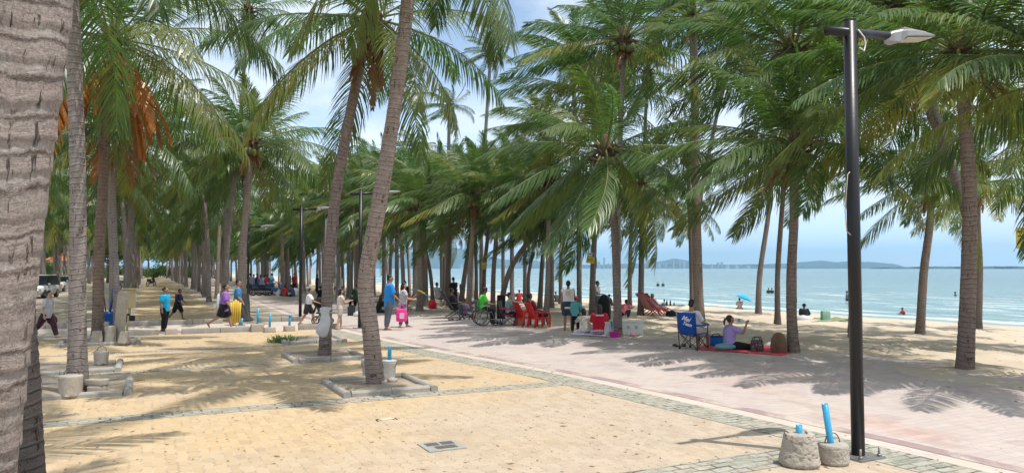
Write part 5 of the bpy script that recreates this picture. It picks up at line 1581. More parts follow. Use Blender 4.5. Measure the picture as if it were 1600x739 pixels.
def person(loc, face, H, pose, wear, label, vox=0.011, z=None, group=None, fat=1.0, name='person', detail=True):
    s = H / 1.65
    rz = YAW - R(face)
    e = empty(name, loc, rz, label, 'person', group)
    e.scale = (s, s, s)
    J = skeleton(pose)
    lat = J['lat']
    sk = SKIN[wear.get('skin', 'tan')]
    f = fat
    # ---- body
    mb = MB()
    up = (J['waist'] - J['pel']).normalized()
    tors = [J['pel'] - up * 0.08, J['pel'] + up * 0.02, J['waist'], J['chest'], J['sh'], J['sh'] + (J['neck'] - J['sh']) * 0.5, J['neck'], J['head']]
    tr = [(0.11 * f, 0.09 * f), (0.155 * f, 0.115 * f), (0.13 * f, 0.10 * f), (0.155 * f, 0.112 * f), (0.15 * f, 0.085 * f), (0.075, 0.07), (0.052, 0.056), (0.05, 0.05)]
    etube(mb, tors, tr, lat)
    hr = J['hrot']
    hc = J['head']
    mb.ball(hc + hr @ Vector((0, -0.005, 0.018)), 1.0, 16, 12, (0.073, 0.092, 0.100), hr)
    mb.ball(hc + hr @ Vector((0, 0.028, -0.045)), 1.0, 12, 8, (0.052, 0.058, 0.062), hr)
    mb.ball(hc + hr @ Vector((0, 0.094, -0.008)), 1.0, 8, 6, (0.013, 0.018, 0.022), hr)
    for sg in (-1, 1):
        mb.ball(hc + hr @ Vector((sg * 0.076, -0.005, 0.0)), 1.0, 8, 6, (0.011, 0.020, 0.032), hr)
    for S, sg in (('L', -1), ('R', 1)):
        a, b_, c = J['sho' + S], J['elb' + S], J['wri' + S]
        etube(mb, [a - (b_ - a) * 0.05, a + (b_ - a) * 0.35, b_, b_ + (c - b_) * 0.3, c], [0.054 * f, 0.047 * f, 0.038, 0.038, 0.026], lat, 10)
        mb.ball(a, 0.056 * f, 10, 8); mb.ball(b_, 0.037, 8, 6)
        d = (c - b_).normalized()
        pal = Vector((0, 0, 1)).cross(d) if abs(d.z) < 0.9 else Vector((0, 1, 0))
        pal = (pal - d * pal.dot(d)).normalized()
        nrm_ = d.cross(pal)
        etube(mb, [c - d * 0.01, c + d * 0.035, c + d * 0.085], [(0.026, 0.018), (0.040, 0.016), (0.038, 0.014)], pal, 8)
        curl = nrm_ * (-sg if abs(d.z) > 0.9 else -1.0)
        if detail:
            for q, (off, ln) in enumerate(((-0.030, 0.060), (-0.010, 0.072), (0.011, 0.068), (0.031, 0.052))):
                p0 = c + d * 0.075 + pal * off
                p1 = p0 + d * ln * 0.5 + curl * 0.008
                p2 = p1 + d * ln * 0.38 + curl * 0.026
                mb.tube([p0, p1, p2], [0.0095, 0.009, 0.0075], 6)
            p0 = c + d * 0.02 + pal * (-0.03)
            mb.tube([p0, p0 + d * 0.03 - pal * 0.022 + curl * 0.006, p0 + d * 0.058 - pal * 0.026 + curl * 0.016], [0.012, 0.010, 0.008], 6)
        a, b_, c = J['hip' + S], J['kn' + S], J['an' + S]
        etube(mb, [a, a + (b_ - a) * 0.3, b_, b_ + (c - b_) * 0.3, b_ + (c - b_) * 0.7, c], [0.085 * f, 0.080 * f, 0.056, 0.057, 0.043, 0.036], lat, 12)
        mb.ball(b_, 0.054, 10, 8)
        sh = (c - b_).normalized()
        fw = Vector((0, 1, 0)) - sh * sh.y
        if J['foot' + S] is not None: fw = Vector(J['foot' + S])
        elif sh.z < -0.75: fw = Vector((sg * 0.15, 1, -0.05 if abs(sh.y) < 0.3 else sh.y * -0.45))
        fw.normalize()
        J['fw' + S] = fw
        hl = c + sh * 0.035 - fw * 0.05
        etube(mb, [hl, c + sh * 0.03 + fw * 0.02, c + sh * 0.045 + fw * 0.10, c + sh * 0.055 + fw * 0.17], [(0.032, 0.030), (0.037, 0.036), (0.043, 0.024), (0.032, 0.013)], lat, 10)
    body = mb.build('body', sk, e)
    remesh(body, vox)
    # ---- clothes follow the body
    if 'shirt' in wear:
        m, sl, hem = wear['shirt'][:3]
        loose = wear['shirt'][3] if len(wear['shirt']) > 3 else 0.016
        mb = MB()
        P = [J['pel'] - up * (0.02 + hem), J['pel'] + up * 0.06, J['waist'], J['chest'], J['sh'], J['sh'] + (J['neck'] - J['sh']) * 0.62]
        rr = [(0.155 * f, 0.118 * f), (0.158 * f, 0.118 * f), (0.142 * f, 0.112 * f), (0.158 * f, 0.116 * f), (0.155 * f, 0.088 * f), (0.066, 0.066)]
        etube(mb, P, [(a + loose, b_ + loose) for a, b_ in rr], lat, 18)
        for S in 'LR':
            a, b_, c = J['sho' + S], J['elb' + S], J['wri' + S]
            mb.ball(a, 0.058 * f + loose * 0.8, 10, 8)
            if sl > 0:
                k = min(1.0, sl)
                pts = [a, a + (b_ - a) * k * 0.5, a + (b_ - a) * k]; rd = [0.058 * f + loose * .9, 0.054 * f + loose, 0.050 * f + loose]
                if sl > 1:
                    pts.append(b_ + (c - b_) * (sl - 1)); rd.append(0.034 + loose * 0.8)
                etube(mb, pts, rd, lat, 12)
        o = mb.build('shirt', m, e); remesh(o, vox * 1.25, 3)
        if 'print' in wear:
            pm, pw, phh, pz = wear['print']
            c = J['chest'] + Vector((0, 0, pz))
            q = MB().box(c + Vector((0, -(0.116 * f + loose) - 0.004, 0)), (pw, 0.012, phh), 0, 0.004); q.build('shirt_print', pm, e)
    if 'bottom' in wear:
        m, ln = wear['bottom'][:2]
        loose = wear['bottom'][2] if len(wear['bottom']) > 2 else 0.014
        mb = MB()
        etube(mb, [J['pel'] - up * 0.10, J['pel'] - up * 0.02, J['pel'] + up * 0.09], [(0.14 * f + loose, 0.105 * f + loose), (0.158 * f + loose, 0.118 * f + loose), (0.140 * f + loose, 0.108 * f + loose)], lat, 16)
        for S in 'LR':
            a, b_, c = J['hip' + S], J['kn' + S], J['an' + S]
            k = min(1.0, ln * 2)
            pts = [a, a + (b_ - a) * k * 0.5, a + (b_ - a) * k]; rd = [0.092 * f + loose, 0.086 * f + loose, (0.064 + 0.02 * (1 - k)) + loose]
            if ln > 0.5:
                k2 = (ln - 0.5) * 2
                pts += [b_ + (c - b_) * k2 * 0.5, b_ + (c - b_) * k2]; rd += [0.060 + loose, 0.045 + loose]
                mb.ball(b_, 0.062 + loose, 10, 8)
            etube(mb, pts, rd, lat, 12)
        o = mb.build('trousers' if ln > 0.6 else 'shorts', m, e); remesh(o, vox * 1.25, 3)
    # hair
    style = wear.get('hair', 'short')
    hm = wear.get('hairmat', HAIR)
    if style:
        mb = MB()
        mb.ball(hc + hr @ Vector((0, -0.022, 0.040)), 1.0, 16, 12, (0.080, 0.090, 0.090), hr)
        mb.ball(hc + hr @ Vector((0, -0.045, -0.005)), 1.0, 12, 10, (0.074, 0.058, 0.075), hr)
        if style == 'bun': mb.ball(hc + hr @ Vector((0, -0.13, 0.03)), 0.045, 10, 8)
        if style == 'pony':
            q0 = hc + hr @ Vector((0, -0.09, 0.04))
            mb.tube([q0, q0 + Vector((0, -0.06, 0.0)), q0 + Vector((0, -0.09, -0.08)), q0 + Vector((0, -0.075, -0.19))], [0.025, 0.034, 0.032, 0.008], 10)
        if style == 'long':
            mb.tube([hc + hr @ Vector((0, -0.05, 0.02)), hc + Vector((0, -0.075, -0.12)), hc + Vector((0, -0.085, -0.24))], [0.075, 0.08, 0.05], 12)
        o = mb.build('hair', hm, e); remesh(o, 0.012, 2)
    if detail:
        for sg in (-1, 1):
            MB().ball(hc + hr @ Vector((sg * 0.029, 0.078, 0.016)), 0.0105, 8, 6).build('eye', EYE, e)
        MB().ball(hc + hr @ Vector((0, 0.083, -0.048)), 1.0, 8, 6, (0.022, 0.008, 0.007), hr).build('mouth', LIP, e)
    hat = wear.get('hat')
    if hat:
        hm_, kind = hat
        c = hc + hr @ Vector((0, -0.012, 0.05))
        mb = MB()
        mb.lathe(c, [(0.094, -0.02), (0.096, 0.01), (0.09, 0.06), (0.06, 0.085), (0.01, 0.09)], 20, rot=hr)
        if kind == 'brim': mb.lathe(c, [(0.090, -0.022), (0.16, -0.035), (0.162, -0.028), (0.09, -0.008)], 20, rot=hr, cap=False)
        if kind == 'cap': mb.box(c + hr @ Vector((0, 0.125, -0.012)), (0.13, 0.09, 0.012), 0, 0.005, rot=hr)
        mb.build('hat', hm_, e)
    if wear.get('shoes'):
        for S in 'LR':
            b_, c = J['kn' + S], J['an' + S]
            sh = (c - b_).normalized(); fw = J['fw' + S]
            mb = MB()
            kk = 0.010 if wear['shoes'] is not SANDAL else 0.004
            if wear['shoes'] is SANDAL:
                etube(mb, [c + sh * 0.062 - fw * 0.07, c + sh * 0.066 + fw * 0.05, c + sh * 0.070 + fw * 0.19], [(0.036, 0.010), (0.042, 0.010), (0.036, 0.009)], lat, 10)
            else:
                etube(mb, [c + sh * 0.03 - fw * 0.062, c + sh * 0.02 + fw * 0.015, c + sh * 0.042 + fw * 0.10, c + sh * 0.055 + fw * 0.185], [(0.038, 0.042), (0.045, 0.050), (0.050, 0.034), (0.036, 0.018)], lat, 12)
            mb.build('shoe', wear['shoes'], e)
    e['joints'] = 0
    del e['joints']
    return e, J, s, rz

def P2(e, v):
    """a person's local point in world space"""
    return Vector(e.location) + Matrix.Rotation(e.rotation_euler.z, 3, 'Z') @ (Vector(v) * e.scale[0])

def Hpx(px, foot, top):
    p = G(px, foot)
    return p, (foot - top) / FPX * depth_of(p)

WALK = dict(lean=4, legL=(24, 8, 2), legR=(-20, 22, 2), armL=(-20, 8, 15, 0), armR=(22, 8, 25, 0))
WALK2 = dict(lean=4, legL=(-18, 20, 2), legR=(22, 8, 2), armL=(20, 8, 25, 0), armR=(-18, 8, 15, 0))
STAND = dict(lean=2, legL=(0, 2, 4), legR=(3, 6, 4))
SIT_CHAIR = dict(root=0.50, lean=-8, legL=(78, 78, 6), legR=(80, 84, 8), armL=(30, 8, 55, 10), armR=(34, 8, 50, 10))
SIT_GROUND = dict(root=0.10, lean=8, bend=12, legL=(72, 88, 16), legR=(76, 92, 14), armL=(40, 10, 40, 14), armR=(44, 10, 38, 14))
SIT_FLAT = dict(root=0.10, lean=-4, legL=(86, 8, 10), legR=(88, 20, 10), armL=(-20, 16, 10, 0), armR=(30, 10, 40, 10))
SQUAT = dict(root=0.27, lean=22, bend=10, legL=(98, 130, 14), legR=(102, 132, 12), armL=(70, 8, 20, 8), armR=(74, 8, 24, 8))

C = cloth
# ---- left side walkers
p, h = Hpx(72, 528, 453)
w1, J, s_, rz_ = person(p, 88, h, dict(lean=6, legL=(26, 10, 2), legR=(-26, 16, 2), armL=(-8, 8, 22, 0), armR=(-14, 8, 30, 0), head=(4, 0)), dict(skin='light', shirt=(C('grey_blouse', (0.50, 0.50, 0.56), 0.25), 0.8, 0.12, 0.03), bottom=(C('maroon_trousers', (0.060, 0.022, 0.035)), 0.97, 0.03), shoes=SANDAL, hair='bun'), 'person in pale grey blouse and maroon trousers striding with a brown bag', fat=1.12, group='people walking on the plaza')
hp = P2(w1, J['wriL'] + Vector((0, 0, -0.30)))
bg_ = empty('shoulder_bag', hp, rz_, 'brown shoulder bag carried by the striding person in grey', 'bag')
soft_bag([(0.06, 0.0), (0.13, 0.03), (0.15, 0.12), (0.12, 0.22), (0.05, 0.26)], 18, 8, C('brown_bag_cloth', (0.10, 0.06, 0.045)), 'bag_body', (0, 0, 0), 0.5, 1.57, bg_)
MB().tube([(0, -0.08, 0.2), (0, -0.06, 0.29), (0, 0.0, 0.32), (0, 0.06, 0.29), (0, 0.08, 0.2)], 0.011, 6).build('strap', SANDAL, bg_)

p, h = Hpx(257, 517, 450)
person(p, 105, h, dict(lean=1, legL=(-4, 4, 2), legR=(7, 14, 2), armL=(-4, 8, 16, 0), armR=(0, 10, 14, 0), head=(0, -10)), dict(skin='tan', shirt=(C('turquoise_shirt', (0.01, 0.33, 0.58)), 0.75, 0.12, 0.022), bottom=(C('black_trousers', (0.012, 0.012, 0.014)), 0.97, 0.022), shoes=SHOE, hair='bun'), 'person in turquoise polo shirt and black trousers standing at the front kerb', fat=1.1, group='people walking on the plaza')
p, h = Hpx(277, 499, 452)
person(p, 85, h * 1.02, dict(lean=10, legL=(24, 14, 2), legR=(-20, 20, 2), armL=(20, 8, 30, 0), armR=(10, 8, 40, 0)), dict(skin='dark', shirt=(C('navy_shirt', (0.012, 0.022, 0.10)), 0.9, 0.16, 0.03), bottom=(C('dark_shorts', (0.012, 0.014, 0.028)), 0.55, 0.05), shoes=None, hair='short', print=(C('orange_vest', (0.85, 0.13, 0.02)), 0.30, 0.34, 0.02)), 'person in navy with a bright orange back panel walking away behind the kerb', group='people walking on the plaza')
p, h = Hpx(350, 515, 444)
w4, J, s_, rz_ = person(p, 80, h, dict(lean=5, legL=(22, 10, 2), legR=(-24, 34, 2), armL=(-12, 10, 12, 0), armR=(14, 8, 24, 0), head=(-2, 10)), dict(skin='tan', shirt=(C('purple_shirt', (0.30, 0.13, 0.48)), 0.85, 0.16, 0.03), bottom=(C('black_shorts', (0.010, 0.010, 0.012)), 0.48, 0.045), shoes=SANDAL, hair='bun'), 'person in purple shirt and black shorts stepping over the front kerb', fat=1.12, group='people walking on the plaza')
hp = P2(w4, J['wriL'] + Vector((-0.02, -0.05, -0.36)))
bg_ = empty('black_bag', hp, rz_, 'black bag swinging from the hand of the purple shirted person', 'bag')
soft_bag([(0.08, 0.0), (0.17, 0.03), (0.20, 0.14), (0.16, 0.26), (0.06, 0.32)], 18, 9, C('black_bag_cloth', (0.010, 0.010, 0.012)), 'bag_body', (0, 0, 0), 0.55, 1.57, bg_)
MB().tube([(0, -0.09, 0.26), (0, -0.05, 0.37), (0, 0.05, 0.37), (0, 0.09, 0.26)], 0.012, 6).build('strap', DARKP, bg_)
wp = P2(w4, Vector((-0.05, -0.22, 0.55)))
tag(soft_bag([(0.05, 0.0), (0.12, 0.05), (0.14, 0.3), (0.10, 0.6), (0.03, 0.72)], 18, 19, M_BAG, 'white_sack', wp, 0.5, rz_), 'white plastic sack slung behind the purple shirted person', 'sack')
p = G(362, 509); h = 72 / FPX * depth_of(p) * 0.97
w5, J, s_, rz_ = person(p + camv(0.06, 0.35), 75, h, dict(lean=2, legL=(-10, 10, 2), legR=(14, 10, 2), armL=(10, 8, 20, 0), armR=(8, 10, 30, 0), head=(-2, 12)), dict(skin='tan', shirt=(C('blue_patterned_shirt', (0.04, 0.20, 0.42), 0.5), 0.8, 0.14, 0.02), bottom=(C('dark_blue_shorts', (0.02, 0.03, 0.08)), 0.5, 0.03), shoes=SANDAL, hair='short'), 'person in blue patterned shirt carrying a yellow air mat', group='people walking on the plaza')
p = G(367, 511)
ym = empty('air_mat', p, YAW - R(75), 'yellow air mat with dark edge held upright by the patterned shirt walker', 'air mat')
mm = MB()
for i in range(5): mm.tube([(0.0, -0.15 + 0.075 * i, 0.12 + 0.03 * abs(i - 2)), (0.05, -0.13 + 0.075 * i, 0.98 - 0.05 * abs(i - 2))], [0.034, 0.044], 10)
mm.build('mat_body', simple('faded_yellow_vinyl', (0.62, 0.42, 0.05), 0.5, var=0.15), ym)
MB().tube([(0.03, 0.23, 0.94), (0.0, 0.23, 0.5), (0.0, 0.2, 0.2), (-0.03, 0.10, 0.06), (-0.03, -0.1, 0.06)], 0.014, 8).build('edge_strap', DARKP, ym)

# ---- group with the pushchair
p, h = Hpx(481, 507, 449)
person(p, 80, h * 1.0, dict(lean=8, legL=(28, 16, 2), legR=(-16, 18, 2), armL=(32, 8, 40, 0), armR=(36, 8, 36, 0)), dict(skin='tan', shirt=(C('white_shirt', (0.72, 0.72, 0.73)), 0.8, 0.06, 0.025), bottom=(C('charcoal_shorts', (0.02, 0.02, 0.023)), 0.45, 0.04), shoes=SANDAL, hair='short', print=(C('blue_towel', (0.03, 0.28, 0.72)), 0.30, 0.30, -0.30)), 'person in white shirt with blue towel pushing the black pushchair', fat=1.05, group='people walking on the promenade')
p = G(504, 506)
ps = empty('pushchair', p, YAW - R(80), 'black pushchair with a green flap pushed beside the curved palm', 'pushchair')
for x in (-0.24, 0.24):
    for y, r in ((-0.25, 0.15), (0.30, 0.11)):
        wh = MB().tube([(x + math.copysign(0.0, x), y + math.cos(a) * (r - 0.02), r + math.sin(a) * (r - 0.02)) for a in np.linspace(0, 6.28, 20, endpoint=False)], 0.02, 6, closed=True).build('wheel', DARKP, ps)
        MB().tube([(x - 0.02, y, r), (x + 0.02, y, r)], 0.035, 8).tube([(x, y - r + .02, r), (x, y + r - .02, r)], 0.008, 5).tube([(x, y, 0.02), (x, y, 2 * r - 0.02)], 0.008, 5).build('hub', GALV, wh)
    MB().tube([(x, -0.55, 1.02), (x, -0.3, 0.75), (x, 0.3, 0.12)], 0.014, 8).tube([(x, 0.1, 0.62), (x, -0.25, 0.16)], 0.014, 8).build('side_frame', DARKP, ps)
MB().tube([(-0.24, -0.55, 1.02), (0.24, -0.55, 1.02)], 0.018, 8).build('handle', DARKP, ps)
MB().box((0, -0.02, 0.42), (0.40, 0.42, 0.05), 0, 0.02).build('seat', C('black_fabric', (0.012, 0.012, 0.013)), ps)
MB().box((0, -0.25, 0.66), (0.40, 0.05, 0.52), rot=Matrix.Rotation(R(-18), 3, 'X'), bevel=0.02).build('backrest', C('black_fabric', (0.012, 0.012, 0.013)), ps)
MB().ball((0, -0.06, 0.80), 1.0, 14, 8, (0.22, 0.30, 0.22)).build('canopy', C('black_fabric', (0.012, 0.012, 0.013)), ps)
MB().box((-0.245, -0.1, 0.5), (0.02, 0.22, 0.5), rot=Matrix.Rotation(R(20), 3, 'X'), bevel=0.008).build('flap', simple('lime_fabric', (0.15, 0.45, 0.05), 0.7), ps)
p, h = Hpx(531, 514, 452)
person(p + camv(0.0, 0.0), 60, h, dict(lean=2, legL=(8, 4, 2), legR=(-8, 8, 2), armL=(30, 8, 80, 10), armR=(30, 8, 80, 10), head=(8, 0)), dict(skin='light', shirt=(C('cream_top', (0.66, 0.56, 0.54)), 0.5, 0.14, 0.02), bottom=(C('beige_shorts', (0.50, 0.44, 0.40)), 0.38, 0.03), shoes=SANDAL, hair='long'), 'person in cream top and short trousers just right of the curved palm', group='people walking on the promenade')
p, h = Hpx(608, 515, 431)
w8, J, s_, rz_ = person(p, 65, h, dict(lean=0, legL=(-3, 2, 3), legR=(-6, 6, 3), armL=(0, 6, 10, 0), armR=(16, 8, 30, 0), head=(2, 16)), dict(skin='tan', shirt=(C('bright_blue_shirt', (0.02, 0.24, 0.66)), 0.85, 0.18, 0.035), bottom=(C('grey_jeans', (0.085, 0.10, 0.13)), 0.97, 0.026), shoes=SANDAL, hair='short'), 'person in bright blue shirt and grey jeans holding a pink bag', fat=1.06, group='people walking on the promenade')
hp = P2(w8, J['wriR'] + Vector((0.03, 0.06, -0.66)))
pk = empty('pink_bag', hp, YAW, 'bright pink bag with white print held by the blue shirted person', 'bag')
MPK = C('pink_bag_cloth', (0.80, 0.045, 0.30))
MB().box((0, 0, 0.24), (0.36, 0.16, 0.44), 0, 0.06).build('bag_body', MPK, pk)
MB().box((0.03, -0.083, 0.22), (0.16, 0.008, 0.2), 0, 0.003).build('print', C('pale_pink_print', (0.85, 0.45, 0.6)), pk)
MB().tube([(-0.1, 0, 0.44), (-0.06, 0, 0.58), (0.06, 0, 0.58), (0.1, 0, 0.44)], 0.014, 6).build('handle', MPK, pk)
p, h = Hpx(622, 513, 444)
person(p + camv(0.1, 0.45), 70, h * 1.02, dict(lean=2, legL=(16, 6, 3), legR=(-6, 6, 3), armL=(20, 8, 60, 10), armR=(24, 8, 60, 10)), dict(skin='light', shirt=(C('light_grey_top', (0.52, 0.50, 0.53)), 0.6, 0.22, 0.03), bottom=(C('grey_jeans', (0.085, 0.10, 0.13)), 0.97, 0.02), shoes=SANDAL, hair='long'), 'person in light grey top beside the blue shirted one', group='people walking on the promenade')
p, h = Hpx(632, 489, 440)
person(p, 30, h, dict(STAND), dict(skin='dark', shirt=(C('black_shirt', (0.012, 0.012, 0.013)), 1.0, 0.1, 0.025), bottom=(C('black_trousers', (0.012, 0.012, 0.014)), 0.97, 0.02), shoes=SHOE, hair='short'), 'person all in black standing behind the couple with the pink bag', group='people under the beach palms', vox=0.015, detail=False)
# squatting with a swim ring overhead
p = G(629, 493)
w10, J, s_, rz_ = person(p, 85, 1.62, dict(SQUAT, armR=(118, 12, 20, 0), armL=(112, 12, 20, 0)), dict(skin='tan', shirt=(C('dark_red_shirt', (0.30, 0.025, 0.03)), 0.85, 0.08, 0.025), bottom=(C('grey_shorts', (0.12, 0.12, 0.13)), 0.5, 0.03), shoes=SANDAL, hair='short'), 'person in dark red shirt squatting and lifting a striped swim board', group='people under the beach palms', vox=0.014)
hd_ = P2(w10, J['wriR'] * 0.5 + J['wriL'] * 0.5)
bb = empty('swim_board', hd_ + camv(0.12, 0, 0.16), YAW, 'green blue and yellow swim board held up by the squatting person', 'swim board')
bb.rotation_euler = (0, R(20), YAW)
for i, (x, c) in enumerate(((-0.33, (0.01, 0.20, 0.16)), (-0.15, (0.01, 0.14, 0.36)), (0.0, (0.70, 0.55, 0.02)), (0.15, (0.70, 0.55, 0.02)), (0.33, (0.02, 0.22, 0.42)))):
    MB().box((x, 0, -0.6 * x * x), (0.20, 0.30, 0.045), 0, 0.015, rot=Matrix.Rotation(1.1 * x, 3, 'Y')).build('board_panel', simple('board_colour_%d' % i, c, 0.4), bb)
# seated people left of the swim ring
for (x, y, f_, H_, ps_, wr, lab) in (
    (576, 487, -60, 1.6, SIT_GROUND, dict(skin='tan', shirt=(C('green_shirt', (0.02, 0.14, 0.06)), 0.9, 0.05, 0.03), bottom=(C('dark_shorts', (0.012, 0.014, 0.028)), 0.6, 0.03), hair='short'), 'person in green shirt sitting on the sand behind the leaning palm'),
    (591, 489, 60, 1.62, SIT_GROUND, dict(skin='dark', shirt=(C('black_shirt', (0.012, 0.012, 0.013)), 0.9, 0.05, 0.03), bottom=(C('black_trousers', (0.012, 0.012, 0.014)), 0.95, 0.03), hair='long'), 'person in black sitting next to the one in green shirt'),
    (556, 480, -40, 1.62, SIT_CHAIR, dict(skin='dark', shirt=(C('dark_green_shirt', (0.02, 0.05, 0.03)), 0.9, 0.05, 0.03), bottom=(C('black_trousers', (0.012, 0.012, 0.014)), 0.95, 0.03), hair='short'), 'person in dark green seated left of the leaning palm near the water'),
    (684, 482, 40, 1.62, dict(SIT_CHAIR, root=0.62), dict(skin='light', shirt=(C('pale_check_shirt', (0.42, 0.42, 0.46), 0.4), 0.9, 0.05, 0.03), bottom=(C('grey_shorts', (0.12, 0.12, 0.13)), 0.55, 0.03), hair='short'), 'person in pale shirt resting against the palm behind the recliner'),
    (734, 482, 10, 1.1, SIT_GROUND, dict(skin='tan', shirt=(C('grey_violet_shirt', (0.20, 0.18, 0.24)), 0.7, 0.05, 0.02), bottom=(C('dark_shorts', (0.012, 0.014, 0.028)), 0.5, 0.02), hair='short'), 'child in grey sitting on sand between reclining man and wheelchair'),
):
    person(G(x, y), f_, H_, dict(ps_), wr, lab, vox=0.015, group='people under the beach palms', detail=False)
p = G(676, 483); tag(soft_bag([(0.12, 0.0), (0.20, 0.05), (0.22, 0.25), (0.15, 0.42), (0.05, 0.5)], 18, 29, C('red_sack', (0.55, 0.015, 0.05)), 'red_bag', p, 0.8), 'red bag on the sand left of the reclining man', 'bag')
p = G(549, 493); tag(MB().box((0, 0, 0.2), (0.30, 0.25, 0.42), YAW, 0.03).box((0, 0, 0.44), (0.2, 0.05, 0.06), YAW, 0.01).build('black_box', DARKP, None, p), 'small black box on the promenade edge left of the leaning palm', 'box')
p = G(561, 494); tag(soft_bag([(0.18, 0.0), (0.26, 0.03), (0.24, 0.14), (0.10, 0.22), (0.03, 0.25)], 18, 31, M_BAG, 'white_bag', p, 0.8), 'white bag on the sand right of the small black box', 'bag')

# ---- group round the wheelchair
p, h = Hpx(709, 482, 434)
person(p, -35, h, dict(STAND, armR=(20, 10, 70, 10), armL=(10, 10, 40, 5), head=(20, 20)), dict(skin='tan', shirt=(C('black_shirt', (0.012, 0.012, 0.013)), 0.9, 0.1, 0.02), bottom=(C('maroon_shorts', (0.05, 0.012, 0.018)), 0.5, 0.03), hair='short'), 'person in black shirt standing beside the leaning palm by the recliner', vox=0.014, group='people under the beach palms', detail=False)
p, h = Hpx(714, 480, 452)
person(p, -40, h, dict(STAND), dict(skin='light', shirt=(C('cream_top', (0.66, 0.56, 0.54)), 0.6, 0.1, 0.02), bottom=(C('beige_shorts', (0.50, 0.44, 0.40)), 0.4, 0.02), hair='short'), 'small child in cream standing by the person in black shirt', vox=0.014, group='people under the beach palms', detail=False)
p, h = Hpx(722, 471, 439)
person(p, 150, h, dict(STAND), dict(skin='dark', shirt=(C('red_shirt', (0.45, 0.02, 0.03)), 0.9, 0.1, 0.02), bottom=(C('red_shorts', (0.40, 0.02, 0.03)), 0.4, 0.03), hair='short'), 'person in red standing near the water behind the palms', vox=0.015, group='people under the beach palms', detail=False)
# ------------------------------------------------------------------ seats
def camp_chair(loc, face, fabric, label, seat_h=0.40, w=0.52, back=0.50, text=None, back2=None, scale=1.0, group='folding beach chairs'):
    """folding chair: two crossed leg pairs each side, slung seat and back; faces local +Y"""
    e = empty('folding_chair', loc, YAW - R(face), label, 'folding chair', group)
    e.scale = (scale,) * 3
    F = DARKP
    hw, hd = w / 2, 0.24
    for x in (-hw, hw):
        MB().tube([(x, -hd, 0.0), (x * 1.02, -hd - 0.10, seat_h + back + 0.05)], 0.013, 8).build('back_post', F, e)
        MB().tube([(x, hd, 0.0), (x, hd, 0.62)], 0.012, 8).build('front_post', F, e)
        MB().tube([(x, hd, 0.03), (x, -hd, seat_h)], 0.010, 6).tube([(x, -hd, 0.03), (x, hd, seat_h)], 0.010, 6).build('side_brace', F, e)
    MB().tube([(-hw, hd, 0.03), (hw, hd, seat_h)], 0.010, 6).tube([(hw, hd, 0.03), (-hw, hd, seat_h)], 0.010, 6).build('front_brace', F, e)
    MB().tube([(-hw, -hd, 0.03), (hw, -hd, seat_h)], 0.010, 6).tube([(hw, -hd, 0.03), (-hw, -hd, seat_h)], 0.010, 6).build('rear_brace', F, e)
    for x in (-hw, hw):
        for y in (-hd, hd):
            MB().lathe((x, y, 0), [(0.028, 0), (0.030, 0.02), (0.018, 0.05)], 10).build('foot', F, e)
    n = 8
    def sheet(fn, name, mat):
        V = [fn(i / n, j / n) for j in range(n + 1) for i in range(n + 1)]
        k = n + 1
        Fs = [(j * k + i, j * k + i + 1, (j + 1) * k + i + 1, (j + 1) * k + i) for j in range(n) for i in range(n)]
        o = MB().add(V, Fs, True).build(name, mat, e)
        m = o.modifiers.new('Solidify', 'SOLIDIFY'); m.thickness = 0.012
        return o
    sheet(lambda u, v: (-hw + w * u, -hd + 2 * hd * v, seat_h - 0.09 * math.sin(math.pi * u) * (0.6 + 0.4 * math.sin(math.pi * v)) + 0.02 * v), 'seat', fabric)
    bk_ = sheet(lambda u, v: (-hw * 0.98 + w * 0.98 * u, -hd - 0.02 - 0.10 * v - 0.05 * math.sin(math.pi * u) * math.sin(math.pi * min(1, v + 0.1)), seat_h - 0.02 + (back + 0.06) * v), 'backrest', back2 or fabric)
    for x in (-hw, hw):
        MB().tube([(x, -hd - 0.05, seat_h + 0.22), (x, 0.0, seat_h + 0.205), (x, hd + 0.02, seat_h + 0.22)], 0.022, 8).build('armrest', fabric, e)
    if text:
        for s_, x, z, size, rot in text:
            cu = bpy.data.curves.new('lettering', 'FONT')
            cu.body = s_; cu.size = size; cu.extrude = 0.002; cu.align_x = 'CENTER'; cu.shear = 0.3; cu.offset = 0.004
            o = bpy.data.objects.new('lettering', cu); COL.objects.link(o); o.parent = e
            cu.materials.append(WH)
            o.location = (x, -hd - 0.035 - 0.10 * ((z - seat_h) / back) - 0.055, z)
            o.rotation_euler = (R(90) + R(-11), rot, 0)
            bpy.context.view_layer.update()
            me = bpy.data.meshes.new_from_object(o.evaluated_get(bpy.context.evaluated_depsgraph_get()))
            o2 = link('lettering', me, e, o.location, o.rotation_euler)
            bpy.data.objects.remove(o); o2.name = 'lettering'
    return e

# ---- man in the blue chair, mat, drinking woman
BLUEF = C('royal_blue_fabric', (0.012, 0.07, 0.36))
p = G(1084, 545)
FACE1 = 48
camp_chair(p, FACE1, BLUEF, 'royal blue folding chair with white lettering on its back', 0.42, 0.54, 0.50, [('Mei', 0.02, 0.75, 0.17, 0.25), ('Team', 0.05, 0.63, 0.12, 0.22)])
sd = camv(0, 0)
person(p, FACE1, 1.70, dict(root=0.46, lean=-10, legL=(80, 80, 5), legR=(84, 88, 9), armL=(34, 8, 50, 14), armR=(36, 8, 46, 14), head=(14, 0)), dict(skin='tan', shirt=(C('white_tee', (0.70, 0.70, 0.72), 0.05), 0.8, 0.04, 0.025), bottom=(C('cream_patterned_shorts', (0.50, 0.44, 0.36), 0.35), 0.5, 0.04), hair='short'), 'person in white shirt and cream shorts sitting in the royal blue chair', vox=0.009, fat=1.06)
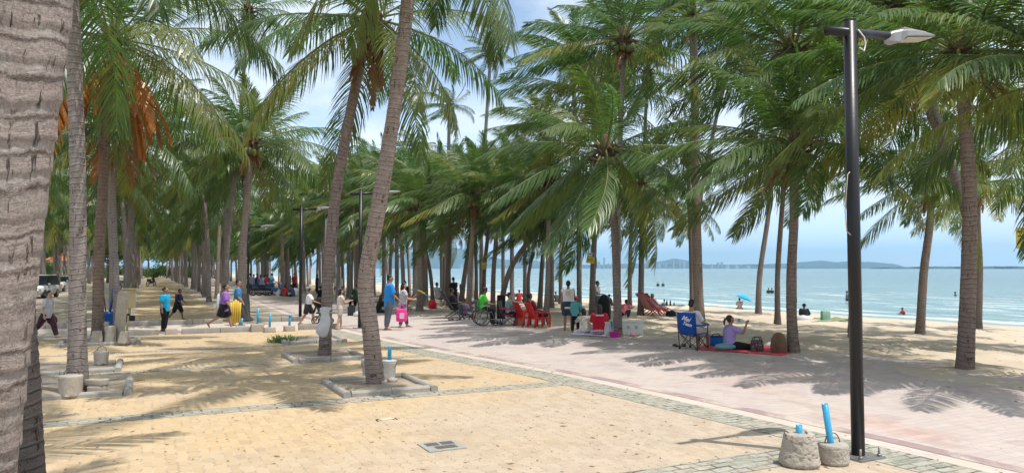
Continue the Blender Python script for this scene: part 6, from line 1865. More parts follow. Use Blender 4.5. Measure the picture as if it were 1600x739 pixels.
# sandals beside the chair
q = G(1062, 541)
for k, (dx, a) in enumerate(((-0.1, 0.3), (0.12, -0.2))):
    tag(MB().box((0, 0, 0.02), (0.10, 0.26, 0.035), 0, 0.015).box((0, 0.05, 0.05), (0.10, 0.05, 0.03), 0, 0.012).build('sandal', DARKP, None, q + camv(dx, 0), YAW + a), ('dark sandal on the paving farther out behind the royal blue chair' if k == 0 else 'dark sandal on the paving close under the royal blue chair'), 'sandal')
# red mat, slightly wavy
a0, a1, a2, a3 = G(1085, 546), G(1222, 556), G(1250, 548), G(1112, 535)
n = 24
V = []
for j in range(9):
    for i in range(n + 1):
        u, v = i / n, j / 8
        q = (a0 * (1 - u) + a1 * u) * (1 - v) + (a3 * (1 - u) + a2 * u) * v
        V.append((q.x, q.y, max(q.z, sand_h(q.x, q.y)) + 0.02 + 0.018 * vn2(q.x * 1.5, q.y * 1.5)))
F = np.array([(j * (n + 1) + i, j * (n + 1) + i + 1, (j + 1) * (n + 1) + i + 1, (j + 1) * (n + 1) + i) for j in range(8) for i in range(n)])
mt = link('beach_mat', mesh_np('beach_mat', V, F, C('red_mat_cloth', (0.55, 0.045, 0.07), 0.2)))
mt.modifiers.new('Solidify', 'SOLIDIFY').thickness = 0.012
tag(mt, 'crimson beach mat spread under the drinking woman', 'mat')
p = G(1140, 547)
p.z += 0.04
FACE2 = 78
w, J, s_, rz_ = person(p, FACE2, 1.58, dict(root=0.11, lean=4, legL=(84, 6, 6), legR=(86, 4, 12), armL=(-12, 14, 14, 0), armR=(62, 16, 100, 0), head=(-20, 0)), dict(skin='tan', shirt=(C('lavender_tee', (0.36, 0.28, 0.58), 0.08), 0.75, 0.04, 0.026), bottom=(C('black_trousers', (0.012, 0.012, 0.014)), 0.92, 0.022), hair='pony', hairmat=HAIRB), 'person in lavender shirt with ponytail sitting and drinking from a bottle', vox=0.009, fat=1.05)
hd_ = J['wriR'] + (J['wriR'] - J['elbR']).normalized() * 0.09
mo = J['head'] + J['hrot'] @ Vector((0, 0.115, -0.05))
hb, mb_ = P2(w, hd_), P2(w, mo)
dr = (hb - mb_).normalized()
btl = empty('bottle', mb_, 0, 'clear bottle with green label tipped to the mouth of the drinking person', 'bottle')
M_PET = simple('clear_bottle', (0.62, 0.72, 0.70), 0.12, var=0.05)
qm = dr.to_track_quat('Z', 'Y').to_matrix()
MB().lathe((0, 0, 0), [(0.013, 0), (0.014, 0.03), (0.034, 0.08), (0.036, 0.14), (0.034, 0.19), (0.033, 0.235), (0.01, 0.24)], 16, rot=qm).build('bottle_body', M_PET, btl)
MB().lathe((0, 0, 0), [(0.0365, 0.10), (0.0372, 0.105), (0.0372, 0.165), (0.0365, 0.17)], 16, rot=qm).build('label', simple('green_label', (0.10, 0.40, 0.16), 0.5), btl)
p = G(1119, 541); lc = empty('lunch_cooler', p + Vector((0, 0, 0.03)), YAW + 0.2, 'small blue cooler bag on the crimson mat behind the drinking person', 'cooler bag')
MB().box((0, 0, 0.11), (0.34, 0.24, 0.22), 0, 0.03).build('cooler_body', C('blue_cooler_cloth', (0.015, 0.12, 0.42)), lc)
MB().box((0, 0, 0.235), (0.32, 0.22, 0.05), 0, 0.02).build('lid', C('dark_blue_cooler', (0.01, 0.05, 0.20)), lc)
MB().tube([(-0.12, 0, 0.25), (-0.08, 0, 0.31), (0.08, 0, 0.31), (0.12, 0, 0.25)], 0.012, 6).build('handle', DARKP, lc)
p = G(1133, 548); cs = MB().ball((0, 0, 0.09), 1.0, 18, 10, (0.27, 0.20, 0.09)).build('cushion', C('teal_cushion', (0.14, 0.30, 0.33)), None, p + Vector((0, 0, 0.02)), YAW)
tag(cs, 'grey teal cushion on the crimson mat against the drinking person', 'cushion')
p = G(1183, 550); hbg = empty('handbag', p + Vector((0, 0, 0.03)), YAW, 'dark patterned handbag on the crimson mat', 'handbag')
m, t, pp, out = new_mat('patterned_bag')
_v = nd(t, 'ShaderNodeTexVoronoi', {'Vector': objco(t), 'Scale': 26.0}).outputs['Distance']
setp(t, pp, col=mix(t, ramp(t, _v, [(0.25, 1.0), (0.42, 0.0)]), (0.035, 0.02, 0.022), (0.33, 0.22, 0.20)), rough=0.7)
MB().box((0, 0, 0.14), (0.32, 0.18, 0.27), 0, 0.04, taper=0.88).build('bag_body', m, hbg)
MB().tube([(-0.1, -0.06, 0.26), (-0.07, -0.07, 0.36), (0.07, -0.07, 0.36), (0.1, -0.06, 0.26)], 0.012, 6).build('handle', DARKP, hbg)
MB().tube([(-0.1, 0.06, 0.26), (-0.07, 0.07, 0.34), (0.07, 0.07, 0.34), (0.1, 0.06, 0.26)], 0.012, 6).build('handle', DARKP, hbg)
p = G(1217, 552); bp_ = empty('backpack', p, YAW, 'slumped brown rucksack leaning on the slim dark palm', 'rucksack')
soft_bag([(0.15, 0.0), (0.21, 0.04), (0.22, 0.2), (0.19, 0.36), (0.12, 0.47), (0.04, 0.52)], 20, 37, C('brown_rucksack_cloth', (0.16, 0.09, 0.055), 0.25), 'bag_body', (0, 0, 0), 0.7, 0, bp_)
MB().tube([(-0.06, -0.12, 0.42), (-0.12, -0.19, 0.28), (-0.09, -0.16, 0.1)], 0.018, 6).build('strap', SANDAL, bp_)
p = G(1203, 543); tag(soft_bag([(0.10, 0.0), (0.15, 0.02), (0.12, 0.08), (0.04, 0.13)], 16, 41, WHITEP, 'white_bundle', p + Vector((0, 0, 0.02)), 0.8), 'small white bundle between the handbag and the rucksack', 'bundle')

# ---- red plastic recliners with a seated person
def red_chair(px, face, label):
    p = G(*px)
    e = empty('plastic_chair', p, YAW - R(face), label, 'plastic chair', 'red plastic beach chairs')
    e.scale = (0.88,) * 3
    w = 0.56
    def slab(pts, name, t=0.03, ww=w):
        V = []; n = len(pts)
        for (y, z) in pts: V += [(-ww / 2, y, z), (ww / 2, y, z)]
        F = [(2 * i, 2 * i + 1, 2 * i + 3, 2 * i + 2) for i in range(n - 1)]
        o = MB().add(V, F, True).build(name, REDP, e)
        m = o.modifiers.new('Solidify', 'SOLIDIFY'); m.thickness = t
        b_ = o.modifiers.new('Bevel', 'BEVEL'); b_.width = 0.008; b_.segments = 2
    slab([(0.32, 0.36), (0.25, 0.40), (0.05, 0.37), (-0.15, 0.33), (-0.22, 0.34)], 'seat')
    slab([(-0.22, 0.34), (-0.32, 0.52), (-0.46, 0.80), (-0.56, 0.98), (-0.60, 1.0)], 'backrest')
    for x in (-w / 2 - 0.02, w / 2 + 0.02):
        MB().tube([(x, -0.40, 0.66), (x, -0.2, 0.60), (x, 0.18, 0.60), (x, 0.30, 0.55), (x, 0.33, 0.36)], 0.036, 10).build('armrest', REDP, e)
        MB().box((x * 0.97, 0.31, 0.20), (0.05, 0.09, 0.40), 0, 0.012, taper=1.0).build('leg', REDP, e)
        MB().box((x * 0.97, -0.34, 0.29), (0.05, 0.10, 0.60), 0, 0.012, rot=Matrix.Rotation(R(-10), 3, 'X')).build('leg', REDP, e)
    return e
red_chair((824, 509), 62, 'red plastic recliner nearer the patterned chair, empty')
red_chair((843, 511), 62, 'red plastic recliner holding the person in dark red')
p = G(838, 509)
person(p + camv(-0.05, 0.0), 62, 1.64, dict(root=0.46, lean=-24, legL=(82, 70, 5), legR=(84, 74, 5), armL=(20, 8, 55, 10), armR=(24, 8, 55, 10), head=(0, 0)), dict(skin='dark', shirt=(C('wine_shirt', (0.16, 0.02, 0.025)), 0.9, 0.04, 0.025), bottom=(C('dark_shorts', (0.012, 0.014, 0.028)), 0.6, 0.03), hair='bun'), 'person in dark red lying back in a red plastic recliner', vox=0.013, detail=False)

# ---- wheelchair with the person in lime green
p = G(757, 508)
WF = 78
wc = empty('wheelchair', p, YAW - R(WF), 'wheelchair with large spoked wheels carrying the person in lime shirt', 'wheelchair')
for sg in (-1, 1):
    x = sg * 0.30
    c = Vector((x, -0.12, 0.31))
    wh = MB().tube([c + Vector((0, math.cos(a) * 0.295, math.sin(a) * 0.295)) for a in np.linspace(0, 6.283, 36, endpoint=False)], 0.017, 8, closed=True).build('wheel', DARKP, wc)
    MB().tube([c + Vector((sg * 0.04, math.cos(a) * 0.25, math.sin(a) * 0.25)) for a in np.linspace(0, 6.283, 32, endpoint=False)], 0.010, 6, closed=True).build('hand_rim', STEEL, wh)
    sp = MB().tube([c - Vector((0.03, 0, 0)), c + Vector((0.03, 0, 0))], 0.035, 10)
    for k in range(6):
        a = k * math.pi / 3
        sp.tube([c, c + Vector((0, math.cos(a) * 0.29, math.sin(a) * 0.29))], 0.009, 5)
    sp.build('spokes', STEEL, wh)
    cw = Vector((x * 0.9, 0.36, 0.10))
    MB().tube([cw + Vector((0, math.cos(a) * 0.085, math.sin(a) * 0.085)) for a in np.linspace(0, 6.283, 18, endpoint=False)], 0.016, 6, closed=True).tube([cw + Vector((-.02, 0, 0)), cw + Vector((.02, 0, 0))], 0.03, 8).build('castor', DARKP, wc)
    MB().tube([(x * 0.86, -0.30, 0.22), (x * 0.86, -0.32, 0.92), (x * 0.86, -0.44, 0.95)], 0.014, 8).tube([(x * 0.86, -0.3, 0.5), (x * 0.86, 0.22, 0.5), (x * 0.86, 0.36, 0.2)], 0.014, 8).tube([(x * 0.86, -0.3, 0.25), (x * 0.86, 0.36, 0.22), (x * 0.86, 0.55, 0.10)], 0.014, 8).tube([(x * 0.86, -0.3, 0.72), (x * 0.86, 0.05, 0.72), (x * 0.86, 0.08, 0.5)], 0.014, 8).build('side_frame', STEEL, wc)
    MB().box((x * 0.5, 0.58, 0.10), (0.15, 0.16, 0.02), 0, 0.005).build('footplate', DARKP, wc)
MB().box((0, -0.04, 0.49), (0.48, 0.46, 0.05), 0, 0.015).build('seat', C('navy_fabric', (0.012, 0.02, 0.07)), wc)
MB().box((0, -0.31, 0.72), (0.46, 0.03, 0.42), 0, 0.01).build('backrest', C('navy_fabric', (0.012, 0.02, 0.07)), wc)
person(p + camv(-0.12, 0), WF, 1.66, dict(root=0.60, lean=6, bend=6, legL=(80, 76, 4), legR=(82, 80, 5), armL=(20, 8, 70, 10), armR=(24, 8, 62, 10), head=(12, 0)), dict(skin='dark', shirt=(C('lime_shirt', (0.10, 0.62, 0.07)), 0.75, 0.04, 0.03), bottom=(C('black_trousers', (0.012, 0.012, 0.014)), 0.95, 0.025), shoes=SHOE, hair='short', hat=(DARKP, 'cap')), 'person in lime green shirt and black cap sitting in the wheelchair', vox=0.011, fat=1.1)
p = G(783, 507); tag(MB().ball((0, 0, 0.11), 1.0, 14, 8, (0.2, 0.16, 0.12)).build('white_bag', M_BAG, None, p, YAW), 'white plastic bag lying in front of the wheelchair', 'bag')

# ---- dark recliner with the resting man, child, patterned chair
p = G(712, 497)
e = empty('reclining_chair', p, YAW - R(72), 'black folding recliner under the palms with the resting person', 'recliner')
DF = C('charcoal_fabric', (0.022, 0.022, 0.026))
def sling(e, pts, w, name, mat, t=0.02):
    V = []
    for (y, z) in pts: V += [(-w / 2, y, z), (0, y, z - 0.03), (w / 2, y, z)]
    F = []
    for i in range(len(pts) - 1):
        for j in (0, 1): F.append((3 * i + j, 3 * i + j + 1, 3 * i + j + 4, 3 * i + j + 3))
    o = MB().add(V, F, True).build(name, mat, e)
    o.modifiers.new('Solidify', 'SOLIDIFY').thickness = t
    return o
sling(e, [(0.30, 0.44), (0.0, 0.38), (-0.2, 0.40)], 0.56, 'seat', DF)
sling(e, [(-0.2, 0.40), (-0.36, 0.70), (-0.58, 1.10), (-0.64, 1.18)], 0.56, 'backrest', DF)
for x in (-0.29, 0.29):
    MB().tube([(x, 0.32, 0.0), (x, -0.30, 0.60), (x, -0.64, 1.18)], 0.016, 8).tube([(x, -0.42, 0.0), (x, 0.30, 0.46)], 0.016, 8).tube([(x, -0.36, 0.66), (x, 0.15, 0.62)], 0.02, 8).build('side_frame', DARKP, e)
person(p, 72, 1.68, dict(root=0.50, lean=-26, bend=8, legL=(76, 42, 4), legR=(78, 46, 6), armL=(26, 8, 60, 14), armR=(30, 8, 55, 14), head=(10, 0)), dict(skin='dark', shirt=(C('charcoal_shirt', (0.028, 0.026, 0.03)), 1.2, 0.04, 0.03), bottom=(C('khaki_black_trousers', (0.03, 0.032, 0.03)), 0.9, 0.03), hair='short'), 'person in charcoal clothes resting in the black recliner', vox=0.012)
p = G(725, 500)
for k, dx in enumerate((-0.62, -0.32)):
    tag(MB().box((0, 0, 0.025), (0.11, 0.27, 0.04), 0, 0.018).box((0, 0.05, 0.06), (0.11, 0.06, 0.03), 0, 0.012).build('sandal', DARKP, None, p + camv(dx + 0.1, 0), YAW - 1.4 + 0.3 * k), 'dark sandal on the paving before the black recliner, ' + ('the one nearer the chair' if k == 0 else 'the one nearer the child'), 'sandal')
p = G(729, 499)
cc = camp_chair(p, 60, C('purple_fabric', (0.05, 0.04, 0.09)), 'low dark child chair left of the wheelchair', 0.28, 0.40, 0.42, scale=0.85)
person(p, 60, 1.25, dict(SIT_CHAIR, root=0.34), dict(skin='tan', shirt=(C('patterned_child_top', (0.34, 0.22, 0.32), 0.5), 0.7, 0.04, 0.02), bottom=(C('pale_shorts', (0.42, 0.42, 0.46)), 0.5, 0.02), hair='short', hairmat=HAIRB), 'child in patterned top sitting in the low chair left of the wheelchair', vox=0.013, detail=False)
m, t, pp, out = new_mat('argyle_fabric')
_s = nd(t, 'ShaderNodeSeparateXYZ', {0: objco(t)})
_u = mth(t, 'ADD', _s.outputs[0], _s.outputs[2]); _w = mth(t, 'SUBTRACT', _s.outputs[0], mth(t, 'ADD', _s.outputs[2], _s.outputs[1]))
_k = mth(t, 'GREATER_THAN', mth(t, 'PINGPONG', _u, 0.11), 0.055); _l = mth(t, 'GREATER_THAN', mth(t, 'PINGPONG', _w, 0.11), 0.055)
_c = mix(t, _k, (0.45, 0.02, 0.06), (0.02, 0.10, 0.36)); _c = mix(t, mth(t, 'MULTIPLY', _k, _l), _c, (0.55, 0.55, 0.60))
setp(t, pp, col=_c, rough=0.8)
p = G(795, 508)
camp_chair(p, 100, m, 'folding chair in red blue and white diamond fabric', 0.40, 0.56, 0.46, back2=C('black_mesh', (0.015, 0.015, 0.017)))
person(p, 85, 1.58, dict(SIT_CHAIR, root=0.46, armR=(46, 8, 60, 10), lean=2), dict(skin='light', shirt=(C('grey_teal_top', (0.22, 0.34, 0.36)), 0.8, 0.04, 0.025), bottom=(C('dark_shorts', (0.012, 0.014, 0.028)), 0.6, 0.03), hair='bun'), 'person in grey teal top sitting in the diamond fabric chair', vox=0.012)
p = G(812, 508); tag(soft_bag([(0.14, 0.0), (0.2, 0.03), (0.19, 0.2), (0.12, 0.33), (0.05, 0.4)], 18, 43, C('tan_bag_cloth', (0.40, 0.33, 0.25)), 'tote_bag', p, 0.7, YAW), 'tan bag on the ground between the diamond chair and red recliners', 'bag')
p = G(778, 500); tag(MB().box((0, 0, 0.5), (0.34, 0.22, 1.0), YAW, 0.05).box((0, -0.1, 0.5), (0.26, 0.06, 0.5), YAW, 0.03).build('black_case', C('black_fabric', (0.012, 0.012, 0.013)), None, p + camv(0.12, 0.5)), 'tall black case standing behind the diamond fabric chair', 'case')

# ---- man in white vest, child in pink cap, the family on the sheet
p, h = Hpx(888, 516, 440)
person(p, 6, h, dict(lean=2, legL=(4, 8, 3), legR=(-8, 10, 3), armL=(-6, 12, 16, 0), armR=(4, 13, 14, 0), head=(0, -4)), dict(skin='tan', shirt=(C('white_vest', (0.74, 0.74, 0.77), 0.05), 0.0, 0.14, 0.028), bottom=(C('slate_shorts', (0.05, 0.06, 0.085)), 0.46, 0.045), hair='short', print=(simple('orange_print', (0.72, 0.50, 0.25), 0.7), 0.15, 0.16, 0.02)), 'person in white sleeveless vest walking towards the sea', vox=0.010, fat=1.12)
p, h = Hpx(899, 520, 464)
person(p, 30, h, dict(lean=4, legL=(-4, 4, 3), legR=(6, 6, 3), armL=(4, 10, 10, 0), armR=(30, 20, 20, 0), head=(10, 10)), dict(skin='tan', shirt=(C('teal_top', (0.10, 0.36, 0.36)), 1.6, 0.10, 0.025), bottom=(C('black_trousers', (0.012, 0.012, 0.014)), 0.97, 0.018), hair='short', hat=(C('coral_cap', (0.75, 0.16, 0.18)), 'cap')), 'child in teal top with a coral pink cap', vox=0.010)
a0, a1, a2, a3 = G(893, 523), G(948, 527), G(952, 517), G(900, 514)
V = []; n = 12
for j in range(7):
    for i in range(n + 1):
        u, v = i / n, j / 6
        q = (a0 * (1 - u) + a1 * u) * (1 - v) + (a3 * (1 - u) + a2 * u) * v
        V.append((q.x, q.y, max(q.z, sand_h(q.x, q.y)) + 0.02 + 0.02 * vn2(q.x * 2, q.y * 2)))
F = np.array([(j * (n + 1) + i, j * (n + 1) + i + 1, (j + 1) * (n + 1) + i + 1, (j + 1) * (n + 1) + i) for j in range(6) for i in range(n)])
sh_ = link('ground_sheet', mesh_np('ground_sheet', V, F, C('lilac_sheet', (0.52, 0.44, 0.58), 0.2)))
sh_.modifiers.new('Solidify', 'SOLIDIFY').thickness = 0.01
tag(sh_, 'pale lilac sheet under the two sitting people', 'sheet')
p = G(917, 521)
person(p + Vector((0, 0, 0.03)), -20, 1.55, dict(SIT_GROUND, lean=18, bend=16, legL=(66, 100, 30), legR=(70, 110, 20), armL=(50, 14, 30, 10)), dict(skin='tan', shirt=(C('cream_patterned_top', (0.58, 0.53, 0.46), 0.4), 0.8, 0.06, 0.028), bottom=(C('white_trousers', (0.52, 0.49, 0.48)), 0.85, 0.03), hair='long'), 'person in cream with long black hair bending over the lilac sheet', vox=0.011)
p = G(937, 523)
person(p + Vector((0, 0, 0.03)), 5, 1.72, dict(SIT_GROUND, lean=6, bend=8, armL=(46, 10, 44, 14), armR=(48, 10, 42, 14)), dict(skin='tan', shirt=(C('crimson_tee', (0.46, 0.010, 0.030)), 0.85, 0.06, 0.035), bottom=(C('pale_shorts', (0.42, 0.42, 0.46)), 0.5, 0.04), hair='long', print=(WH, 0.24, 0.035, 0.13)), 'person in crimson shirt with white back print sitting on the sheet', vox=0.010, fat=1.22)
p = G(944, 500); db_ = empty('dark_rucksack', p + Vector((0, 0, 0.0)), 0, 'dark bulging rucksack against the palm behind the crimson shirt', 'rucksack')
soft_bag([(0.2, 0.0), (0.28, 0.05), (0.30, 0.5), (0.27, 0.85), (0.17, 1.05), (0.05, 1.12)], 22, 45, C('black_bag_cloth', (0.010, 0.010, 0.012)), 'bag_body', (0, 0, 0), 0.75, 0, db_)
p = G(954, 525)
for i, (dx, dy, c, nm, lab) in enumerate(((-0.06, 0.35, M_BAG, 'carrier_bag', 'white carrier bag left of the white cool box palm'), (0.18, 0.55, simple('sky_blue_bag', (0.15, 0.42, 0.72), 0.4), 'carrier_bag', 'sky blue carrier bag right behind the white cool box palm'), (0.22, 0.0, WHITEP, 'carrier_bag', 'small crumpled white bag before the palm with nuts'))):
    tag(soft_bag([(0.10, 0.0), (0.16, 0.03), (0.15, 0.2), (0.09, 0.34), (0.12, 0.42)], 16, 50 + i, c, nm, p + camv(dx, dy), 0.7, YAW, None, 0.14), lab, 'bag')
p = G(960, 527); pb_ = empty('pink_basin', p, 0, 'magenta plastic basin on the sand by the white cool box', 'basin')
MB().lathe((0, 0, 0), [(0.12, 0), (0.13, 0.01), (0.16, 0.15), (0.18, 0.155), (0.18, 0.165), (0.155, 0.16), (0.125, 0.02), (0.01, 0.02)], 22).build('basin_body', simple('magenta_plastic', (0.70, 0.03, 0.40), 0.4), pb_)
MB().tube([(-0.16, 0, 0.15), (-0.1, 0, 0.24), (0.1, 0, 0.24), (0.16, 0, 0.15)], 0.008, 6).build('handle', PINKP, pb_)
p = G(988, 526); tag(MB().lathe((0, 0, 0), [(0.03, 0.0), (0.07, 0.02), (0.075, 0.07), (0.05, 0.10), (0.01, 0.11)], 16).build('pink_cup', PINKP, None, p), 'coral pink cup lying before the white cool box', 'cup')
p = G(987, 524)
cb = empty('cool_box', p + camv(0, 0.2), YAW + 0.05, 'large white cool box with lid beside the dark palm', 'cool box')
MB().box((0, 0, 0.20), (0.72, 0.42, 0.40), 0, 0.035, taper=1.04).build('box_body', WHITEP, cb)
MB().box((0, 0, 0.425), (0.78, 0.47, 0.07), 0, 0.03).build('lid', WHITEP, cb)
for x in (-0.12, 0.14): MB().box((x, -0.222, 0.26), (0.09, 0.02, 0.10), 0, 0.008).build('latch', simple('pale_grey_plastic', (0.45, 0.45, 0.47), 0.5), cb)
for x in (-0.385, 0.385): MB().box((x, 0, 0.26), (0.03, 0.22, 0.06), 0, 0.01).build('handle', WHITEP, cb)
p = G(978, 508); tag(soft_bag([(0.1, 0), (0.2, 0.03), (0.22, 0.12), (0.12, 0.2), (0.04, 0.22)], 16, 55, M_BAG, 'white_bag', p, 0.7), 'white bag behind the white cool box', 'bag')

# standing with a pink bag behind, man by the signed palm
p, h = Hpx(933, 494, 440)
person(p, 120, h, dict(STAND, armR=(20, 8, 70, 10)), dict(skin='tan', shirt=(C('white_shirt', (0.72, 0.72, 0.73)), 0.7, 0.12, 0.02), bottom=(C('grey_shorts', (0.12, 0.12, 0.13)), 0.5, 0.04), hair='short'), 'person in white shirt half hidden by the palm with the yellow board', vox=0.014, detail=False)
p = G(972, 497); d0 = depth_of(p)
person(p, 40, 1.6, dict(SQUAT, lean=40), dict(skin='dark', shirt=(C('coral_shirt', (0.62, 0.16, 0.18)), 0.8, 0.06, 0.03), bottom=(C('black_trousers', (0.012, 0.012, 0.014)), 0.9, 0.02), hair='short'), 'person in coral shirt crouching behind the white cool box palm', vox=0.014, detail=False)
p = G(955, 478)
person(p, -60, 1.62, dict(SIT_GROUND), dict(skin='tan', shirt=(C('dark_print_shirt', (0.06, 0.055, 0.06), 0.5), 0.8, 0.06, 0.03), bottom=(C('white_trousers', (0.52, 0.49, 0.48)), 0.6, 0.03), hair='short'), 'person in dark print shirt sitting near the water left of the cool box palm', vox=0.015, detail=False)

# ---- deck loungers and beach table
m, t, pp, out = new_mat('pink_stripe_canvas')
_s = nd(t, 'ShaderNodeSeparateXYZ', {0: objco(t)})
setp(t, pp, col=mix(t, mth(t, 'GREATER_THAN', mth(t, 'PINGPONG', _s.outputs[0], 0.06), 0.03), (0.60, 0.30, 0.29), (0.46, 0.17, 0.18)), rough=0.85)
M_STRIPE = m
REDF = simple('red_frame_paint', (0.50, 0.03, 0.035), 0.5)
def deck(px, face, label):
    p = G(*px)
    e = empty('deck_lounger', p, YAW - R(face), label, 'deck chair', 'pink striped deck loungers')
    sling(e, [(0.62, 0.34), (0.1, 0.30), (-0.15, 0.38), (-0.4, 0.72), (-0.66, 1.16)], 0.56, 'canvas', M_STRIPE)
    for x in (-0.3, 0.3):
        MB().box((x, -0.02, 0.60), (0.04, 0.05, 1.72), rot=Matrix.Rotation(R(52), 3, 'X') @ Matrix.Rotation(0, 3, 'Z'), bevel=0.006).build('side_rail', REDF, e)
        MB().tube([(x, -0.55, 0.0), (x, 0.0, 0.36), (x, 0.62, 0.36)], 0.024, 8).tube([(x, 0.5, 0.0), (x, 0.2, 0.36)], 0.024, 8).build('leg', REDF, e)
    MB().tube([(-0.3, -0.67, 1.17), (0.3, -0.67, 1.17)], 0.022, 8).build('top_bar', REDF, e)
    MB().tube([(-0.3, 0.62, 0.35), (0.3, 0.62, 0.35)], 0.022, 8).build('front_bar', REDF, e)
    return e
deck((1016, 494), 62, 'pink striped deck lounger touching the dark palm')
deck((1024, 493), 66, 'pink striped deck lounger right of the first and occupied')
person(G(1026, 492), 66, 1.64, dict(root=0.42, lean=-34, bend=6, legL=(84, 30, 4), legR=(86, 34, 6), armL=(30, 8, 60, 10), armR=(34, 8, 56, 10)), dict(skin='tan', shirt=(C('white_shirt', (0.72, 0.72, 0.73)), 0.8, 0.06, 0.03), bottom=(C('pale_shorts', (0.42, 0.42, 0.46)), 0.5, 0.03), hair='short', hat=(C('beige_hat', (0.42, 0.36, 0.28)), 'brim')), 'person with beige hat lying in the right deck lounger', vox=0.014, detail=False)
p = G(1051, 492)
tb = empty('beach_table', p, YAW, 'low folding table with bottles right of the deck loungers', 'folding table')
MB().box((0, 0, 0.52), (1.25, 0.55, 0.03), 0, 0.006).build('tabletop', DARKP, tb)
for y in (-0.24, 0.24):
    MB().tube([(-0.5, y, 0.0), (0.5, y, 0.50)], 0.012, 6).tube([(0.5, y, 0.0), (-0.5, y, 0.50)], 0.012, 6).build('cross_leg', STEEL, tb)
for i, (x, y, h_, c) in enumerate(((-0.30, 0.05, 0.30, DARKP), (-0.12, 0.0, 0.30, DARKP), (-0.48, -0.05, 0.24, M_PET), (0.1, 0.05, 0.18, M_PET))):
    bt = p + CR @ Vector((x, y, 0.535))
    tag(MB().lathe((0, 0, 0), [(0.04, 0), (0.045, 0.01), (0.045, h_ * 0.6), (0.018, h_ * 0.8), (0.018, h_)], 12).build('bottle', c, None, bt), ['dark bottle standing left of its twin on the beach table', 'dark bottle nearest the middle of the beach table', 'clear bottle at the lounger end of the beach table', 'short clear bottle at the right of the beach table'][i], 'bottle', 'bottles on the beach table')
p = G(1046, 494); tag(soft_bag([(0.2, 0), (0.3, 0.04), (0.28, 0.2), (0.12, 0.28), (0.03, 0.3)], 18, 61, C('black_bag_cloth', (0.010, 0.010, 0.012)), 'dark_bag', p + camv(0.1, 0.1), 0.7), 'dark bag on the sand beneath the beach table', 'bag')

# ---- the sitter in the black hat, with things
p = G(1256, 500)
person(p, 30, 1.62, dict(SIT_GROUND, lean=10, bend=10), dict(skin='tan', shirt=(C('black_hooded_shirt', (0.012, 0.014, 0.022)), 1.7, 0.08, 0.04), bottom=(C('grey_patterned_trousers', (0.20, 0.19, 0.20), 0.4), 0.9, 0.03), hair='short', hat=(C('black_hat', (0.012, 0.011, 0.011)), 'brim')), 'person in black with a black brimmed hat sitting on the beach', vox=0.012, fat=1.15)
p = G(1252, 501); tag(soft_bag([(0.25, 0), (0.36, 0.04), (0.33, 0.16), (0.2, 0.27), (0.05, 0.31)], 20, 63, M_BAG, 'white_bag', p + camv(0, -0.25), 0.7, YAW), 'bulging white bag beside the sitter in the black hat', 'bag')
a0, a1, a2, a3 = G(1266, 504), G(1330, 504), G(1330, 498), G(1272, 497)
V = []; n = 16
for j in range(6):
    for i in range(n + 1):
        u, v = i / n, j / 5
        q = (a0 * (1 - u) + a1 * u) * (1 - v) + (a3 * (1 - u) + a2 * u) * v
        V.append((q.x, q.y, max(q.z, sand_h(q.x, q.y)) + 0.025 + 0.03 * vn2(q.x * 1.2, q.y * 1.2)))
F = np.array([(j * (n + 1) + i, j * (n + 1) + i + 1, (j + 1) * (n + 1) + i + 1, (j + 1) * (n + 1) + i) for j in range(5) for i in range(n)])
gm = link('green_mat', mesh_np('green_mat', V, F, C('green_mat_cloth', (0.17, 0.23, 0.12), 0.25)))
gm.modifiers.new('Solidify', 'SOLIDIFY').thickness = 0.012
tag(gm, 'green mat spread right of the sitter in the black hat', 'mat')
p = G(1290, 501); gb = empty('shopping_bag', p + Vector((0, 0, 0.03)), YAW, 'green and white shopping bag on the green mat', 'bag')
MB().box((0, 0, 0.25), (0.46, 0.3, 0.5), 0, 0.03, taper=0.9).build('bag_body', simple('pale_green_bag', (0.28, 0.47, 0.38), 0.6, var=0.5, scale=5), gb)
MB().tube([(-0.12, -0.1, 0.48), (-0.08, -0.1, 0.6), (0.08, -0.1, 0.6), (0.12, -0.1, 0.48)], 0.012, 6).build('handle', WHITEP, gb)
p = G(1325, 503); tag(MB().box((0, 0, 0.06), (0.12, 0.28, 0.10), 0.4, 0.04).box((0.12, 0.1, 0.05), (0.11, 0.27, 0.08), 0.9, 0.035).build('shoe_pair', SANDAL, None, p + Vector((0, 0, 0.03))), 'pair of brown shoes at the right end of the green mat', 'shoes')

# ---- at the water line and in the sea
def sea_pt(px, py):
    d = ray(px, py); t = (SEA_Z - CAM_H) / d.z
    return CO + d * t
p = G(806, 470)
for k, (dx, c, lab) in enumerate(((-0.28, C('mauve_grey_shirt', (0.16, 0.13, 0.20)), 'person in grey violet sitting by the water beside the one in red'), (0.25, C('red_shirt', (0.45, 0.02, 0.03)), 'person in red sitting by the water right of the leaning grey palm'))):
    person(p + camv(dx, 0), 10, 1.66, dict(SIT_GROUND), dict(skin='dark', shirt=(c, 0.8, 0.08, 0.04), bottom=(C('dark_shorts', (0.012, 0.014, 0.028)), 0.6, 0.03), hair='short'), lab, vox=0.016, detail=False, fat=1.15)
p = G(1156, 483)
person(p, 10, 1.6, dict(SIT_GROUND, armR=(40, 8, 70, 5)), dict(skin='light', shirt=(C('peach_top', (0.55, 0.38, 0.32)), 0.7, 0.08, 0.03), bottom=(C('grey_shorts', (0.12, 0.12, 0.13)), 0.5, 0.03), hair='short'), 'person sitting at the water line under the blue parasol', vox=0.016, detail=False)
um = empty('parasol', p, YAW, 'small bright blue parasol at the water line', 'parasol')
um.rotation_euler = (0.0, R(22), YAW)
MB().tube([(0, 0, 0.35), (0, 0, 1.15)], 0.012, 6).build('stick', STEEL, um)
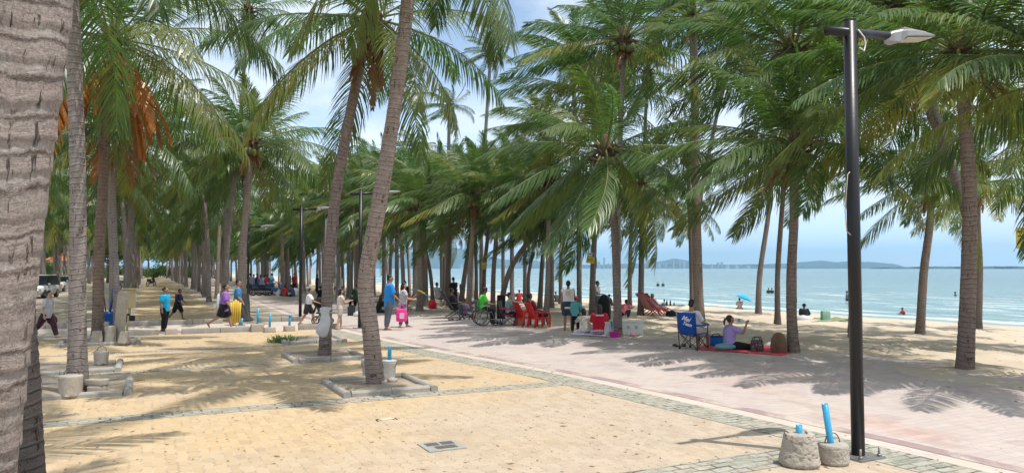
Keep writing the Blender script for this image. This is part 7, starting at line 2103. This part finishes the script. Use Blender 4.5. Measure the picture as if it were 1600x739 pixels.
MB().lathe((0, 0, 0), [(0.62, 0.86), (0.60, 0.87), (0.45, 1.0), (0.25, 1.10), (0.01, 1.14)], 8, smooth=False).build('canopy', C('turquoise_canopy', (0.01, 0.38, 0.72)), um)
p = G(1413, 495)
person(p, -80, 1.2, dict(SIT_GROUND), dict(skin='dark', shirt=(C('red_shirt', (0.45, 0.02, 0.03)), 0.8, 0.08, 0.03), bottom=(C('red_shorts', (0.40, 0.02, 0.03)), 0.5, 0.03), hair='short'), 'child in red crouching at the water line left of the short ringed palm', vox=0.016, detail=False)
for (x, y, tpx, lab, c) in ((1324, 470, 455, 'bather standing in the shallows left of the lamp post', C('grey_swim_shirt', (0.10, 0.12, 0.14))), (1201, 458, 450, 'bather in dark top left of the pair far out in the sea', DARKP), (1206, 458, 450, 'bather in dark top right of the pair far out in the sea', DARKP), (1493, 462, 456, 'bather far out between the two right hand palms', DARKP), (1028, 447, 441, 'bather far out above the deck loungers, left one', DARKP), (1036, 447, 441, 'bather far out above the deck loungers, right one', DARKP), (1038, 480, 468, 'bather in blue shorts at the water edge behind the beach table', C('grey_swim_shirt', (0.10, 0.12, 0.14)))):
    q = sea_pt(x, y); h = (y - tpx) / FPX * depth_of(q)
    person(q + Vector((0, 0, -max(0.55, 1.65 - h))), 20 if x < 1300 else -70, 1.65, dict(STAND, armL=(4, 16, 30, 0), armR=(4, 16, 30, 0)), dict(skin='dark', shirt=(c, 0.7, 0.08, 0.02), bottom=(C('dark_shorts', (0.012, 0.014, 0.028)), 0.45, 0.03), hair='short'), lab, vox=0.022, detail=False, group='bathers')
p = G(870, 472)
person(p, -30, 1.6, dict(SIT_GROUND), dict(skin='tan', shirt=(C('dark_print_shirt', (0.06, 0.055, 0.06), 0.5), 0.8, 0.06, 0.03), bottom=(C('dark_shorts', (0.012, 0.014, 0.028)), 0.5, 0.03), hair='short'), 'person in dark print shirt sitting near the water beyond the red recliners', vox=0.016, detail=False)

# ---- distant crowd and motorbikes on the promenade
def motorbike(loc, face, col, label):
    e = empty('motorbike', loc, YAW - R(face), label, 'motorbike', 'parked motorbikes')
    for y in (-0.6, 0.6):
        wh = MB().tube([(0, y + math.cos(a) * 0.25, 0.29 + math.sin(a) * 0.25) for a in np.linspace(0, 6.283, 20, endpoint=False)], 0.045, 8, closed=True).build('wheel', DARKP, e)
        sp = MB().tube([(-0.03, y, 0.29), (0.03, y, 0.29)], 0.05, 10)
        for k in range(5): sp.tube([(0, y, 0.29), (0, y + math.cos(k * 1.2566) * 0.24, 0.29 + math.sin(k * 1.2566) * 0.24)], 0.012, 5)
        sp.build('hub', STEEL, wh)
    MB().box((0, -0.35, 0.66), (0.22, 0.62, 0.20), 0, 0.07).box((0, 0.05, 0.48), (0.24, 0.5, 0.26), 0, 0.06).box((0, 0.42, 0.72), (0.30, 0.12, 0.52), rot=Matrix.Rotation(R(18), 3, 'X'), bevel=0.05).box((0, 0.6, 0.52), (0.12, 0.34, 0.06), 0, 0.02).build('body', col, e)
    MB().box((0, -0.32, 0.80), (0.25, 0.66, 0.09), 0, 0.035).build('seat', DARKP, e)
    MB().tube([(-0.33, 0.28, 1.02), (0, 0.38, 0.98), (0.33, 0.28, 1.02)], 0.018, 8).build('handlebar', DARKP, e)
    MB().ball((0, 0.50, 0.93), 0.085, 10, 8).build('headlight', LENS, e)
    MB().tube([(0, 0.42, 0.75), (0, 0.6, 0.29)], 0.03, 8).build('fork', STEEL, e)
    MB().tube([(0.14, -0.1, 0.3), (0.15, -0.75, 0.36)], 0.04, 8).build('exhaust', STEEL, e)
    return e
cols = [simple('blue_bike_paint', (0.03, 0.10, 0.35), 0.3), simple('black_bike_paint', (0.02, 0.02, 0.022), 0.3), simple('red_bike_paint', (0.45, 0.02, 0.02), 0.3), simple('silver_bike_paint', (0.4, 0.4, 0.42), 0.3, 0.4)]
for i, (x, y, f_, c, lab) in enumerate(((398, 461, 80, 1, 'black motorbike at the left end of the distant bike row'), (408, 462, 60, 0, 'blue motorbike with a rider in the distant bike row'), (418, 462, 70, 1, 'black motorbike right of the blue one in the distant row'), (428, 462, 85, 0, 'dark blue motorbike loaded with bags on the promenade'), (236, 447, 10, 1, 'dark motorbike at the far end of the avenue'), (196, 452, 40, 3, 'silver motorbike behind the pale avenue palms'))):
    motorbike(G(x, y), f_, cols[c], lab)
rp = random.Random(21)
tops = [C('pale_blue_shirt', (0.28, 0.36, 0.50)), C('grey_blue_shirt', (0.10, 0.13, 0.24)), C('navy_shirt', (0.012, 0.022, 0.10)), C('white_shirt', (0.72, 0.72, 0.73)), C('sky_shirt', (0.05, 0.30, 0.62)), C('dark_red_shirt', (0.30, 0.025, 0.03)), C('lilac_shirt', (0.32, 0.28, 0.5)), C('black_shirt', (0.012, 0.012, 0.013))]
far = [(391, 459, 0, 's', 'pale blue'), (396, 460, 6, 's', 'lilac'), (401, 460, 2, 's', 'navy'), (407, 461, 1, 's', 'grey blue'), (413, 461, 0, 's', 'pale blue'), (417, 461, 5, 's', 'dark red'), (424, 461, 4, 's', 'bright sky blue'), (434, 462, 3, 'g', 'white'), (446, 463, 5, 'g', 'dark red'), (458, 463, 1, 'g', 'grey blue'), (463, 462, 3, 'g', 'white'), (495, 458, 2, 's', 'navy'), (500, 466, 7, 'g', 'black'), (460, 457, 5, 's', 'dark red'), (452, 455, 7, 's', 'black')]
for i, (x, y, c, k, cn) in enumerate(far):
    person(G(x, y), rp.uniform(-90, 90), rp.uniform(1.55, 1.72), dict(STAND, armL=(rp.uniform(0, 30), 10, 40, 5)) if k == 's' else dict(SIT_GROUND), dict(skin='dark', shirt=(tops[c], 0.8, 0.08, 0.03), bottom=(C('black_trousers', (0.012, 0.012, 0.014)), 0.95, 0.02), hair='short'),
           ('distant standing figure in %s top, %s' if k == 's' else 'distant sitting figure in %s top, %s') % (cn, ['left end of the bikes', 'left part of the bikes', 'behind the black motorbike', 'astride the blue motorbike', 'between two motorbikes', 'behind the loaded motorbike', 'beside the loaded motorbike', 'right after the motorbikes', 'on a mat past the motorbikes', 'before the far palms', 'next to the third lamp post', 'behind the curved palm', 'left of the curved palm', 'far under the grove', 'against a dark trunk'][i]), vox=0.022, detail=False, group='distant people by the motorbikes')

# ---- cars, house and broad leaved trees on the land side
def car(loc, face, paint, label, kind='suv'):
    e = empty('parked_car', loc, YAW - R(face), label, 'car', 'cars in the car park')
    e.scale = (0.92,) * 3
    L, W = 4.5, 1.78
    hh = 1.72 if kind == 'suv' else 1.45
    # body sections along Y: (y, half width, z_low, z_belt)
    sec = [(-2.25, 0.74, 0.45, 0.86), (-2.15, 0.84, 0.32, 0.98), (-1.4, 0.89, 0.26, 1.02), (0.0, 0.89, 0.26, 1.00), (0.9, 0.89, 0.26, 0.99), (1.6, 0.87, 0.28, 0.93), (2.1, 0.80, 0.34, 0.82), (2.25, 0.70, 0.44, 0.68)]
    V, F = [], []
    for (y, w, z0, z1) in sec:
        V += [(-w * 0.9, y, z0), (-w, y, z0 + 0.15), (-w, y, z1 - 0.12), (-w * 0.92, y, z1), (w * 0.92, y, z1), (w, y, z1 - 0.12), (w, y, z0 + 0.15), (w * 0.9, y, z0)]
    for i in range(len(sec) - 1):
        for j in range(8): F.append((i * 8 + j, i * 8 + (j + 1) % 8, (i + 1) * 8 + (j + 1) % 8, (i + 1) * 8 + j))
    F += [tuple(range(8)), tuple(range(len(sec) * 8 - 8, len(sec) * 8))]
    MB().add(V, F, True).build('body', paint, e)
    gl = [(-2.1 if kind == 'suv' else -1.5, 0.82, 1.0), (-1.85 if kind == 'suv' else -1.0, 0.70, hh - 0.05), (-0.6, 0.70, hh), (0.2, 0.69, hh - 0.04), (1.05, 0.82, 0.99)]
    V = []
    for (y, w, z) in gl: V += [(-w, y, z), (w, y, z)]
    base = [(-0.84, y, 0.97) for y, w, z in gl]
    V2 = V + [(-0.85, y, 0.96) for y, w, z in gl] + [(0.85, y, 0.96) for y, w, z in gl]
    n = len(gl)
    F = [(2 * i, 2 * i + 1, 2 * i + 3, 2 * i + 2) for i in range(n - 1)]
    F += [(2 * i, 2 * i + 2, 2 * n + i + 1, 2 * n + i) for i in range(n - 1)] + [(2 * i + 1, 3 * n + i, 3 * n + i + 1, 2 * i + 3) for i in range(n - 1)]
    MB().add(V2, F).build('glasshouse', simple('car_glass', (0.02, 0.025, 0.03), 0.08, spec=0.6), e)
    MB().box((0, -0.78, hh + 0.015), (1.40, 1.9 if kind == 'suv' else 1.2, 0.05), 0, 0.02).build('roof', paint, e)
    for sg in (-1, 1):
        for y in (-1.38, 1.38):
            wh = MB().tube([(sg * 0.70, y, 0.33), (sg * 0.90, y, 0.33)], 0.33, 24).build('wheel', DARKP, e)
            MB().tube([(sg * 0.89, y, 0.33), (sg * 0.912, y, 0.33)], 0.20, 16).build('rim', STEEL, wh)
        MB().box((sg * 0.66, 2.12, 0.72), (0.34, 0.16, 0.16), 0, 0.04).build('headlight', LENS, e)
        MB().box((sg * 0.78, -2.16, 0.85), (0.16, 0.10, 0.22), 0, 0.03).build('tail_light', simple('red_lens', (0.4, 0.02, 0.02), 0.3), e)
        MB().box((sg * 0.98, 0.85, 1.06), (0.16, 0.10, 0.13), 0, 0.03).build('mirror', paint, e)
    MB().box((0, 2.235, 0.56), (1.0, 0.06, 0.22), 0, 0.02).build('grille', DARKP, e)
    MB().box((0, 2.265, 0.58), (0.42, 0.02, 0.12), 0, 0.004).build('number_plate', WHITEP, e)
    return e
WPAINT = simple('white_car_paint', (0.70, 0.70, 0.71), 0.22, var=0.03, spec=0.6)
SPAINT = simple('silver_car_paint', (0.42, 0.44, 0.46), 0.25, 0.4, var=0.05)
car(G(60, 465), 165, WPAINT, 'white car facing us between the huge trunk and the walker in grey')
car(G(68, 454), 150, SPAINT, 'silver car parked behind the white car facing us', 'sedan')
car(G(90, 455), 160, WPAINT, 'white car showing between palm trunks behind the grey palm', 'sedan')
car(G(30, 459), 160, SPAINT, 'silver car behind the huge trunk in the car park')

M_ROOF = mat_noise('orange_roof_tile', (0.52, 0.16, 0.06), (0.62, 0.22, 0.09), (0.35, 0.11, 0.05), 0.6, 3.0, 0.5, 12.0)
hq = G(62, 434)
hd0 = depth_of(hq); hs = 1.0
ho = empty('roofed_house', hq, YAW + 0.15, 'pale house with an orange tiled roof beyond the car park', 'house')
MB().box((0, 3, 1.9), (9, 6, 3.8)).build('wall', simple('cream_wall', (0.60, 0.55, 0.46), 0.85), ho)
rf_ = MB()
V = [(-5.2, -0.8, 3.7), (5.2, -0.8, 3.7), (5.2, 6.8, 3.7), (-5.2, 6.8, 3.7), (-2.5, 3, 6.2), (2.5, 3, 6.2)]
rf_.add(V, [(0, 1, 5, 4), (1, 2, 5), (2, 3, 4, 5), (3, 0, 4), (3, 2, 1, 0)]).build('roof', M_ROOF, ho)
for x in (-2.8, 0, 2.8):
    wf = MB().box((x, -0.03, 2.0), (1.3, 0.1, 1.3)).build('window', WHITEP, ho)
    MB().box((x, -0.09, 2.0), (1.1, 0.04, 1.1)).build('pane', simple('car_glass', (0.02, 0.025, 0.03), 0.08), wf)

# broad leaved trees: trunk, limbs and clumps of leaf faces through the crown
M_BROAD = mat_leaf('broad_leaf', (0.030, 0.075, 0.018), (0.085, 0.16, 0.035), (0.22, 0.22, 0.04), 0.35)
M_BBARK = mat_noise('tree_bark', (0.14, 0.11, 0.09), (0.22, 0.18, 0.145), (0.08, 0.06, 0.05), 3.0, 12.0, 0.8, 30.0)
def broad_meshes(seed, h, r):
    rs = np.random.RandomState(seed)
    mb = MB()
    mb.tube([(0, 0, -0.2), (0.05, 0, h * 0.2), (0.0, 0.1, h * 0.45)], [0.22, 0.17, 0.12], 8)
    cl = []
    for i in range(26):
        a = rs.uniform(0, 6.28); el = rs.uniform(-0.2, 1.4)
        d = r * rs.uniform(0.35, 1.0)
        c = np.array([math.cos(a) * math.cos(el) * d, math.sin(a) * math.cos(el) * d, h * 0.55 + math.sin(el) * d * 0.75])
        cl.append((c, r * rs.uniform(0.22, 0.42)))
        if i < 8: mb.tube([(0, 0.1, h * 0.4), tuple(c * [0.5, 0.5, 0.85]), tuple(c)], [0.09, 0.05, 0.02], 6)
    V, F, T = [], [], []
    for c, cr in cl:
        for k in range(110):
            d = rs.normal(size=3); d /= np.linalg.norm(d)
            p = c + d * cr * rs.uniform(0.5, 1.05) * [1, 1, 0.75]
            n_ = rs.normal(size=3); n_ /= np.linalg.norm(n_)
            a = np.cross(n_, d); a /= np.linalg.norm(a) + 1e-6; b_ = np.cross(n_, a)
            s = rs.uniform(0.10, 0.20)
            q = len(V)
            V += [p - a * s, p - b_ * s * 0.5, p + a * s, p + b_ * s * 0.5]; F.append((q, q + 1, q + 2, q + 3))
            T += [(rs.uniform(), rs.uniform(0, 0.25), 0, 1)] * 4
    o = mb.build('trunk', M_BBARK); tm = o.data; bpy.data.objects.remove(o)
    return tm, mesh_np('crown', np.array(V), np.array(F), M_BROAD, tint=np.array(T), smooth=False)
BT = [broad_meshes(70 + i, 6.0, 2.8) for i in range(3)]
def broad(loc, s, label, i, group='leafy trees behind the palms', squash=1.0):
    e = empty('leafy_tree', loc, i * 1.3, label, 'tree', group)
    e.scale = (s, s, s * squash)
    link('trunk', BT[i % 3][0], e); link('crown', BT[i % 3][1], e)
    return e
broad(G(60, 446), 0.80, 'low round leafy tree in front of the orange roof', 0, squash=0.7)
broad(G(44, 440), 1.3, 'leafy tree behind the huge trunk by the car park', 1)
broad(G(88, 440), 1.6, 'leafy tree right of the orange roof', 2)
broad(G(168, 442), 1.1, 'dark leafy tree between the brown and pale palms', 0)
broad(G(160, 434), 1.7, 'taller leafy tree behind the dark one', 1)
for i in range(22):
    x = -46 + i * 2.9 + rp.uniform(-1, 1); y = 196 + rp.uniform(-14, 26) - (0 if x < -3 else 0)
    broad(Vector((x, y, 0)), rp.uniform(1.1, 1.7), 'distant leafy tree closing the end of the avenue', i, 'leafy trees closing the avenue')
for i in range(14):
    broad(Vector((-42 + rp.uniform(-6, 4), 46 + i * 11 + rp.uniform(-3, 3), 0)), rp.uniform(1.0, 1.6), 'leafy tree along the road beyond the car park', i, 'leafy trees along the road')

for i in range(16):
    x = -40 + i * 3.6 + rp.uniform(-1, 1); y = 176 + rp.uniform(-8, 10)
    if x > 12: break
    o = link('bush', BT[i % 3][1], None, (x, y, -2.6), (0, 0, i * 1.7), (1.2, 1.2, 0.95))
    tag(o, 'distant round bush under the trees at the end of the avenue', 'bush', 'bushes at the end of the avenue')
